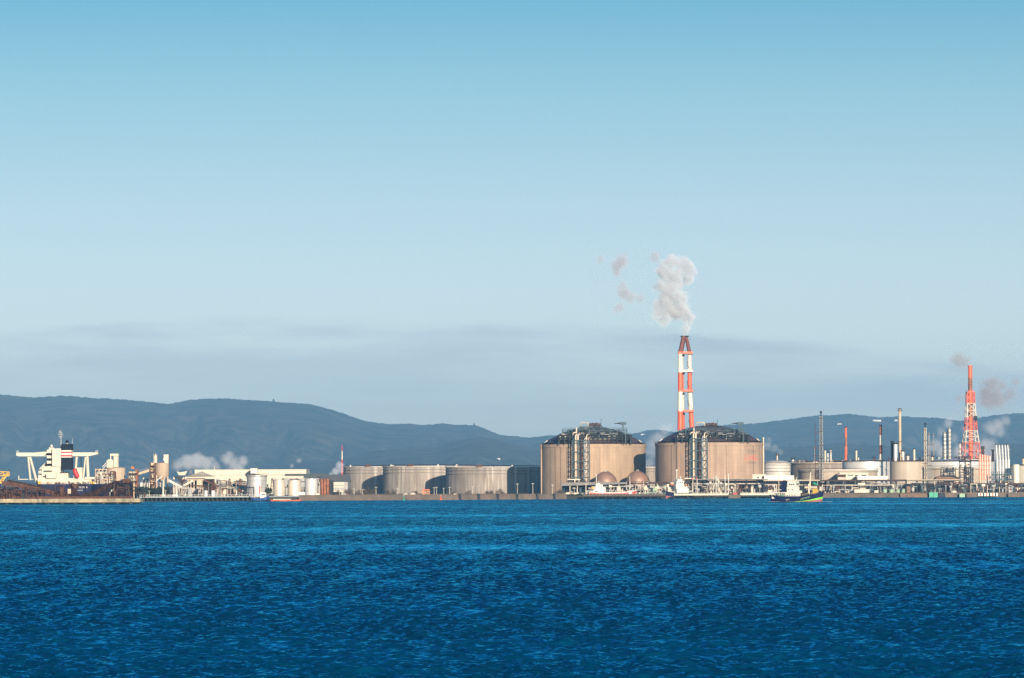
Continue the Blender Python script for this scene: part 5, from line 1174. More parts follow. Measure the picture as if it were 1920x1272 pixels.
t = empty('loading_machine', (X(190, 2500), 2500, pz), 'green and cream deck machinery beyond the stern of the ore carrier', 'plant')
clutter(t, 176, 212, 884, 925, 2480, 20, ['tan', 'cream', 'rust_light', 'grey'], 34, 35, zb=0.5)
k = MB(); Bx(k, 196, 205, 919, 930, 2470, 8, z0=.5); k.build('housing', M['cream'], t)
# ================================================================ SEA WALLS, JETTIES, QUAY
def wall_along(pa, pb, zt, mt, label, thick=3.0, back=0.0, zb=-1.0, name='sea_wall', cat='sea wall', z_slope=None, group='sea walls', step=10):
    xs_ = np.linspace(X(pa, S(pa)), X(pb, S(pb)), max(2, int(abs(pb - pa) / step)))
    k = MB(); vs = []; fs = []
    for x in xs_:
        y = shore_y(x) - 2.0 + back; vs += [(x, y, zb), (x, y + (z_slope or 0), zt), (x, y + thick + (z_slope or 0), zt), (x, y + thick + (z_slope or 0), zb)]
    for i in range(len(xs_) - 1):
        a, b = i * 4, i * 4 + 4; fs += [(a, b, b + 1, a + 1), (a + 1, b + 1, b + 2, a + 2), (a + 2, b + 2, b + 3, a + 3)]
    fs += [(0, 1, 2, 3), (len(vs) - 4, len(vs) - 1, len(vs) - 2, len(vs) - 3)]
    k.add(vs, fs); return solo(name, k, M[mt], label, cat, group)
wall_along(180, 560, 2.4, 'wet_shaded', 'dark piled quay face behind the terminal jetty', group=None, back=6.0)
wall_along(560, 1062, 3.6, 'quay', 'long brown sea wall below the weathered tanks', z_slope=2.5)
wall_along(1062, 1450, 3.2, 'wet_shaded', 'shadowed quay face behind the jetties in front of the domed tanks', back=5)  # shade behind the jetties is put into the dark wall colour
wall_along(1450, 1740, 3.3, 'quay', 'brown sloping bank right of the blue coaster', z_slope=2.5)
wall_along(1740, 1990, 3.2, 'quay', 'low concrete quay at the far right', z_slope=0.5)
t = empty('buttress_row', (X(890, S(890) - 3), S(890) - 3, 0), 'row of small dark blocks set against the brown sea wall', 'wall blocks')
for px in (863, 898, 934, 970, 1008, 1040):
    k = MB(); y = S(px) - 2.6; x = X(px, y); k.box(x - .7, x + .7, y, y + 2.5, -.5, 3.9); k.build('block', M['dark_steel'], t)

def jetty(pa, pb, zt, th, mt, label, D_off, width=7, pitch=6.0, rail=True, pile_mt='wet_shaded', group='jetties', barrier=None):
    xa, xb = X(pa, S(pa)), X(pb, S(pb)); ya, yb = shore_y(xa) + D_off, shore_y(xb) + D_off
    t = empty('jetty', ((xa + xb) / 2, (ya + yb) / 2, 0), label, 'jetty', group)
    k = MB(); k.add([(xa, ya, zt - th), (xb, yb, zt - th), (xb, yb + width, zt - th), (xa, ya + width, zt - th), (xa, ya, zt), (xb, yb, zt), (xb, yb + width, zt), (xa, ya + width, zt)],
          [(3, 2, 1, 0), (4, 5, 6, 7), (0, 1, 5, 4), (1, 2, 6, 5), (2, 3, 7, 6), (3, 0, 4, 7)]); k.build('deck', M[mt], t)
    n = int((xb - xa) / pitch); k = MB()
    for i in range(n + 1):
        f = i / n; x = xa + (xb - xa) * f; y = ya + (yb - ya) * f
        for d in (.5, width - .5): k.tube((x, y + d, -1.5), (x, y + d, zt - th), .38, 6)
    k.build('piles', M[pile_mt], t)
    if rail:
        k = MB(); n = int((xb - xa) / 2.2)
        for i in range(n + 1):
            f = i / n; x = xa + (xb - xa) * f; y = ya + (yb - ya) * f; k.box(x - .06, x + .06, y, y + .12, zt, zt + 1.1)
        k.tube((xa, ya + .06, zt + 1.1), (xb, yb + .06, zt + 1.1), .07, 4); k.tube((xa, ya + .06, zt + .6), (xb, yb + .06, zt + .6), .05, 4); k.build('railing', M['light_grey'], t)
    if barrier:
        k = MB(); h = barrier; k.add([(xa, ya - .3, zt - .6), (xb, yb - .3, zt - .6), (xb, yb, zt - .6), (xa, ya, zt - .6), (xa, ya - .3, zt + h), (xb, yb - .3, zt + h), (xb, yb, zt + h), (xa, ya, zt + h)],
          [(3, 2, 1, 0), (4, 5, 6, 7), (0, 1, 5, 4), (1, 2, 6, 5), (2, 3, 7, 6), (3, 0, 4, 7)]); k.build('white_parapet', M['cream'], t)
    return t
jetty(262, 505, 3.1, .7, 'grey', 'long low jetty on close-set piles in front of the bulk terminal', -8, 8, 2.6)
jetty(1092, 1246, 2.9, .8, 'quay', 'narrow jetty on piles in front of the brown spheres', -14, 6, 5.0)
jetty(1262, 1363, 2.8, .8, 'cream', 'jetty with a white parapet below the loading arms', -16, 8, 7.5, barrier=0.45)
jetty(1386, 1449, 2.8, .8, 'cream', 'short jetty with a white parapet just left of the blue coaster', -14, 8, 8.0, barrier=0.45)
t = empty('dolphin', (X(1374, S(1374) - 14), S(1374) - 14, 0), 'solid brown concrete dolphin between the two white parapets', 'dolphin')
k = MB(); x = X(1374, S(1374)); y = S(1374) - 15; k.box(x - 4.2, x + 4.2, y, y + 8, -1, 2.6); k.build('block', M['quay'], t)
k = MB(); k.box(x - .5, x + 2.2, y + 1, y + 3, 2.62, 3.7); k.build('red_sign', M['crimson'], t)
def low_block(pa, pb, ya, yb, off, mt, label, name='quay_block', cat='quay block', dep=8, group='blocks and boxes on the quay', z0=None):
    k = MB(); D = S((pa + pb) / 2) + off; Bx(k, pa, pb, ya, yb, D, dep, z0=z0)
    return solo(name, k, M[mt], label, cat, group)
low_block(1742, 1750, 923.6, 931.6, -8, 'green', 'bright green box standing in the water edge, left one of the pair', 'green_tank', 'tank', group='green boxes at the water edge', z0=-.5)
low_block(1750.6, 1758, 923.6, 931.6, -8, 'green', 'bright green box standing in the water edge, right one of the pair', 'green_tank', 'tank', group='green boxes at the water edge', z0=-.5)
low_block(1758.5, 1772, 925, 931.6, -6, 'dark_steel', 'dark quay block right of the green boxes', z0=-.5)
low_block(1799, 1809, 926, 931.3, -6, 'pale_green', 'dull green block at the foot of the dark scaffold frame', z0=-.5)
low_block(1812, 1834, 926, 931.3, -5, 'quay', 'brown concrete block left of the red and white barrier', z0=-.5)
low_block(1890, 1912, 926, 931.2, -5, 'quay', 'brown concrete block near the right edge', z0=-.5)
low_block(1688, 1740, 926, 932, -4, 'earth', 'brown earth bank left of the green boxes', z0=-.5, dep=10)
t = empty('barrier', (X(1852, S(1852) - 7), S(1852) - 7, 0), 'low red and white chequered barrier along the quay', 'barrier')
for i in range(13):
    k = MB(); a = 1834 + i * 2.8; Bx(k, a, a + 2.7, 924.8, 930.5, S(1852) - 7, 1.0); k.build('panel', M['white_clean'] if i % 2 == 0 else (M['red'] if i % 4 == 1 else M['dark_steel']), t)
t = empty('handrail_wall', (X(1620, S(1620) + 2), S(1620) + 2, GZ), 'pale green pipe barrier along the top of the sloping bank', 'barrier')
k = MB(); Bx(k, 1530, 1668, 924.4, 926.2, S(1600) + 2, .6); k.build('rail', M['pale_green'], t)
k = MB()
for px in range(1532, 1668, 6): Bx(k, px, px + .5, 925.5, 928.5, S(1600) + 2.2, .3)
k.build('post', M['pale_green'], t)

# ================================================================ PIPE RACKS
def rack(pa, pb, ytop, D, dep, label, seed, mt='dark_steel', pitch=6.5, tiers=2, group='elevated pipe racks', pipes=('grey', 'cream', 'rust_light', 'light_grey')):
    rng = random.Random(seed); xa, xb = X(pa, D), X(pb, D); zt = Z((pa + pb) / 2, ytop, D); t = empty('pipe_rack', ((xa + xb) / 2, D, GZ), label, 'pipe rack', group)
    n = max(1, int((xb - xa) / pitch))
    k = MB()
    for i in range(n + 1):
        x = xa + (xb - xa) * i / n
        for yy in (D, D + dep): k.box(x - .25, x + .25, yy - .25, yy + .25, GZ, zt)
        for tz in range(tiers): z = zt - tz * 3.2; k.box(x - .2, x + .2, D, D + dep, z - .5, z - .05)
    for tz in range(tiers):
        z = zt - tz * 3.2
        for yy in (D, D + dep): k.box(xa, xb, yy - .15, yy + .15, z - .55, z)
    k.build('frame', M[mt], t)
    for j, pm in enumerate(pipes):
        k = MB()
        for i in range(3):
            tz = rng.randrange(tiers); y = D + .6 + (dep - 1.2) * rng.random(); r = rng.uniform(.14, .38); z = zt - tz * 3.2 + r
            a = xa if rng.random() < .6 else rng.uniform(xa, (xa + xb) / 2); b = xb if rng.random() < .6 else rng.uniform((xa + xb) / 2, xb)
            k.tube((a, y, z), (b, y, z), r, 6)
        k.build('pipe', M[pm], t)
    # drop legs and risers
    k = MB()
    for i in range(int((xb - xa) / 3.2)):
        x = rng.uniform(xa, xb); y = D - .5 + rng.uniform(-.6, .3); k.tube((x, y, zt - .3 - 3.2 * rng.randrange(tiers)), (x, y, GZ + rng.uniform(0, 2.5)), rng.uniform(.1, .3), 5)
    k.build('drop_pipe', M[pipes[seed % len(pipes)]], t)
    return t
rack(1212, 1300, 906, 2960, 6, 'pipe rack behind the moored cargo ship', 1)
rack(1300, 1440, 899.5, 2955, 7, 'dark pipe rack below the lettering of the red marked domed tank', 2, tiers=3)
rack(1432, 1548, 902, 2950, 7, 'dark pipe rack behind the blue coaster', 3, tiers=3)
rack(1548, 1700, 901.5, 2950, 7, 'dark pipe rack below the white roofed shed and the bright metal tank', 4, tiers=3)
rack(1700, 1800, 901, 2948, 7, 'dark pipe rack below the brown roofed mound', 5, tiers=3)
rack(1820, 1935, 907.5, 2945, 7, 'pipe rack under the blue platform and the vent pipes', 6, tiers=2, mt='steel_blue')
rack(1555, 1668, 911, 2930, 5, 'lower front pipe rack below the white roofed shed', 7, tiers=2, pipes=('cream', 'white', 'pale_green', 'grey'))
rack(1110, 1215, 912, 2985, 5, 'thin pipe rack passing in front of the brown spheres', 8, tiers=2, mt='grey')
# roofed pump shed in front of the plain domed tank
t = empty('pump_shed', (X(1095, 2985), 2985, GZ), 'dark open-sided pump shed with a grey roof, left of the spheres', 'shed')
q = 2985; zr = Z(1095, 905, q)
k = MB(); k.prism([(X(1050, q), Z(1095, 910, q)), (X(1056, q), Z(1095, 906.5, q)), (X(1066, q), Z(1095, 904.8, q)), (X(1176, q), Z(1095, 904.8, q)), (X(1176, q), Z(1095, 908, q)), (X(1052, q), Z(1095, 911.3, q))], q - 5, q + 14); k.build('roof', M['roof_grey'], t)
for px in (1053, 1068, 1082, 1098, 1120, 1142, 1160):
    k = MB(); Bx(k, px, px + 1.2, 906.5, 930, q - 4, .5, z0=GZ); k.build('post', M['steel_blue'] if px == 1053 else M['cream'], t)
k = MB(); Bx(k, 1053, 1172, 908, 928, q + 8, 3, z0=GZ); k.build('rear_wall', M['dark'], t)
clutter(t, 1056, 1140, 912, 927, q, 6, ['steel_blue', 'grey', 'cream'], 14, 41)
t = empty('tower_base_platform', (X(1084, 3000), 3000, GZ), 'cream topped platform with dark supports under the pipe tower of the plain domed tank', 'platform')
k = MB(); Bx(k, 1064, 1088, 898.5, 900.3, 2996, 6); k.build('deck', M['cream'], t); k = MB(); Bx(k, 1068, 1098, 901, 906, 2999, 5); k.build('equipment', M['dark_steel'], t)
k = MB(); Bx(k, 1077, 1078.5, 900, 906, 2995.5, .5); Bx(k, 1085, 1086, 900, 904, 2995.5, .5); k.build('post', M['cream'], t)
t = empty('tower_base_platform', (X(1304, 2965), 2965, GZ), 'cream topped platform under the pipe tower of the red marked domed tank', 'platform')
k = MB(); Bx(k, 1284, 1300, 896.5, 898.3, 2962, 5); k.build('deck', M['cream'], t); k = MB(); Bx(k, 1288, 1326, 898.5, 904, 2965, 4); k.build('equipment', M['dark_steel'], t)
# long dark shed front below the tank marked LNG, white buildings behind the coaster
house(1396, 1436, 891, 899.5, 2990, 14, 'white', 'white upper storey with two dark windows, under the tank lettering', name='office', cat='building', wins=((1403.5, 1406.8, 894.2, 896.8), (1419.5, 1422.8, 894.2, 896.8)))
house(1433, 1488, 893, 901.5, 2985, 14, 'white_clean', 'plain white block joining the two-windowed office, left of the blue coaster', name='office', cat='building')
t = house(1575, 1627, 888, 901, 2990, 18, 'white', 'white shed with a row of dark panes, in front of the low pale tank', name='office', cat='building', wins=((1589, 1600, 890.3, 892.3), (1603, 1609, 890.8, 892.8), (1615, 1625, 890.3, 893)))
house(1608, 1664, 894, 900.5, 2975, 14, 'white_clean', 'long bright white flat-roofed shed overlapping the bright metal tank', name='shed', cat='building')
t = empty('louvre_house', (X(1579, 2985), 2985, GZ), 'small mauve louvred box on the wall of the low pale tank', 'plant room')
k = MB(); Bx(k, 1572, 1586, 890, 894.5, 2984, 4); k.build('louvre', M['rust_light'], t); k = MB(); Bx(k, 1571, 1587, 889, 901, 2985, 12); k.build('housing', M['tank_cream'], t)
t = empty('conveyor_hall', (X(1777, 2960), 2960, GZ), 'brown hipped roof with a dark ridge in front of the shaded beige tank', 'building')
q = 2958; k = MB(); k.prism([(X(1752, q), Z(1777, 899.5, q)), (X(1757, q), Z(1777, 894.5, q)), (X(1766, q), Z(1777, 892.6, q)), (X(1786, q), Z(1777, 892.6, q)), (X(1800, q), Z(1777, 897.5, q)), (X(1800, q), Z(1777, 899.5, q))], q, q + 12); k.build('wall', M['earth'], t)
k = MB(); k.prism([(X(1765, q), Z(1777, 893.5, q)), (X(1766, q), Z(1777, 891.4, q)), (X(1786, q), Z(1777, 891.2, q)), (X(1800, q), Z(1777, 896.5, q)), (X(1798, q), Z(1777, 897.4, q)), (X(1785, q), Z(1777, 894, q))], q - 1, q + 13); k.build('roof', M['dark_steel'], t)
t = house(1700, 1707, 912, None, 2925, 5, 'earth', 'small brown gabled hut right of the pale green machines', roof='dark_steel', roof_y=908, name='hut', cat='hut')
house(1251 + 0, 1251.01 + 20, 921, None, 2900, 6, 'tan', 'tan shed hidden behind the moored cargo ship', roof='rust_light', name='hut', cat='hut') if False else None
house(1281, 1297, 921.5, 929.5, 2862, 5, 'cream', 'small cream quay hut with three dark openings, right of the moored cargo ship', name='hut', cat='hut', wins=((1283, 1284.6, 924, 926.8), (1288.2, 1289.8, 924, 926.8), (1293.5, 1295, 924, 926.8)))
house(1602, 1630, 919, 924, 2915, 6, 'white', 'row of low white cabinets behind the sloping bank', name='cabinet', cat='cabinet')
house(1609, 1622, 907, 917, 2935, 5, 'white', 'white tank house under the white roofed shed', name='cabinet', cat='cabinet')
# pale green machines
for i, (a, b) in enumerate(((1655, 1663), (1667, 1676), (1680, 1687), (1690, 1697))):
    k = MB(); D = 2922; x = X((a + b) / 2, D); k.lathe((x, D, GZ), [(m_px((b - a) / 2, D), 0), (m_px((b - a) / 2, D), Z(a, 918, D) - GZ), (.3, Z(a, 916.5, D) - GZ)], 18)
    solo('pump_casing', k, M['pale_green'], ['leftmost', 'second', 'third', 'rightmost'][i] + ' of four pale green round casings below the cream tank', 'machine', 'pale green casings')
# process clutter along the refinery front
for i, (a, b, c, d, D, lab, sd_, mts, nn) in enumerate((
    (1205, 1300, 908, 929, 2900, 'pipes and valves behind the moored cargo ship', 51, ['grey', 'dark_steel', 'cream', 'pale_green'], 34),
    (1296, 1365, 906, 929, 2885, 'dense manifold of pipes and hoses behind the loading arms', 52, ['grey', 'cream', 'rust_light', 'dark_steel'], 44),
    (1366, 1450, 909, 927, 2905, 'dark machinery yard under the two-windowed office', 53, ['dark_steel', 'rust_light', 'grey', 'cream'], 40),
    (1528, 1600, 908, 927, 2925, 'pipe manifold right of the blue coaster with tall cream risers', 54, ['cream', 'rust_light', 'dark_steel', 'grey'], 36),
    (1600, 1700, 905, 926, 2935, 'pumps and pipes behind the pale green casings', 55, ['dark_steel', 'steel_blue', 'grey', 'white'], 40),
    (1698, 1800, 905, 925, 2925, 'dark pipe yard above the green boxes', 56, ['dark_steel', 'grey', 'rust_light', 'steel_blue'], 44),
    (1800, 1925, 906, 927, 2925, 'pipe yard behind the red and white barrier', 57, ['steel_blue', 'grey', 'rust_light', 'cream', 'dark_steel'], 44),
    (1480, 1700, 862, 869, 3330, 'tips of far process plant showing above the refinery tanks', 58, ['grey', 'rust_light', 'light_grey'], 26),
    (1700, 1860, 856, 868, 3330, 'tips of far process plant around the feet of the lattice chimney', 59, ['dark_steel', 'rust_light', 'grey'], 30),
    (1130, 1235, 909, 928, 2960, 'pipes and posts around the feet of the brown spheres', 60, ['dark_steel', 'grey', 'cream'], 30))):
    t = empty('pipe_yard', (X((a + b) / 2, D), D, GZ), lab, 'pipework', 'pipe yards of the refinery')
    clutter(t, a, b, c, d, D, 12, mts, nn, sd_, smax=2.6)
# dark backing blocks added to darken the background under the racks
for a, b, yt, lab in ((1300, 1428, 903, 'dark low backing behind the loading arms'), (1430, 1538, 904, 'dark backing added right behind the blue coaster'), (1540, 1640, 906, 'dark low backing behind the cream risers'), (1690, 1935, 908, 'dark low backing behind the pipe yard at the far right')):
    house(a, b, yt, None, 2968, 10, 'dark', lab, name='dark_backing', cat='backing', group='added dark backings')

# loading arms: tall white posts on the jetty
for i, (px, yt, yb, r, mt) in enumerate(((1299, 899, 921, .55, 'white'), (1307, 898, 921, .55, 'white'), (1333, 902, 924, .42, 'cream'), (1338, 895, 924, .3, 'cream'), (1342.5, 892.5, 929, .7, 'white'), (1346, 897, 926, .35, 'cream'),
                                    (1349.5, 895, 920, .2, 'grey'), (1359.5, 891.5, 914, .45, 'white_clean'), (1366, 888, 928.5, .5, 'white_clean'), (1327, 905, 925, .3, 'cream'), (1353, 903, 927, .25, 'cream'))):
    D = S(px) - 9; x = X(px, D); z0 = 2.8; z1 = Z(px, yt, D)
    t = empty('loading_tower', (x, D, z0), ['pale post with a red tip, left one of a pair right of the cargo ship', 'pale post with a red tip, right one of that pair', 'cream post left of the thickest white loading arm', 'slim cream post with a lamp bracket touching the thickest arm',
        'thickest white loading arm, with a folded outer leg', 'short cream arm right against the thickest one', 'hair-thin grey lamp post in the middle of the jetty', 'bright white post, second tallest, right end of the jetty', 'tallest bright white mast at the right end of the jetty', 'short cream arm at the left of the arm group', 'short thin cream arm right of the middle lamp post'][i], 'loading tower', 'loading arms and posts of the jetty')
    k = MB(); k.tube((x, D, z0), (x, D, z1), r * .6, 8, r * .42); k.build('post', M[mt], t)
    if i < 2: k = MB(); k.tube((x, D, z1), (x - .6, D, z1 + .7), r * .9, 8); k.build('tip', M['crimson'], t)
    if i in (2, 4, 5, 9, 10):
        k = MB(); k.path([(x, D - .5, z1 - .3), (x + 1.5, D - .5, z1 - 3.5), (x + 1.2, D - .5, z0 + 2.5)], r * .6, 6); k.build('outer_leg', M['white'], t)
        k = MB(); k.box(x - 1.1, x - .2, D - .8, D, z1 - 1.5, z1 - .4); k.build('counterweight', M['grey'], t)
    if i in (3, 6): k = MB(); k.box(x - 1.6, x + .3, D - .2, D + .2, z1, z1 + .2); k.build('lamp_bracket', M['grey'], t)

# ================================================================ VESSELS
def hull_mesh(L_, B_, fb, depth=1.0, sheer=1.2, bow=.25, stern=.12, n=17, bulwark=0):
    """sections along +x from stern to bow; keel at -depth"""
    secs = []
    for i in range(n):
        f = i / (n - 1); w = 1.0
        if f > 1 - bow: q = (f - (1 - bow)) / bow; w = math.sqrt(max(0, 1 - q ** 2.2))
        if f < stern: w = .72 + .28 * (f / stern)
        zt = fb + sheer * max(0, (f - .55) / .45) ** 2 + sheer * .35 * max(0, (.2 - f) / .2)
        secs.append((f, w, zt))
    return secs
def ship_hull(k, o, ang, L_, B_, fb, z_split, **kw):
    """writes the hull between heights given by z_split bands into k; returns local->world function"""
    ca, sa = math.cos(ang), math.sin(ang)
    W_ = lambda x, y, z: (o[0] + x * ca - y * sa, o[1] + x * sa + y * ca, o[2] + z)
    secs = hull_mesh(L_, B_, fb, **kw); n = len(secs)
    def pt(i, side, h):
        f, w, zt = secs[i]; flare = .78 + .22 * min(1, max(0, h)) if True else 1
        rake = L_ * .05 * h * (f ** 6) ; rk2 = -L_ * .03 * h * ((1 - f) ** 8)
        return W_((f - .5) * L_ + rake + rk2, side * B_ / 2 * w * (flare if f > .55 or f < .2 else .95 + .05 * h), -1.0 + (zt + 1.0) * h)
    hs = z_split
    for bi, (h0, h1, mi) in enumerate(hs):
        k.mat(mi)
        for side in (-1, 1):
            for i in range(n - 1):
                a, b, c, d = pt(i, side, h0), pt(i + 1, side, h0), pt(i + 1, side, h1), pt(i, side, h1)
                k.add([a, b, c, d] if side < 0 else [a, d, c, b], [(0, 1, 2, 3)])
        a, b, c, d = pt(0, -1, h0), pt(0, 1, h0), pt(0, 1, h1), pt(0, -1, h1); k.add([a, d, c, b], [(0, 1, 2, 3)])
    k.mat(hs[-1][2])
    for i in range(n - 1): k.add([pt(i, -1, .86), pt(i + 1, -1, .86), pt(i + 1, 1, .86), pt(i, 1, .86)], [(0, 1, 2, 3)])
    return W_, secs, pt
def wbox(k, W_, x0, x1, y0, y1, z0, z1):
    vs = [W_(x, y, z) for z in (z0, z1) for y in (y0, y1) for x in (x0, x1)]
    k.add(vs, [(0, 2, 3, 1), (4, 5, 7, 6), (0, 1, 5, 4), (2, 6, 7, 3), (0, 4, 6, 2), (1, 3, 7, 5)])

# the blue coaster under way: bow to the right and turned a little towards us
def coaster():
    D = 2270; o = (X(1494.5, D), D, 0); ang = R(-24); L_ = 27.5; B_ = 8.4; fb = 3.0
    t = empty('coaster', o, 'navy blue coaster with a lime stripe and white wheelhouse under way', 'ship')
    k = MB(); W_, secs, pt = ship_hull(k, o, ang, L_, B_, fb, [(0, .30, 2), (.30, .42, 1), (.42, 1.0, 0)], sheer=2.6, bow=.26, stern=.14, n=25)
    # colours: navy above, lime band rising to the bow, dull red below
    k = MB(); n = len(secs)
    for side in (-1, 1):
        for i in range(n - 1):
            def hh(i): f = secs[i][0]; return (.30 + .02 * f, min(.42 + .0 * f, .5))
            f0 = secs[i][0]
            for a_, b_, mi in ((0, .24, 0), (.24, .34, 0), (.34, .46, 0), (.46, 1, 0)):
                rise = max(0, (f0 - .42) / .58)
                lo = .26 + .13 * rise; hi = .26 + .30 * rise
                mid = (a_ + b_) / 2
            segs = [(0, .26 + .13 * rise, 2), (.26 + .13 * rise, .26 + .30 * rise, 1), (.26 + .30 * rise, 1.0, 0)]
            f1 = secs[i + 1][0]; r1 = max(0, (f1 - .42) / .58)
            segs1 = [(0, .26 + .13 * r1), (.26 + .13 * r1, .26 + .30 * r1), (.26 + .30 * r1, 1.0)]
            for (a0, b0, mi), (a1, b1) in zip(segs, segs1):
                k.mat(mi); q = [pt(i, side, a0), pt(i + 1, side, a1), pt(i + 1, side, b1), pt(i, side, b0)]
                k.add(q if side < 0 else q[::-1], [(0, 1, 2, 3)], True)
    k.mat(0); k.add([pt(0, -1, 0), pt(0, -1, 1), pt(0, 1, 1), pt(0, 1, 0)], [(0, 1, 2, 3)])
    k.mat(3)
    for i in range(n - 1): k.add([pt(i, -1, .80), pt(i + 1, -1, .80), pt(i + 1, 1, .80), pt(i, 1, .80)], [(0, 1, 2, 3)])
    k.build('hull', [M['navy'], M['lime'], M['antifoul'], M['rust_light']], t)
    k = MB(); text = text_mesh('JFE', 1.3); c, s = math.cos(ang), math.sin(ang)
    vs, fs = text_mesh('4574', 1.0)
    k.add([W_(-3.9 + v[0] * 1.1, -B_ / 2 * .985 - .05, 1.15 + v[1] + v[0] * .12) for v in vs], fs); k.build('hull_mark', M['white_clean'], t)
    Wm = M['white_clean']
    dz = fb * .78 - .2
    W0 = W_
    W_ = lambda x, y, z: W0(x, y, z if z < dz + .6 else dz + .6 + (z - dz - .6) * 1.16)      # upper works a little taller
    k = MB(); wbox(k, W_, -12.6, 2.2, -3.5, 3.5, dz + 2.3, dz + 2.7); wbox(k, W_, -5.6, 3.0, -3.4, 3.4, dz - .4, dz + 2.3); wbox(k, W_, -4.8, 1.9, -2.8, 2.8, dz + 2.7, dz + 5.1); wbox(k, W_, -4.6, .3, -2.4, 2.4, dz + 5.1, dz + 7.9); wbox(k, W_, -5.0, .9, -2.9, 2.9, dz + 7.9, dz + 8.1); wbox(k, W_, 2.0, 3.6, -3.3, 3.3, dz + 2.3, dz + 3.4); wbox(k, W_, -12.9, -5.6, -3.45, -3.3, dz - .4, dz + .5)
    sup = k.build('superstructure', Wm, t)
    k = MB()
    for x in (-3.6, -2.5, -1.4): wbox(k, W_, x, x + .7, -2.44, -2.405, dz + 5.9, dz + 6.6)
    for x in (-3.9, -1.9): wbox(k, W_, x, x + .5, -2.84, -2.805, dz + 3.6, dz + 4.2)
    for x in (-4.6, -3.2, -1.8, -.4): wbox(k, W_, x, x + .45, -3.44, -3.405, dz + .9, dz + 1.4)
    for y in (-1.9, -.6, .7): wbox(k, W_, .305, .33, y, y + .9, dz + 6.0, dz + 6.8)
    wbox(k, W_, 3.005, 3.03, -1.2, -.4, dz, dz + 1.9); k.build('window', M['window'], sup)
    k = MB(); vs = [W_(x, y, z) for z, xa, xb in ((dz + 2.7, -8.6, -6.2), (dz + 7.0, -8.3, -6.0), (dz + 8.1, -7.6, -5.4)) for y in (-1.1, 1.1) for x in (xa, xb)]
    k.add(vs, [(0, 2, 3, 1), (0, 1, 5, 4), (2, 6, 7, 3), (0, 4, 6, 2), (1, 3, 7, 5), (4, 5, 9, 8), (6, 10, 11, 7), (4, 8, 10, 6), (5, 7, 11, 9), (8, 9, 11, 10)]); k.build('funnel', M['navy'], t)
    k = MB(); wbox(k, W_, -5.9, -5.0, -.8, .8, dz + 4.5, dz + 6.6); k.build('vent', M['cream'], t)
    for x in (-12.2, -9.8):
        k = MB(); k.tube(W_(x, -1.5, dz), W_(x, -1.5, dz + 8.9 if x > -12 else dz + 6), .2, 6)
        if x > -12: k.tube(W_(x, -1.5, dz + 8.9), W_(x, -1.5, dz + 11.6), .13, 5)
        k.build('mast', M['cream'], t)
    k = MB()
    for x in (-13.0, -12, -11, -10, -8.8, -7.6, -6.4): k.tube(W_(x, -3.4, dz - .4), W_(x, -3.4, dz + 2.4), .09, 4); k.tube(W_(x, 3.4, dz), W_(x, 3.4, dz + 2.4), .09, 4)
    k.build('stern_frame', Wm, t)
    k = MB(); wbox(k, W_, -12.4, -11.2, -3.3, -2, dz - .2, dz + 1.2); wbox(k, W_, -9.8, -8.8, -3.3, -2.2, dz - .2, dz + 1.3); wbox(k, W_, -7.6, -6.6, -3.3, -2.2, dz - .2, dz + 1.6); k.build('winch', M['green'], t)
    k = MB()
    for x in (-3.9, -2, -.3): k.tube(W_(x, 0, dz + 8.1), W_(x + .2, 0, dz + 9.8), .13, 5)
    k.tube(W_(-2.6, -2, dz + 8.4), W_(-.6, 2, dz + 8.4), .1, 4); wbox(k, W_, -3.2, -1.2, -.2, .2, dz + 8.9, dz + 9.15); k.build('radar_mast', Wm, t)
    # cargo gear: grab crane forward
    k = MB(); k.tube(W_(6.6, 0, dz), W_(6.6, 0, dz + 6.5), .55, 10); k.tube(W_(7.2, 0, dz + 4.2), W_(7.5, 0, dz + 11.8), .5, 8, .3); k.build('crane_mast', M['cream'], t)
    k = MB(); k.truss(W_(2.6, -.2, dz + 4.9), W_(11.0, -.2, dz + 4.9), 1.0, .9, 1.2, .14); k.tube(W_(2.6, -.2, dz + 4.9), W_(11.0, -.2, dz + 4.9), .42, 6); k.build('crane_boom', M['cream'], t)
    k = MB(); wbox(k, W_, 9.2, 11.6, -1.2, 1.2, dz + 2.0, dz + 4.2); wbox(k, W_, 8.6, 12.0, -1.6, 1.6, dz + .2, dz + 1.8); k.build('crane_cab', M['yellow'], t)
    k = MB(); wbox(k, W_, 1.9, 7.0, -3.2, 3.2, dz - .2, dz + 2.2); k.build('hatch_coaming', M['rust'], t)
    k = MB(); wbox(k, W_, 2.4, 4.4, -2, 2, dz + 2.2, dz + 5.8); k.build('grab', M['dark_steel'], t)
    k = MB(); a = W_(10.6, -1, dz + 7.6); k.tube(W_(9.6, -1, dz + 6.8), W_(12.2, -1, dz + 5.9), .65, 6, .3); k.build('green_tarpaulin', M['green'], t)
    k = MB(); wbox(k, W_, 13.0, 14.2, -.9, .9, dz + 3.4, dz + 5.2); k.tube(W_(13.4, 0, dz + 2), W_(14.4, 0, dz + 6.4), .12, 4); k.build('bow_bulwark', M['cream'], t)
    k = MB()
    for i in range(4, n - 2):
        a, b = pt(i, -1, 1.0), pt(i + 1, -1, 1.0); k.tube(a, (a[0], a[1], a[2] + .9), .06, 4); k.tube((a[0], a[1], a[2] + .9), (b[0], b[1], b[2] + .9), .06, 4)
    k.build('railing', M['cream'], t)
    k = MB(); a = W_(4.0, -4.3, 1.4); k.tube(W_(3.6, -4.4, 1.6), W_(8.6, -4.1, 2.9), .12, 4)
    for i in range(7): f = i / 6; p = W_(3.6 + 5 * f, -4.4 + .3 * f, 1.6 + 1.3 * f); k.tube(p, (p[0], p[1], p[2] - .8), .08, 4)
    k.build('accommodation_ladder', M['pale_green'], t)
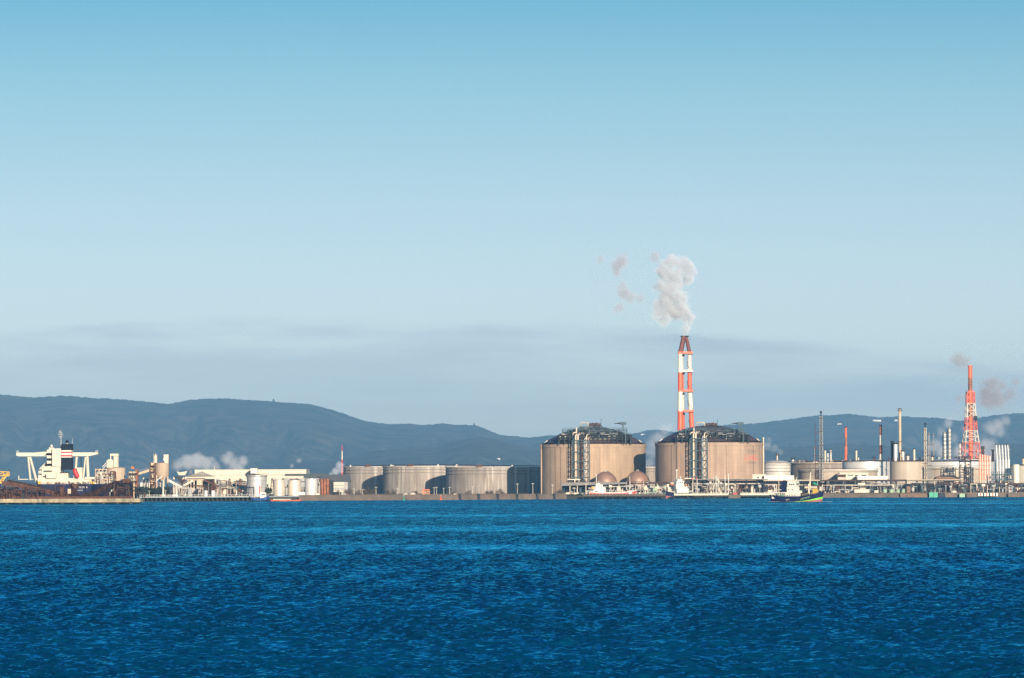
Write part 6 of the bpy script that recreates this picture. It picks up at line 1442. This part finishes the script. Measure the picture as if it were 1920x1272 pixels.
    # bow wave and wake: foam lying on the water round the hull
    rng = random.Random(2); k = MB()
    for i in range(60):
        e = rng.random()
        if e < .5: x = L_ / 2 + rng.uniform(-2.0, 5.5); y = rng.uniform(-1.8, 1.2)
        elif e < .8: x = -L_ / 2 + rng.uniform(-1, 6); y = -B_ / 2 + rng.uniform(-1.0, .0)
        else: x = rng.uniform(-4, 6); y = -B_ / 2 + rng.uniform(-1.0, -.1)
        r = rng.uniform(.2, .55); k.ball(W_(x, y, .02 + rng.uniform(0, .1)), r, 6, .3)
    w = k.build('bow_foam', M['foam'], None, loc=o); tag(w, kind='stuff')
coaster()

def small_ship(px, D, ang, L_, B_, fb, hull_m, label, parts, sheer=1.6, name='cargo_ship', cat='ship', group='vessels at the quays'):
    o = (X(px, D), D, 0); t = empty(name, o, label, cat, group)
    k = MB(); W_, secs, pt = ship_hull(k, o, ang, L_, B_, fb, hull_m[1], sheer=sheer); k.build('hull', [M[q] for q in hull_m[0]], t)
    for nm, mt, boxes in parts:
        k = MB()
        for b in boxes:
            if len(b) == 6: wbox(k, W_, *b)
            else: k.tube(W_(*b[:3]), W_(*b[3:6]), b[6], 6)
        k.build(nm, M[mt], t)
    return t
# moored cargo ship: bow towards us and left
small_ship(1270, 2846, R(-158), 21, 8, 3.9, (['antifoul', 'navy'], [(0, .48, 0), (.48, 1, 1)]), 'moored cargo ship with dark bow, red waterline and stacked white bridge', [
    ('superstructure', 'white_clean', [(-6.8, 2.0, -3.6, 3.6, 3.2, 6.6), (-5.6, 2.4, -3.2, 3.2, 6.6, 9.4), (-3.6, 1.8, -2.8, 2.8, 9.4, 11.6), (-2.6, .8, -2.2, 2.2, 11.6, 12.8), (-7.0, 2.6, -3.8, 3.8, 6.4, 6.7)]),
    ('window', 'window', [(-3.0, -2.2, 2.805, 2.83, 10.2, 10.9), (-1.6, -.8, 2.805, 2.83, 10.2, 10.9), (-.2, .6, 2.805, 2.83, 10.2, 10.9), (-4.8, -4.2, 3.205, 3.23, 7.6, 8.2), (-2.8, -2.2, 3.205, 3.23, 7.6, 8.2), (-.8, -.2, 3.205, 3.23, 7.6, 8.2)]),
    ('mast', 'white_clean', [(.4, 0, 11.6, .4, 0, 19.6, .3), (-.6, 0, 18.6, 1.4, 0, 18.6, .12), (-2.4, 0, 12.8, -2.4, 0, 14.6, .25), (-3.2, 0, 14.6, -1.6, 0, 14.6, .12)]),
    ('funnel', 'red', [(3.4, 5.4, -1.3, 1.3, 8.9, 10.0)]), ('funnel_base', 'dark_steel', [(3.3, 5.5, -1.4, 1.4, 6.2, 8.88)]), ('funnel_top', 'cream', [(3.3, 5.5, -1.4, 1.4, 10.02, 10.7)]),
    ('deck_house', 'cream', [(3, 8.6, -2.8, 2.8, 3.0, 4.6), (5.8, 7.6, -2, 2, 4.6, 7.6), (8.4, 8.7, -.3, .3, 3.5, 9.0)]), ('lifeboat', 'rust_bright', [(-5.6, -3.2, 3.3, 4.1, 8.4, 9.3)])])
# white patrol vessel with red lower hull behind the narrow jetty
small_ship(1148, 2826, R(4), 30, 7.5, 4.3, (['crimson', 'white_clean'], [(0, .90, 0), (.90, 1, 1)]), 'white ship with a red hull behind the narrow jetty, by the spheres', [
    ('superstructure', 'white_clean', [(-13.0, -4.8, -3, 3, 3.4, 6.0), (-12, -5.4, -2.8, 2.8, 6.0, 7.8), (-11.2, -6.6, -2.4, 2.4, 7.8, 9.4), (-10.6, -8.4, -1.6, 1.6, 9.4, 10.2)]),
    ('window', 'window', [(-10.8, -10.0, -2.44, -2.405, 8.2, 8.9), (-9.5, -8.7, -2.44, -2.405, 8.2, 8.9), (-8.2, -7.4, -2.44, -2.405, 8.2, 8.9), (-11.6, -11, -2.84, -2.805, 6.6, 7.1), (-9.6, -9, -2.84, -2.805, 6.6, 7.1), (-7.4, -6.8, -2.84, -2.805, 6.6, 7.1), (-12, -10, -3.04, -3.005, 4.2, 5.2)]),
    ('mast', 'white_clean', [(-10.6, 0, 9.6, -10.6, 0, 16.2, .22), (-9, 0, 9.4, -9, 0, 12, .12)]), ('lifeboat', 'yellow', [(-14.0, -12.2, -2.8, -1.4, 6.6, 8.0)]), ('deck_house', 'cream', [(-14.8, -13.2, -2, 2, 3.4, 5.0), (10, 12.8, -1.6, 1.6, 3.6, 5.4)]),
    ('bow_marking', 'white_clean', [(10.6, 12.4, -3.4, -3.1, 1.8, 4.6)]), ('crane', 'dark_steel', [(-4, 0, 3.4, -1.5, 0, 7.4, .3), (0, 0, 3.4, 2.6, 0, 6.8, .3), (-1.5, 0, 7.4, 2.6, 0, 6.8, .2)]), ('foremast', 'white', [(11.6, 0, 3, 11.6, 0, 15.0, .2)])], name='patrol_ship')
# blue tug in front of the ringed tank
small_ship(488, 2625, R(-8), 10.0, 4.2, 1.9, (['navy', 'tug_blue'], [(0, .5, 0), (.5, 1, 1)]), 'small blue tug with a white wheelhouse and windscreen', [
    ('wheelhouse', 'white_clean', [(.2, 3.8, -1.5, 1.5, 1.4, 5.1), (-.2, 3.2, -1.3, 1.3, 5.1, 5.5)]), ('window', 'window', [(1.3, 3.2, -1.54, -1.505, 3.9, 4.5), (3.81, 3.84, -1.1, 1.1, 3.9, 4.5)]),
    ('awning_frame', 'white', [(-3.2, -1.4, 1.2, -3.2, -1.4, 4.9, .12), (-1.6, -1.4, 1.2, -1.6, -1.4, 4.9, .12), (-3.2, -1.4, 4.9, .4, -1.4, 4.9, .12)]), ('exhaust', 'red', [(-.6, 0, 4.6, -.6, 0, 9.4, .35)])], sheer=1.6, name='tug')
small_ship(536, 2630, R(0), 17.5, 4.5, .7, (['rust_bright', 'red'], [(0, .5, 0), (.5, 1, 1)]), 'flat orange barge lying low in the water', [('deck_cargo', 'dark_steel', [(-7, 6, -1.8, 1.8, .4, .9)])], sheer=.2, name='barge')
low_block(512, 545, 936.0, 938.6, -4, 'cream', 'pale floating pontoon behind the orange barge', 'pontoon', 'pontoon', dep=4, group=None, z0=-.3)

# buoys
for px, py, mt, lab in ((757, 939, 'green', 'small green channel buoy in front of the middle weathered tank'), (826.5, 938, 'rust_bright', 'small orange channel buoy in front of the sea wall')):
    D = DG(px, py); x = X(px, D); t = empty('buoy', (x, D, 0), lab, 'buoy', 'channel buoys'); k = MB(); k.lathe((x, D, -.3), [(.9, 0), (.9, .9), (.35, 1.4), (.22, 3.2)], 12); k.build('body', M['green'] if mt == 'green' else M['red'], t)
    k = MB(); k.ball((x, D, 3.1), .32, 8); k.build('lantern', M['white'], t)
# orange hut on the sea wall
t = empty('hut', (X(799, S(799) + 6), S(799) + 6, GZ), 'orange-red hut with round hoops on the sea wall between the weathered tanks', 'hut')
D = S(799) + 6; k = MB(); Bx(k, 791, 806, 919, 928.5, D, 4, z0=GZ); k.build('wall', M['rust_bright'], t)
for q in (795, 802.5): k = MB(); c = P(q, 924, D - .15); k.path([(c.x + .95 * math.cos(a), D - .15, c.z + .95 * math.sin(a)) for a in np.linspace(0, 2 * math.pi, 13)], .18, 5); k.build('hoop', M['tan'], t)
k = MB(); Bx(k, 792, 805, 917.8, 919, D - .4, 5); k.build('roof', M['red'], t)
for i, (px, w, h, mt, lab) in enumerate(((760, 2.5, 1.6, 'white', 'white tarpaulin heap left of the orange hut, left one'), (773, 3.0, 2.0, 'white', 'white rounded heap close left of the orange hut'), (565, 3.2, 2.3, 'white_clean', 'white box van on the bank between the cream pair and the silver tank'), (853, 1.2, 1.0, 'white', 'tiny white box on the wall below the pale streaked tank'),
                                      (1064, 1.6, 1.4, 'cream', 'tiny cream box on the wall below the pump shed'), (1078, 1.2, 1.2, 'cream', 'tiny cream box by the left end of the narrow jetty'), (596, 1.4, 1.6, 'cream', 'small cream kiosk between the silver tank and the rusty block'), (1788, 3.0, 1.8, 'white', 'white rounded heap on the quay right of the green boxes'),
                                      (1618, 1.8, 1.6, 'white', 'white mooring cabinet on the sloping bank, left one'), (1643, 1.8, 1.8, 'cream', 'cream mooring cabinet on the sloping bank, right one'))):
    D = S(px) + 5; x = X(px, D); k = MB(); k.lathe((x, D, GZ), [(w * .8, 0), (w * .75, h * .6), (w * .4, h), (.02, h * 1.05)], 8) if 'heap' in lab else k.cbox((x, D, GZ), w * 1.5, 1.8, h)
    solo('quay_box' if 'heap' not in lab else 'covered_heap', k, M[mt], lab, 'box' if 'heap' not in lab else 'heap', 'small boxes and heaps on the quay')

# lamp posts along the shore
lamps = [(664, 917), (680, 918), (705, 914), (745, 916), (814, 915), (818.5, 914), (832, 916), (843, 914.5), (886, 913), (970, 908), (999, 907.5), (1036, 910), (556, 918), (637, 919), (280, 921), (310.5, 920), (1099, 908)]
proto = None; nth = ['first', 'second', 'third', 'fourth', 'fifth', 'sixth', 'seventh', 'eighth', 'ninth', 'tenth', 'eleventh', 'twelfth', 'thirteenth', 'fourteenth', 'fifteenth', 'sixteenth', 'seventeenth']
order = sorted(range(len(lamps)), key=lambda i: lamps[i][0])
for n_, i in enumerate(order):
    px, py = lamps[i]; D = S(px) + 4; x = X(px, D); h = Z(px, py, D) - GZ
    lab = 'thin pale lamp post on the shore, %s one counted from the left' % nth[n_]
    if proto is None:
        proto = empty('lamp_post', (x, D, GZ), lab, 'lamp post', 'lamp posts along the shore'); k = MB(); k.tube((x, D, GZ), (x, D, GZ + 6), .17, 6, .11); k.build('pole', M['cream'], proto)
        k = MB(); k.box(x - .9, x + .9, D - .15, D + .15, GZ + 5.95, GZ + 6.15); k.build('lamp_head', M['light_grey'], proto); proto.scale = (1, 1, h / 6)
    else: dup(proto, (x, D, GZ), lab, scale=(1, 1, h / 6))
# pale little cranes of the left quay
for px, yt, w, lab in ((306, 899, 1.0, 'white mast with a round foot, in front of the dark trees'), (326, 911, .5, 'thin white A-shaped derrick, left one of two right of the trees'), (331, 911, 1.1, 'thicker pale derrick, right one of two right of the trees')):
    D = S(px) - 2; x = X(px, D); z1 = Z(px, yt, D); t = empty('derrick', (x, D, 3.1), lab, 'derrick', 'pale derricks of the terminal jetty')
    k = MB(); k.tube((x, D, 3.1), (x, D, z1), w * .8, 8, w * .3); k.build('mast', M['white'], t)
    k = MB(); k.lathe((x, D, 3.1), [(1.1, 0), (1.1, .9), (.4, 1.3)], 10); k.build('foot', M['white_clean'], t)
# ================================================================ TREES AND BUSHES
def tree_proto(seed, r, h, n, leaf='leaf', size=.55, bare=False, name='tree', label='', cat='tree', group=''):
    rng = random.Random(seed); t = empty(name, (0, 0, 0), label, cat, group)
    k = MB(); k.tube((0, 0, 0), (0, 0, h * .45), r * .09 + .05, 6, r * .05 + .03)
    for i in range(7):
        a = rng.uniform(0, 6.28); k.tube((0, 0, h * rng.uniform(.25, .5)), (r * .7 * math.cos(a), r * .7 * math.sin(a), h * rng.uniform(.6, .95)), r * .04 + .02, 4, .02)
    k.build('trunk', M['bark'], t)
    k = MB(); cl = [(rng.uniform(-.6, .6) * r, rng.uniform(-.6, .6) * r, h * rng.uniform(.35, .85), rng.uniform(.35, .6) * r) for _ in range(9)]
    for i in range(n):
        cx_, cy_, cz_, cr_ = rng.choice(cl); a, e = rng.uniform(0, 6.28), math.asin(rng.uniform(-1, 1)); rr = cr_ * rng.uniform(.6, 1.05)
        c = Vector((cx_ + rr * math.cos(a) * math.cos(e), cy_ + rr * math.sin(a) * math.cos(e), max(.15, cz_ + rr * math.sin(e) * .9)))
        u = Vector((rng.uniform(-1, 1), rng.uniform(-1, 1), rng.uniform(-1, 1))).normalized(); v = u.orthogonal().normalized(); s = size * rng.uniform(.5, 1.2)
        w_ = .12 if bare else .7
        k.add([c + u * s, c + v * s * w_, c - u * s, c - v * s * w_], [(0, 1, 2, 3)])
    k.build('crown', M['twig' if bare else leaf], t)
    return t
trees = [(258, 914, 3.4), (264, 911, 3.8), (271, 913, 3.5), (279, 912, 3.9), (287, 914, 3.3), (295, 911.5, 4.2), (302, 915, 3.2), (312, 911.5, 4.4), (319, 912.5, 4.2), (468 + 34, 913, 2.8), (252, 918, 3.0)]
pt_ = tree_proto(1, 4.0, 7.2, 900, label='x', group='dark evergreen trees behind the end of the pier')
for i, (px, yt, r) in enumerate(trees):
    D = 2735 + (i * 7) % 30; x = X(px, D); h = Z(px, yt, D) - GZ
    lab = ('dark evergreen tree, %s from the left in the row beyond the pier end' % ['second', 'third', 'fourth', 'fifth', 'sixth', 'seventh', 'eighth', 'ninth', 'tenth', '', 'first'][i]) if i != 9 else 'dark bushy tree in the gap between the ringed tank and the cream pair'
    o = pt_ if i == 0 else dup(pt_, (0, 0, 0), lab, rz=i * 1.3); o['label'] = lab
    o.location = (x, D, GZ); o.scale = (r / 4.0, r / 4.0, h / 7.0)
bushes = [(650, 920, 2.4), (656, 918, 2.2), (671, 921, 2.0), (684, 919, 2.2), (692, 917, 2.6), (700, 919, 2.3), (772, 923, 1.8), (780, 922, 2.2), (851, 924, 1.6), (878, 921, 2.4), (914, 922, 2.2), (921, 921, 2.4), (936, 919, 2.6), (943, 923, 1.8), (1003, 924, 1.8), (1046, 921, 2.6), (1052, 920, 2.4), (728, 921, 2.0), (738, 920, 2.2), (633, 921, 1.8)]
bp_ = tree_proto(2, 2.4, 3.0, 420, bare=True, size=.5, name='bush', cat='bush', label='x', group='bare winter bushes on the sea wall')
ordb = sorted(range(len(bushes)), key=lambda i: bushes[i][0])
nthb = nth + ['eighteenth', 'nineteenth', 'twentieth']
for n_, i in enumerate(ordb):
    px, yt, r = bushes[i]; D = S(px) + 7; x = X(px, D); h = max(1.2, Z(px, yt, D) - GZ)
    lab = 'bare brown bush on the sea wall, %s one from the left' % nthb[n_]
    o = bp_ if n_ == 0 else dup(bp_, (0, 0, 0), lab, rz=n_ * 2.1); o['label'] = lab; o.location = (x, D, GZ); o.scale = (r / 2.4, r / 2.4, h / 2.9)

# pale buildings on the hillsides, standing on the slope of the hill mesh
def on_hill(name, px, py):
    pxs, Ys, H = HILL_MESH[name]; j = int(np.argmin(abs(pxs - px))); best = None
    for i in range(len(Ys) - 1):
        if Z(px, py, Ys[i]) <= H[i, j] + GZ: return Ys[i], Z(px, py, Ys[i])
    return None
for i, (nm, px, py, w, h, lab) in enumerate((('far_hills', 1645, 788.5, 15, 3.6, 'largest pale building high on the right hill crest'), ('far_hills', 1575, 795, 8, 2.2, 'long pale building lower on the right hill, above the orange-red stack'), ('far_hills', 1681, 788, 6, 3.0, 'small pale building on the crest beside the tall beige stack'),
        ('far_hills', 1206, 814.5, 8, 1.8, 'tiny pale building on the far ridge between the domed tanks'), ('hills', 585, 873, 6, 2.6, 'pale house at the hill foot above the grey roofed shed'), ('foothills', 1702, 828, 4, 2.4, 'tiny pale house on the slope right of the tall beige stack'), ('hills', 606, 866, 3, 3.5, 'faint pale house on the slope left of the far striped chimney'), ('foothills', 934, 860, 8, 1.8, 'faint long house low on the foothill above the streaked tank'))):
    r = on_hill(nm, px, py + h / 2)
    if r is None: continue
    Y, z = r; Y -= 22; z = Z(px, py + h / 2, Y); x = X(px, Y); W2 = m_px(w, Y) / 2; hh = m_px(h, Y)
    t = empty('hillside_building', (x, Y, z), lab, 'building', 'pale buildings on the hills'); k = MB(); k.box(x - W2, x + W2, Y, Y + 40, z - 6, z + hh * .75); k.build('wall', M['white_clean'], t)
    k = MB(); k.add([(x - W2 - 1, Y - 1, z + hh * .75), (x + W2 + 1, Y - 1, z + hh * .75), (x + W2 + 1, Y + 20, z + hh), (x - W2 - 1, Y + 20, z + hh), (x + W2 + 1, Y + 41, z + hh * .75), (x - W2 - 1, Y + 41, z + hh * .75)], [(0, 1, 2, 3), (3, 2, 4, 5), (0, 3, 5), (1, 4, 2)]); k.build('roof', M['light_grey'], t)
# crest antennas
for px, py, D, lab in ((889.5, 795, 22980, 'tiny relay tower on the crest above the streaked tank'), (513, 749, 22980, 'tiny relay tower on the crest of the left hill')):
    k = MB(); x = X(px, D); z = Z(px, py, D); k.box(x - 4, x + 4, D, D + 6, z - 24, z + 2); k.box(x - 8, x + 8, D, D + 6, z - 15, z - 7); solo('relay_tower', k, M['dark_steel'], lab, 'tower', 'relay towers on the crest')

# ================================================================ SMOKE AND STEAM
def plume_mat(name, col, dens, scale, lo, hi, aniso=0.2, detail=4.0, dist=0.0, rough=.62):
    m = bpy.data.materials.new(name); m.use_nodes = True; t = m.node_tree; t.nodes.clear(); L = t.links
    out = N(t, 'ShaderNodeOutputMaterial'); pv = N(t, 'ShaderNodeVolumePrincipled'); pv.inputs['Color'].default_value = (*col, 1); pv.inputs['Anisotropy'].default_value = aniso
    geo = N(t, 'ShaderNodeNewGeometry'); n = N(t, 'ShaderNodeTexNoise', i_Scale=scale, i_Detail=detail, i_Roughness=rough, i_Distortion=dist); L.new(geo.outputs['Position'], n.inputs['Vector'])
    r = N(t, 'ShaderNodeMapRange', interpolation_type='SMOOTHSTEP'); r.inputs['From Min'].default_value = lo; r.inputs['From Max'].default_value = hi; r.inputs['To Max'].default_value = dens
    L.new(n.outputs[0], r.inputs[0]); L.new(r.outputs[0], pv.inputs['Density']); L.new(pv.outputs[0], out.inputs['Volume']); return m
def soft_plume_mat(name, col, dens, blobs, scale, nz=.9, edge=.5, soft=.35, detail=5.0):
    """density falls off round the given blob centres, broken up by noise"""
    m = bpy.data.materials.new(name); m.use_nodes = True; t = m.node_tree; t.nodes.clear(); L = t.links
    out = N(t, 'ShaderNodeOutputMaterial'); pv = N(t, 'ShaderNodeVolumePrincipled'); pv.inputs['Color'].default_value = (*col, 1); pv.inputs['Anisotropy'].default_value = -0.25
    geo = N(t, 'ShaderNodeNewGeometry'); acc = None
    for c, r in blobs:
        d = N(t, 'ShaderNodeVectorMath', operation='DISTANCE'); L.new(geo.outputs['Position'], d.inputs[0]); d.inputs[1].default_value = c
        q = N(t, 'ShaderNodeMath', operation='DIVIDE'); L.new(d.outputs['Value'], q.inputs[0]); q.inputs[1].default_value = r
        if acc is None: acc = q.outputs[0]
        else:
            s = N(t, 'ShaderNodeMath', operation='SMOOTH_MIN'); L.new(acc, s.inputs[0]); L.new(q.outputs[0], s.inputs[1]); s.inputs[2].default_value = .25; acc = s.outputs[0]
    n = N(t, 'ShaderNodeTexNoise', i_Scale=scale, i_Detail=detail, i_Roughness=.6); L.new(geo.outputs['Position'], n.inputs['Vector'])
    a = N(t, 'ShaderNodeMath', operation='MULTIPLY_ADD'); L.new(n.outputs[0], a.inputs[0]); a.inputs[1].default_value = nz * 2; a.inputs[2].default_value = 1 - nz      # 1 +- nz*...
    f = N(t, 'ShaderNodeMath', operation='SUBTRACT'); L.new(a.outputs[0], f.inputs[0]); L.new(acc, f.inputs[1])
    r = N(t, 'ShaderNodeMapRange', interpolation_type='SMOOTHSTEP'); r.inputs['From Min'].default_value = 0; r.inputs['From Max'].default_value = soft; r.inputs['To Max'].default_value = dens
    L.new(f.outputs[0], r.inputs[0]); L.new(r.outputs[0], pv.inputs['Density']); L.new(pv.outputs[0], out.inputs['Volume']); m.cycles.volume_step_rate = 1.0
    return m
def plume(name, px_blobs, D, col, dens, scale, grow=1.5, nz=.9, soft=.35, dy=0.0, rs=1.0):
    """px_blobs: (px, py, radius px, depth offset m)"""
    bl = []
    for b in px_blobs:
        px, py, r = b[:3]; off = b[3] if len(b) > 3 else 0; p = P(px, py, D + off); bl.append(((p.x, p.y, p.z), m_px(r * rs, D)))
    k = MB(); lo = np.min([np.array(c) - r * grow for c, r in bl], axis=0); hi = np.max([np.array(c) + r * grow for c, r in bl], axis=0)
    lo[2] = max(lo[2], 1.0)
    # faceted hull of the region the cloud fills
    k.box(lo[0], hi[0], lo[1], hi[1], lo[2], hi[2])
    o = k.build(name, soft_plume_mat(name + '_vapour', col, dens, bl, scale, nz=nz, soft=soft), None, loc=tuple(lo)); tag(o, kind='stuff'); return o
plume('chimney_smoke', [(1284, 626, 6), (1288, 612, 12), (1291, 598, 13, 2), (1281, 590, 15), (1265, 592, 12, -4), (1248, 598, 13, -6), (1233, 590, 14, -6), (1231, 575, 12, -3), (1250, 575, 20, 0), (1262, 560, 22, 2), (1272, 575, 20, 3), (1252, 543, 22, 2), (1262, 525, 20, 4), (1250, 508, 18, 4), (1262, 492, 14, 6), (1286, 505, 17, 8), (1288, 522, 13, 8), (1276, 512, 14, 6)],
      3420, (.86, .885, .94), .15, .12, nz=1.45, soft=.5, rs=1.22)
plume('drifting_smoke', [(1163, 494, 16), (1158, 506, 12), (1168, 488, 12), (1168, 535, 10), (1172, 550, 12), (1185, 558, 12), (1200, 560, 8), (1160, 578, 11), (1152, 583, 7), (1125, 487, 8), (1228, 482, 10)], 3370, (.66, .64, .72), .13, .09, nz=1.0, soft=.8, rs=1.35)
plume('ground_steam', [(334, 872, 14), (350, 868, 16), (370, 866, 16), (388, 870, 14), (405, 872, 14), (424, 862, 17), (438, 870, 16), (455, 866, 12), (400, 862, 10), (430, 852, 10), (448, 874, 12)], 3450, (.93, .95, .98), .07, .034, nz=1.35, soft=.8, rs=1.35)
plume('chimney_steam', [(629, 884, 10), (636, 874, 10), (640, 882, 8), (622, 890, 6)], 4700, (.93, .95, .98), .09, .06, nz=.9, soft=.6)
plume('thin_steam', [(548, 874, 6), (546, 886, 5), (560, 864, 7)], 3600, (.93, .95, .98), .07, .10, nz=.9, soft=.7)
plume('gap_steam', [(1222, 850, 20), (1216, 868, 18), (1236, 822, 18), (1246, 808, 15), (1226, 836, 17), (1210, 884, 12), (1256, 802, 10)], 3600, (.90, .90, .94), .035, .05, nz=1.2, soft=.8, rs=1.15)
plume('refinery_steam', [(1764, 812, 16), (1756, 830, 16), (1770, 846, 16), (1790, 820, 18), (1800, 846, 20), (1812, 806, 16), (1778, 796, 12), (1838, 850, 22), (1850, 830, 20), (1858, 806, 18), (1872, 798, 16), (1884, 790, 12), (1862, 850, 14), (1876, 812, 12)], 3560, (.92, .93, .97), .06, .03, nz=1.4, soft=.8, rs=1.35)
plume('brown_smoke', [(1870, 744, 18), (1890, 742, 14), (1850, 738, 14), (1845, 752, 10), (1858, 720, 14), (1880, 725, 10), (1800, 746, 8), (1796, 674, 12), (1812, 678, 9), (1905, 716, 8)], 3500, (.50, .48, .54), .10, .05, nz=1.4, soft=.9, rs=1.5)
plume('tank_side_steam', [(1440, 836, 9), (1452, 842, 9), (1462, 848, 8), (1442, 824, 6)], 3620, (.93, .95, .98), .03, .06, nz=1.0, soft=.7, rs=1.2)
# ================================================================ THE AIR
hz = MB().box(-7300, 7300, -480, 28000, -2.5, 620)
o = hz.build('haze', [])
hm = bpy.data.materials.new('haze_air'); hm.use_nodes = True; t = hm.node_tree; t.nodes.clear()
out = N(t, 'ShaderNodeOutputMaterial'); pv = N(t, 'ShaderNodeVolumePrincipled')
pv.inputs['Color'].default_value = (0.31, 0.655, 1.0, 1); pv.inputs['Density'].default_value = 3.8e-5; pv.inputs['Anisotropy'].default_value = 0.0
t.links.new(pv.outputs[0], out.inputs['Volume']); o.data.materials.append(hm)
tag(o, kind='stuff')
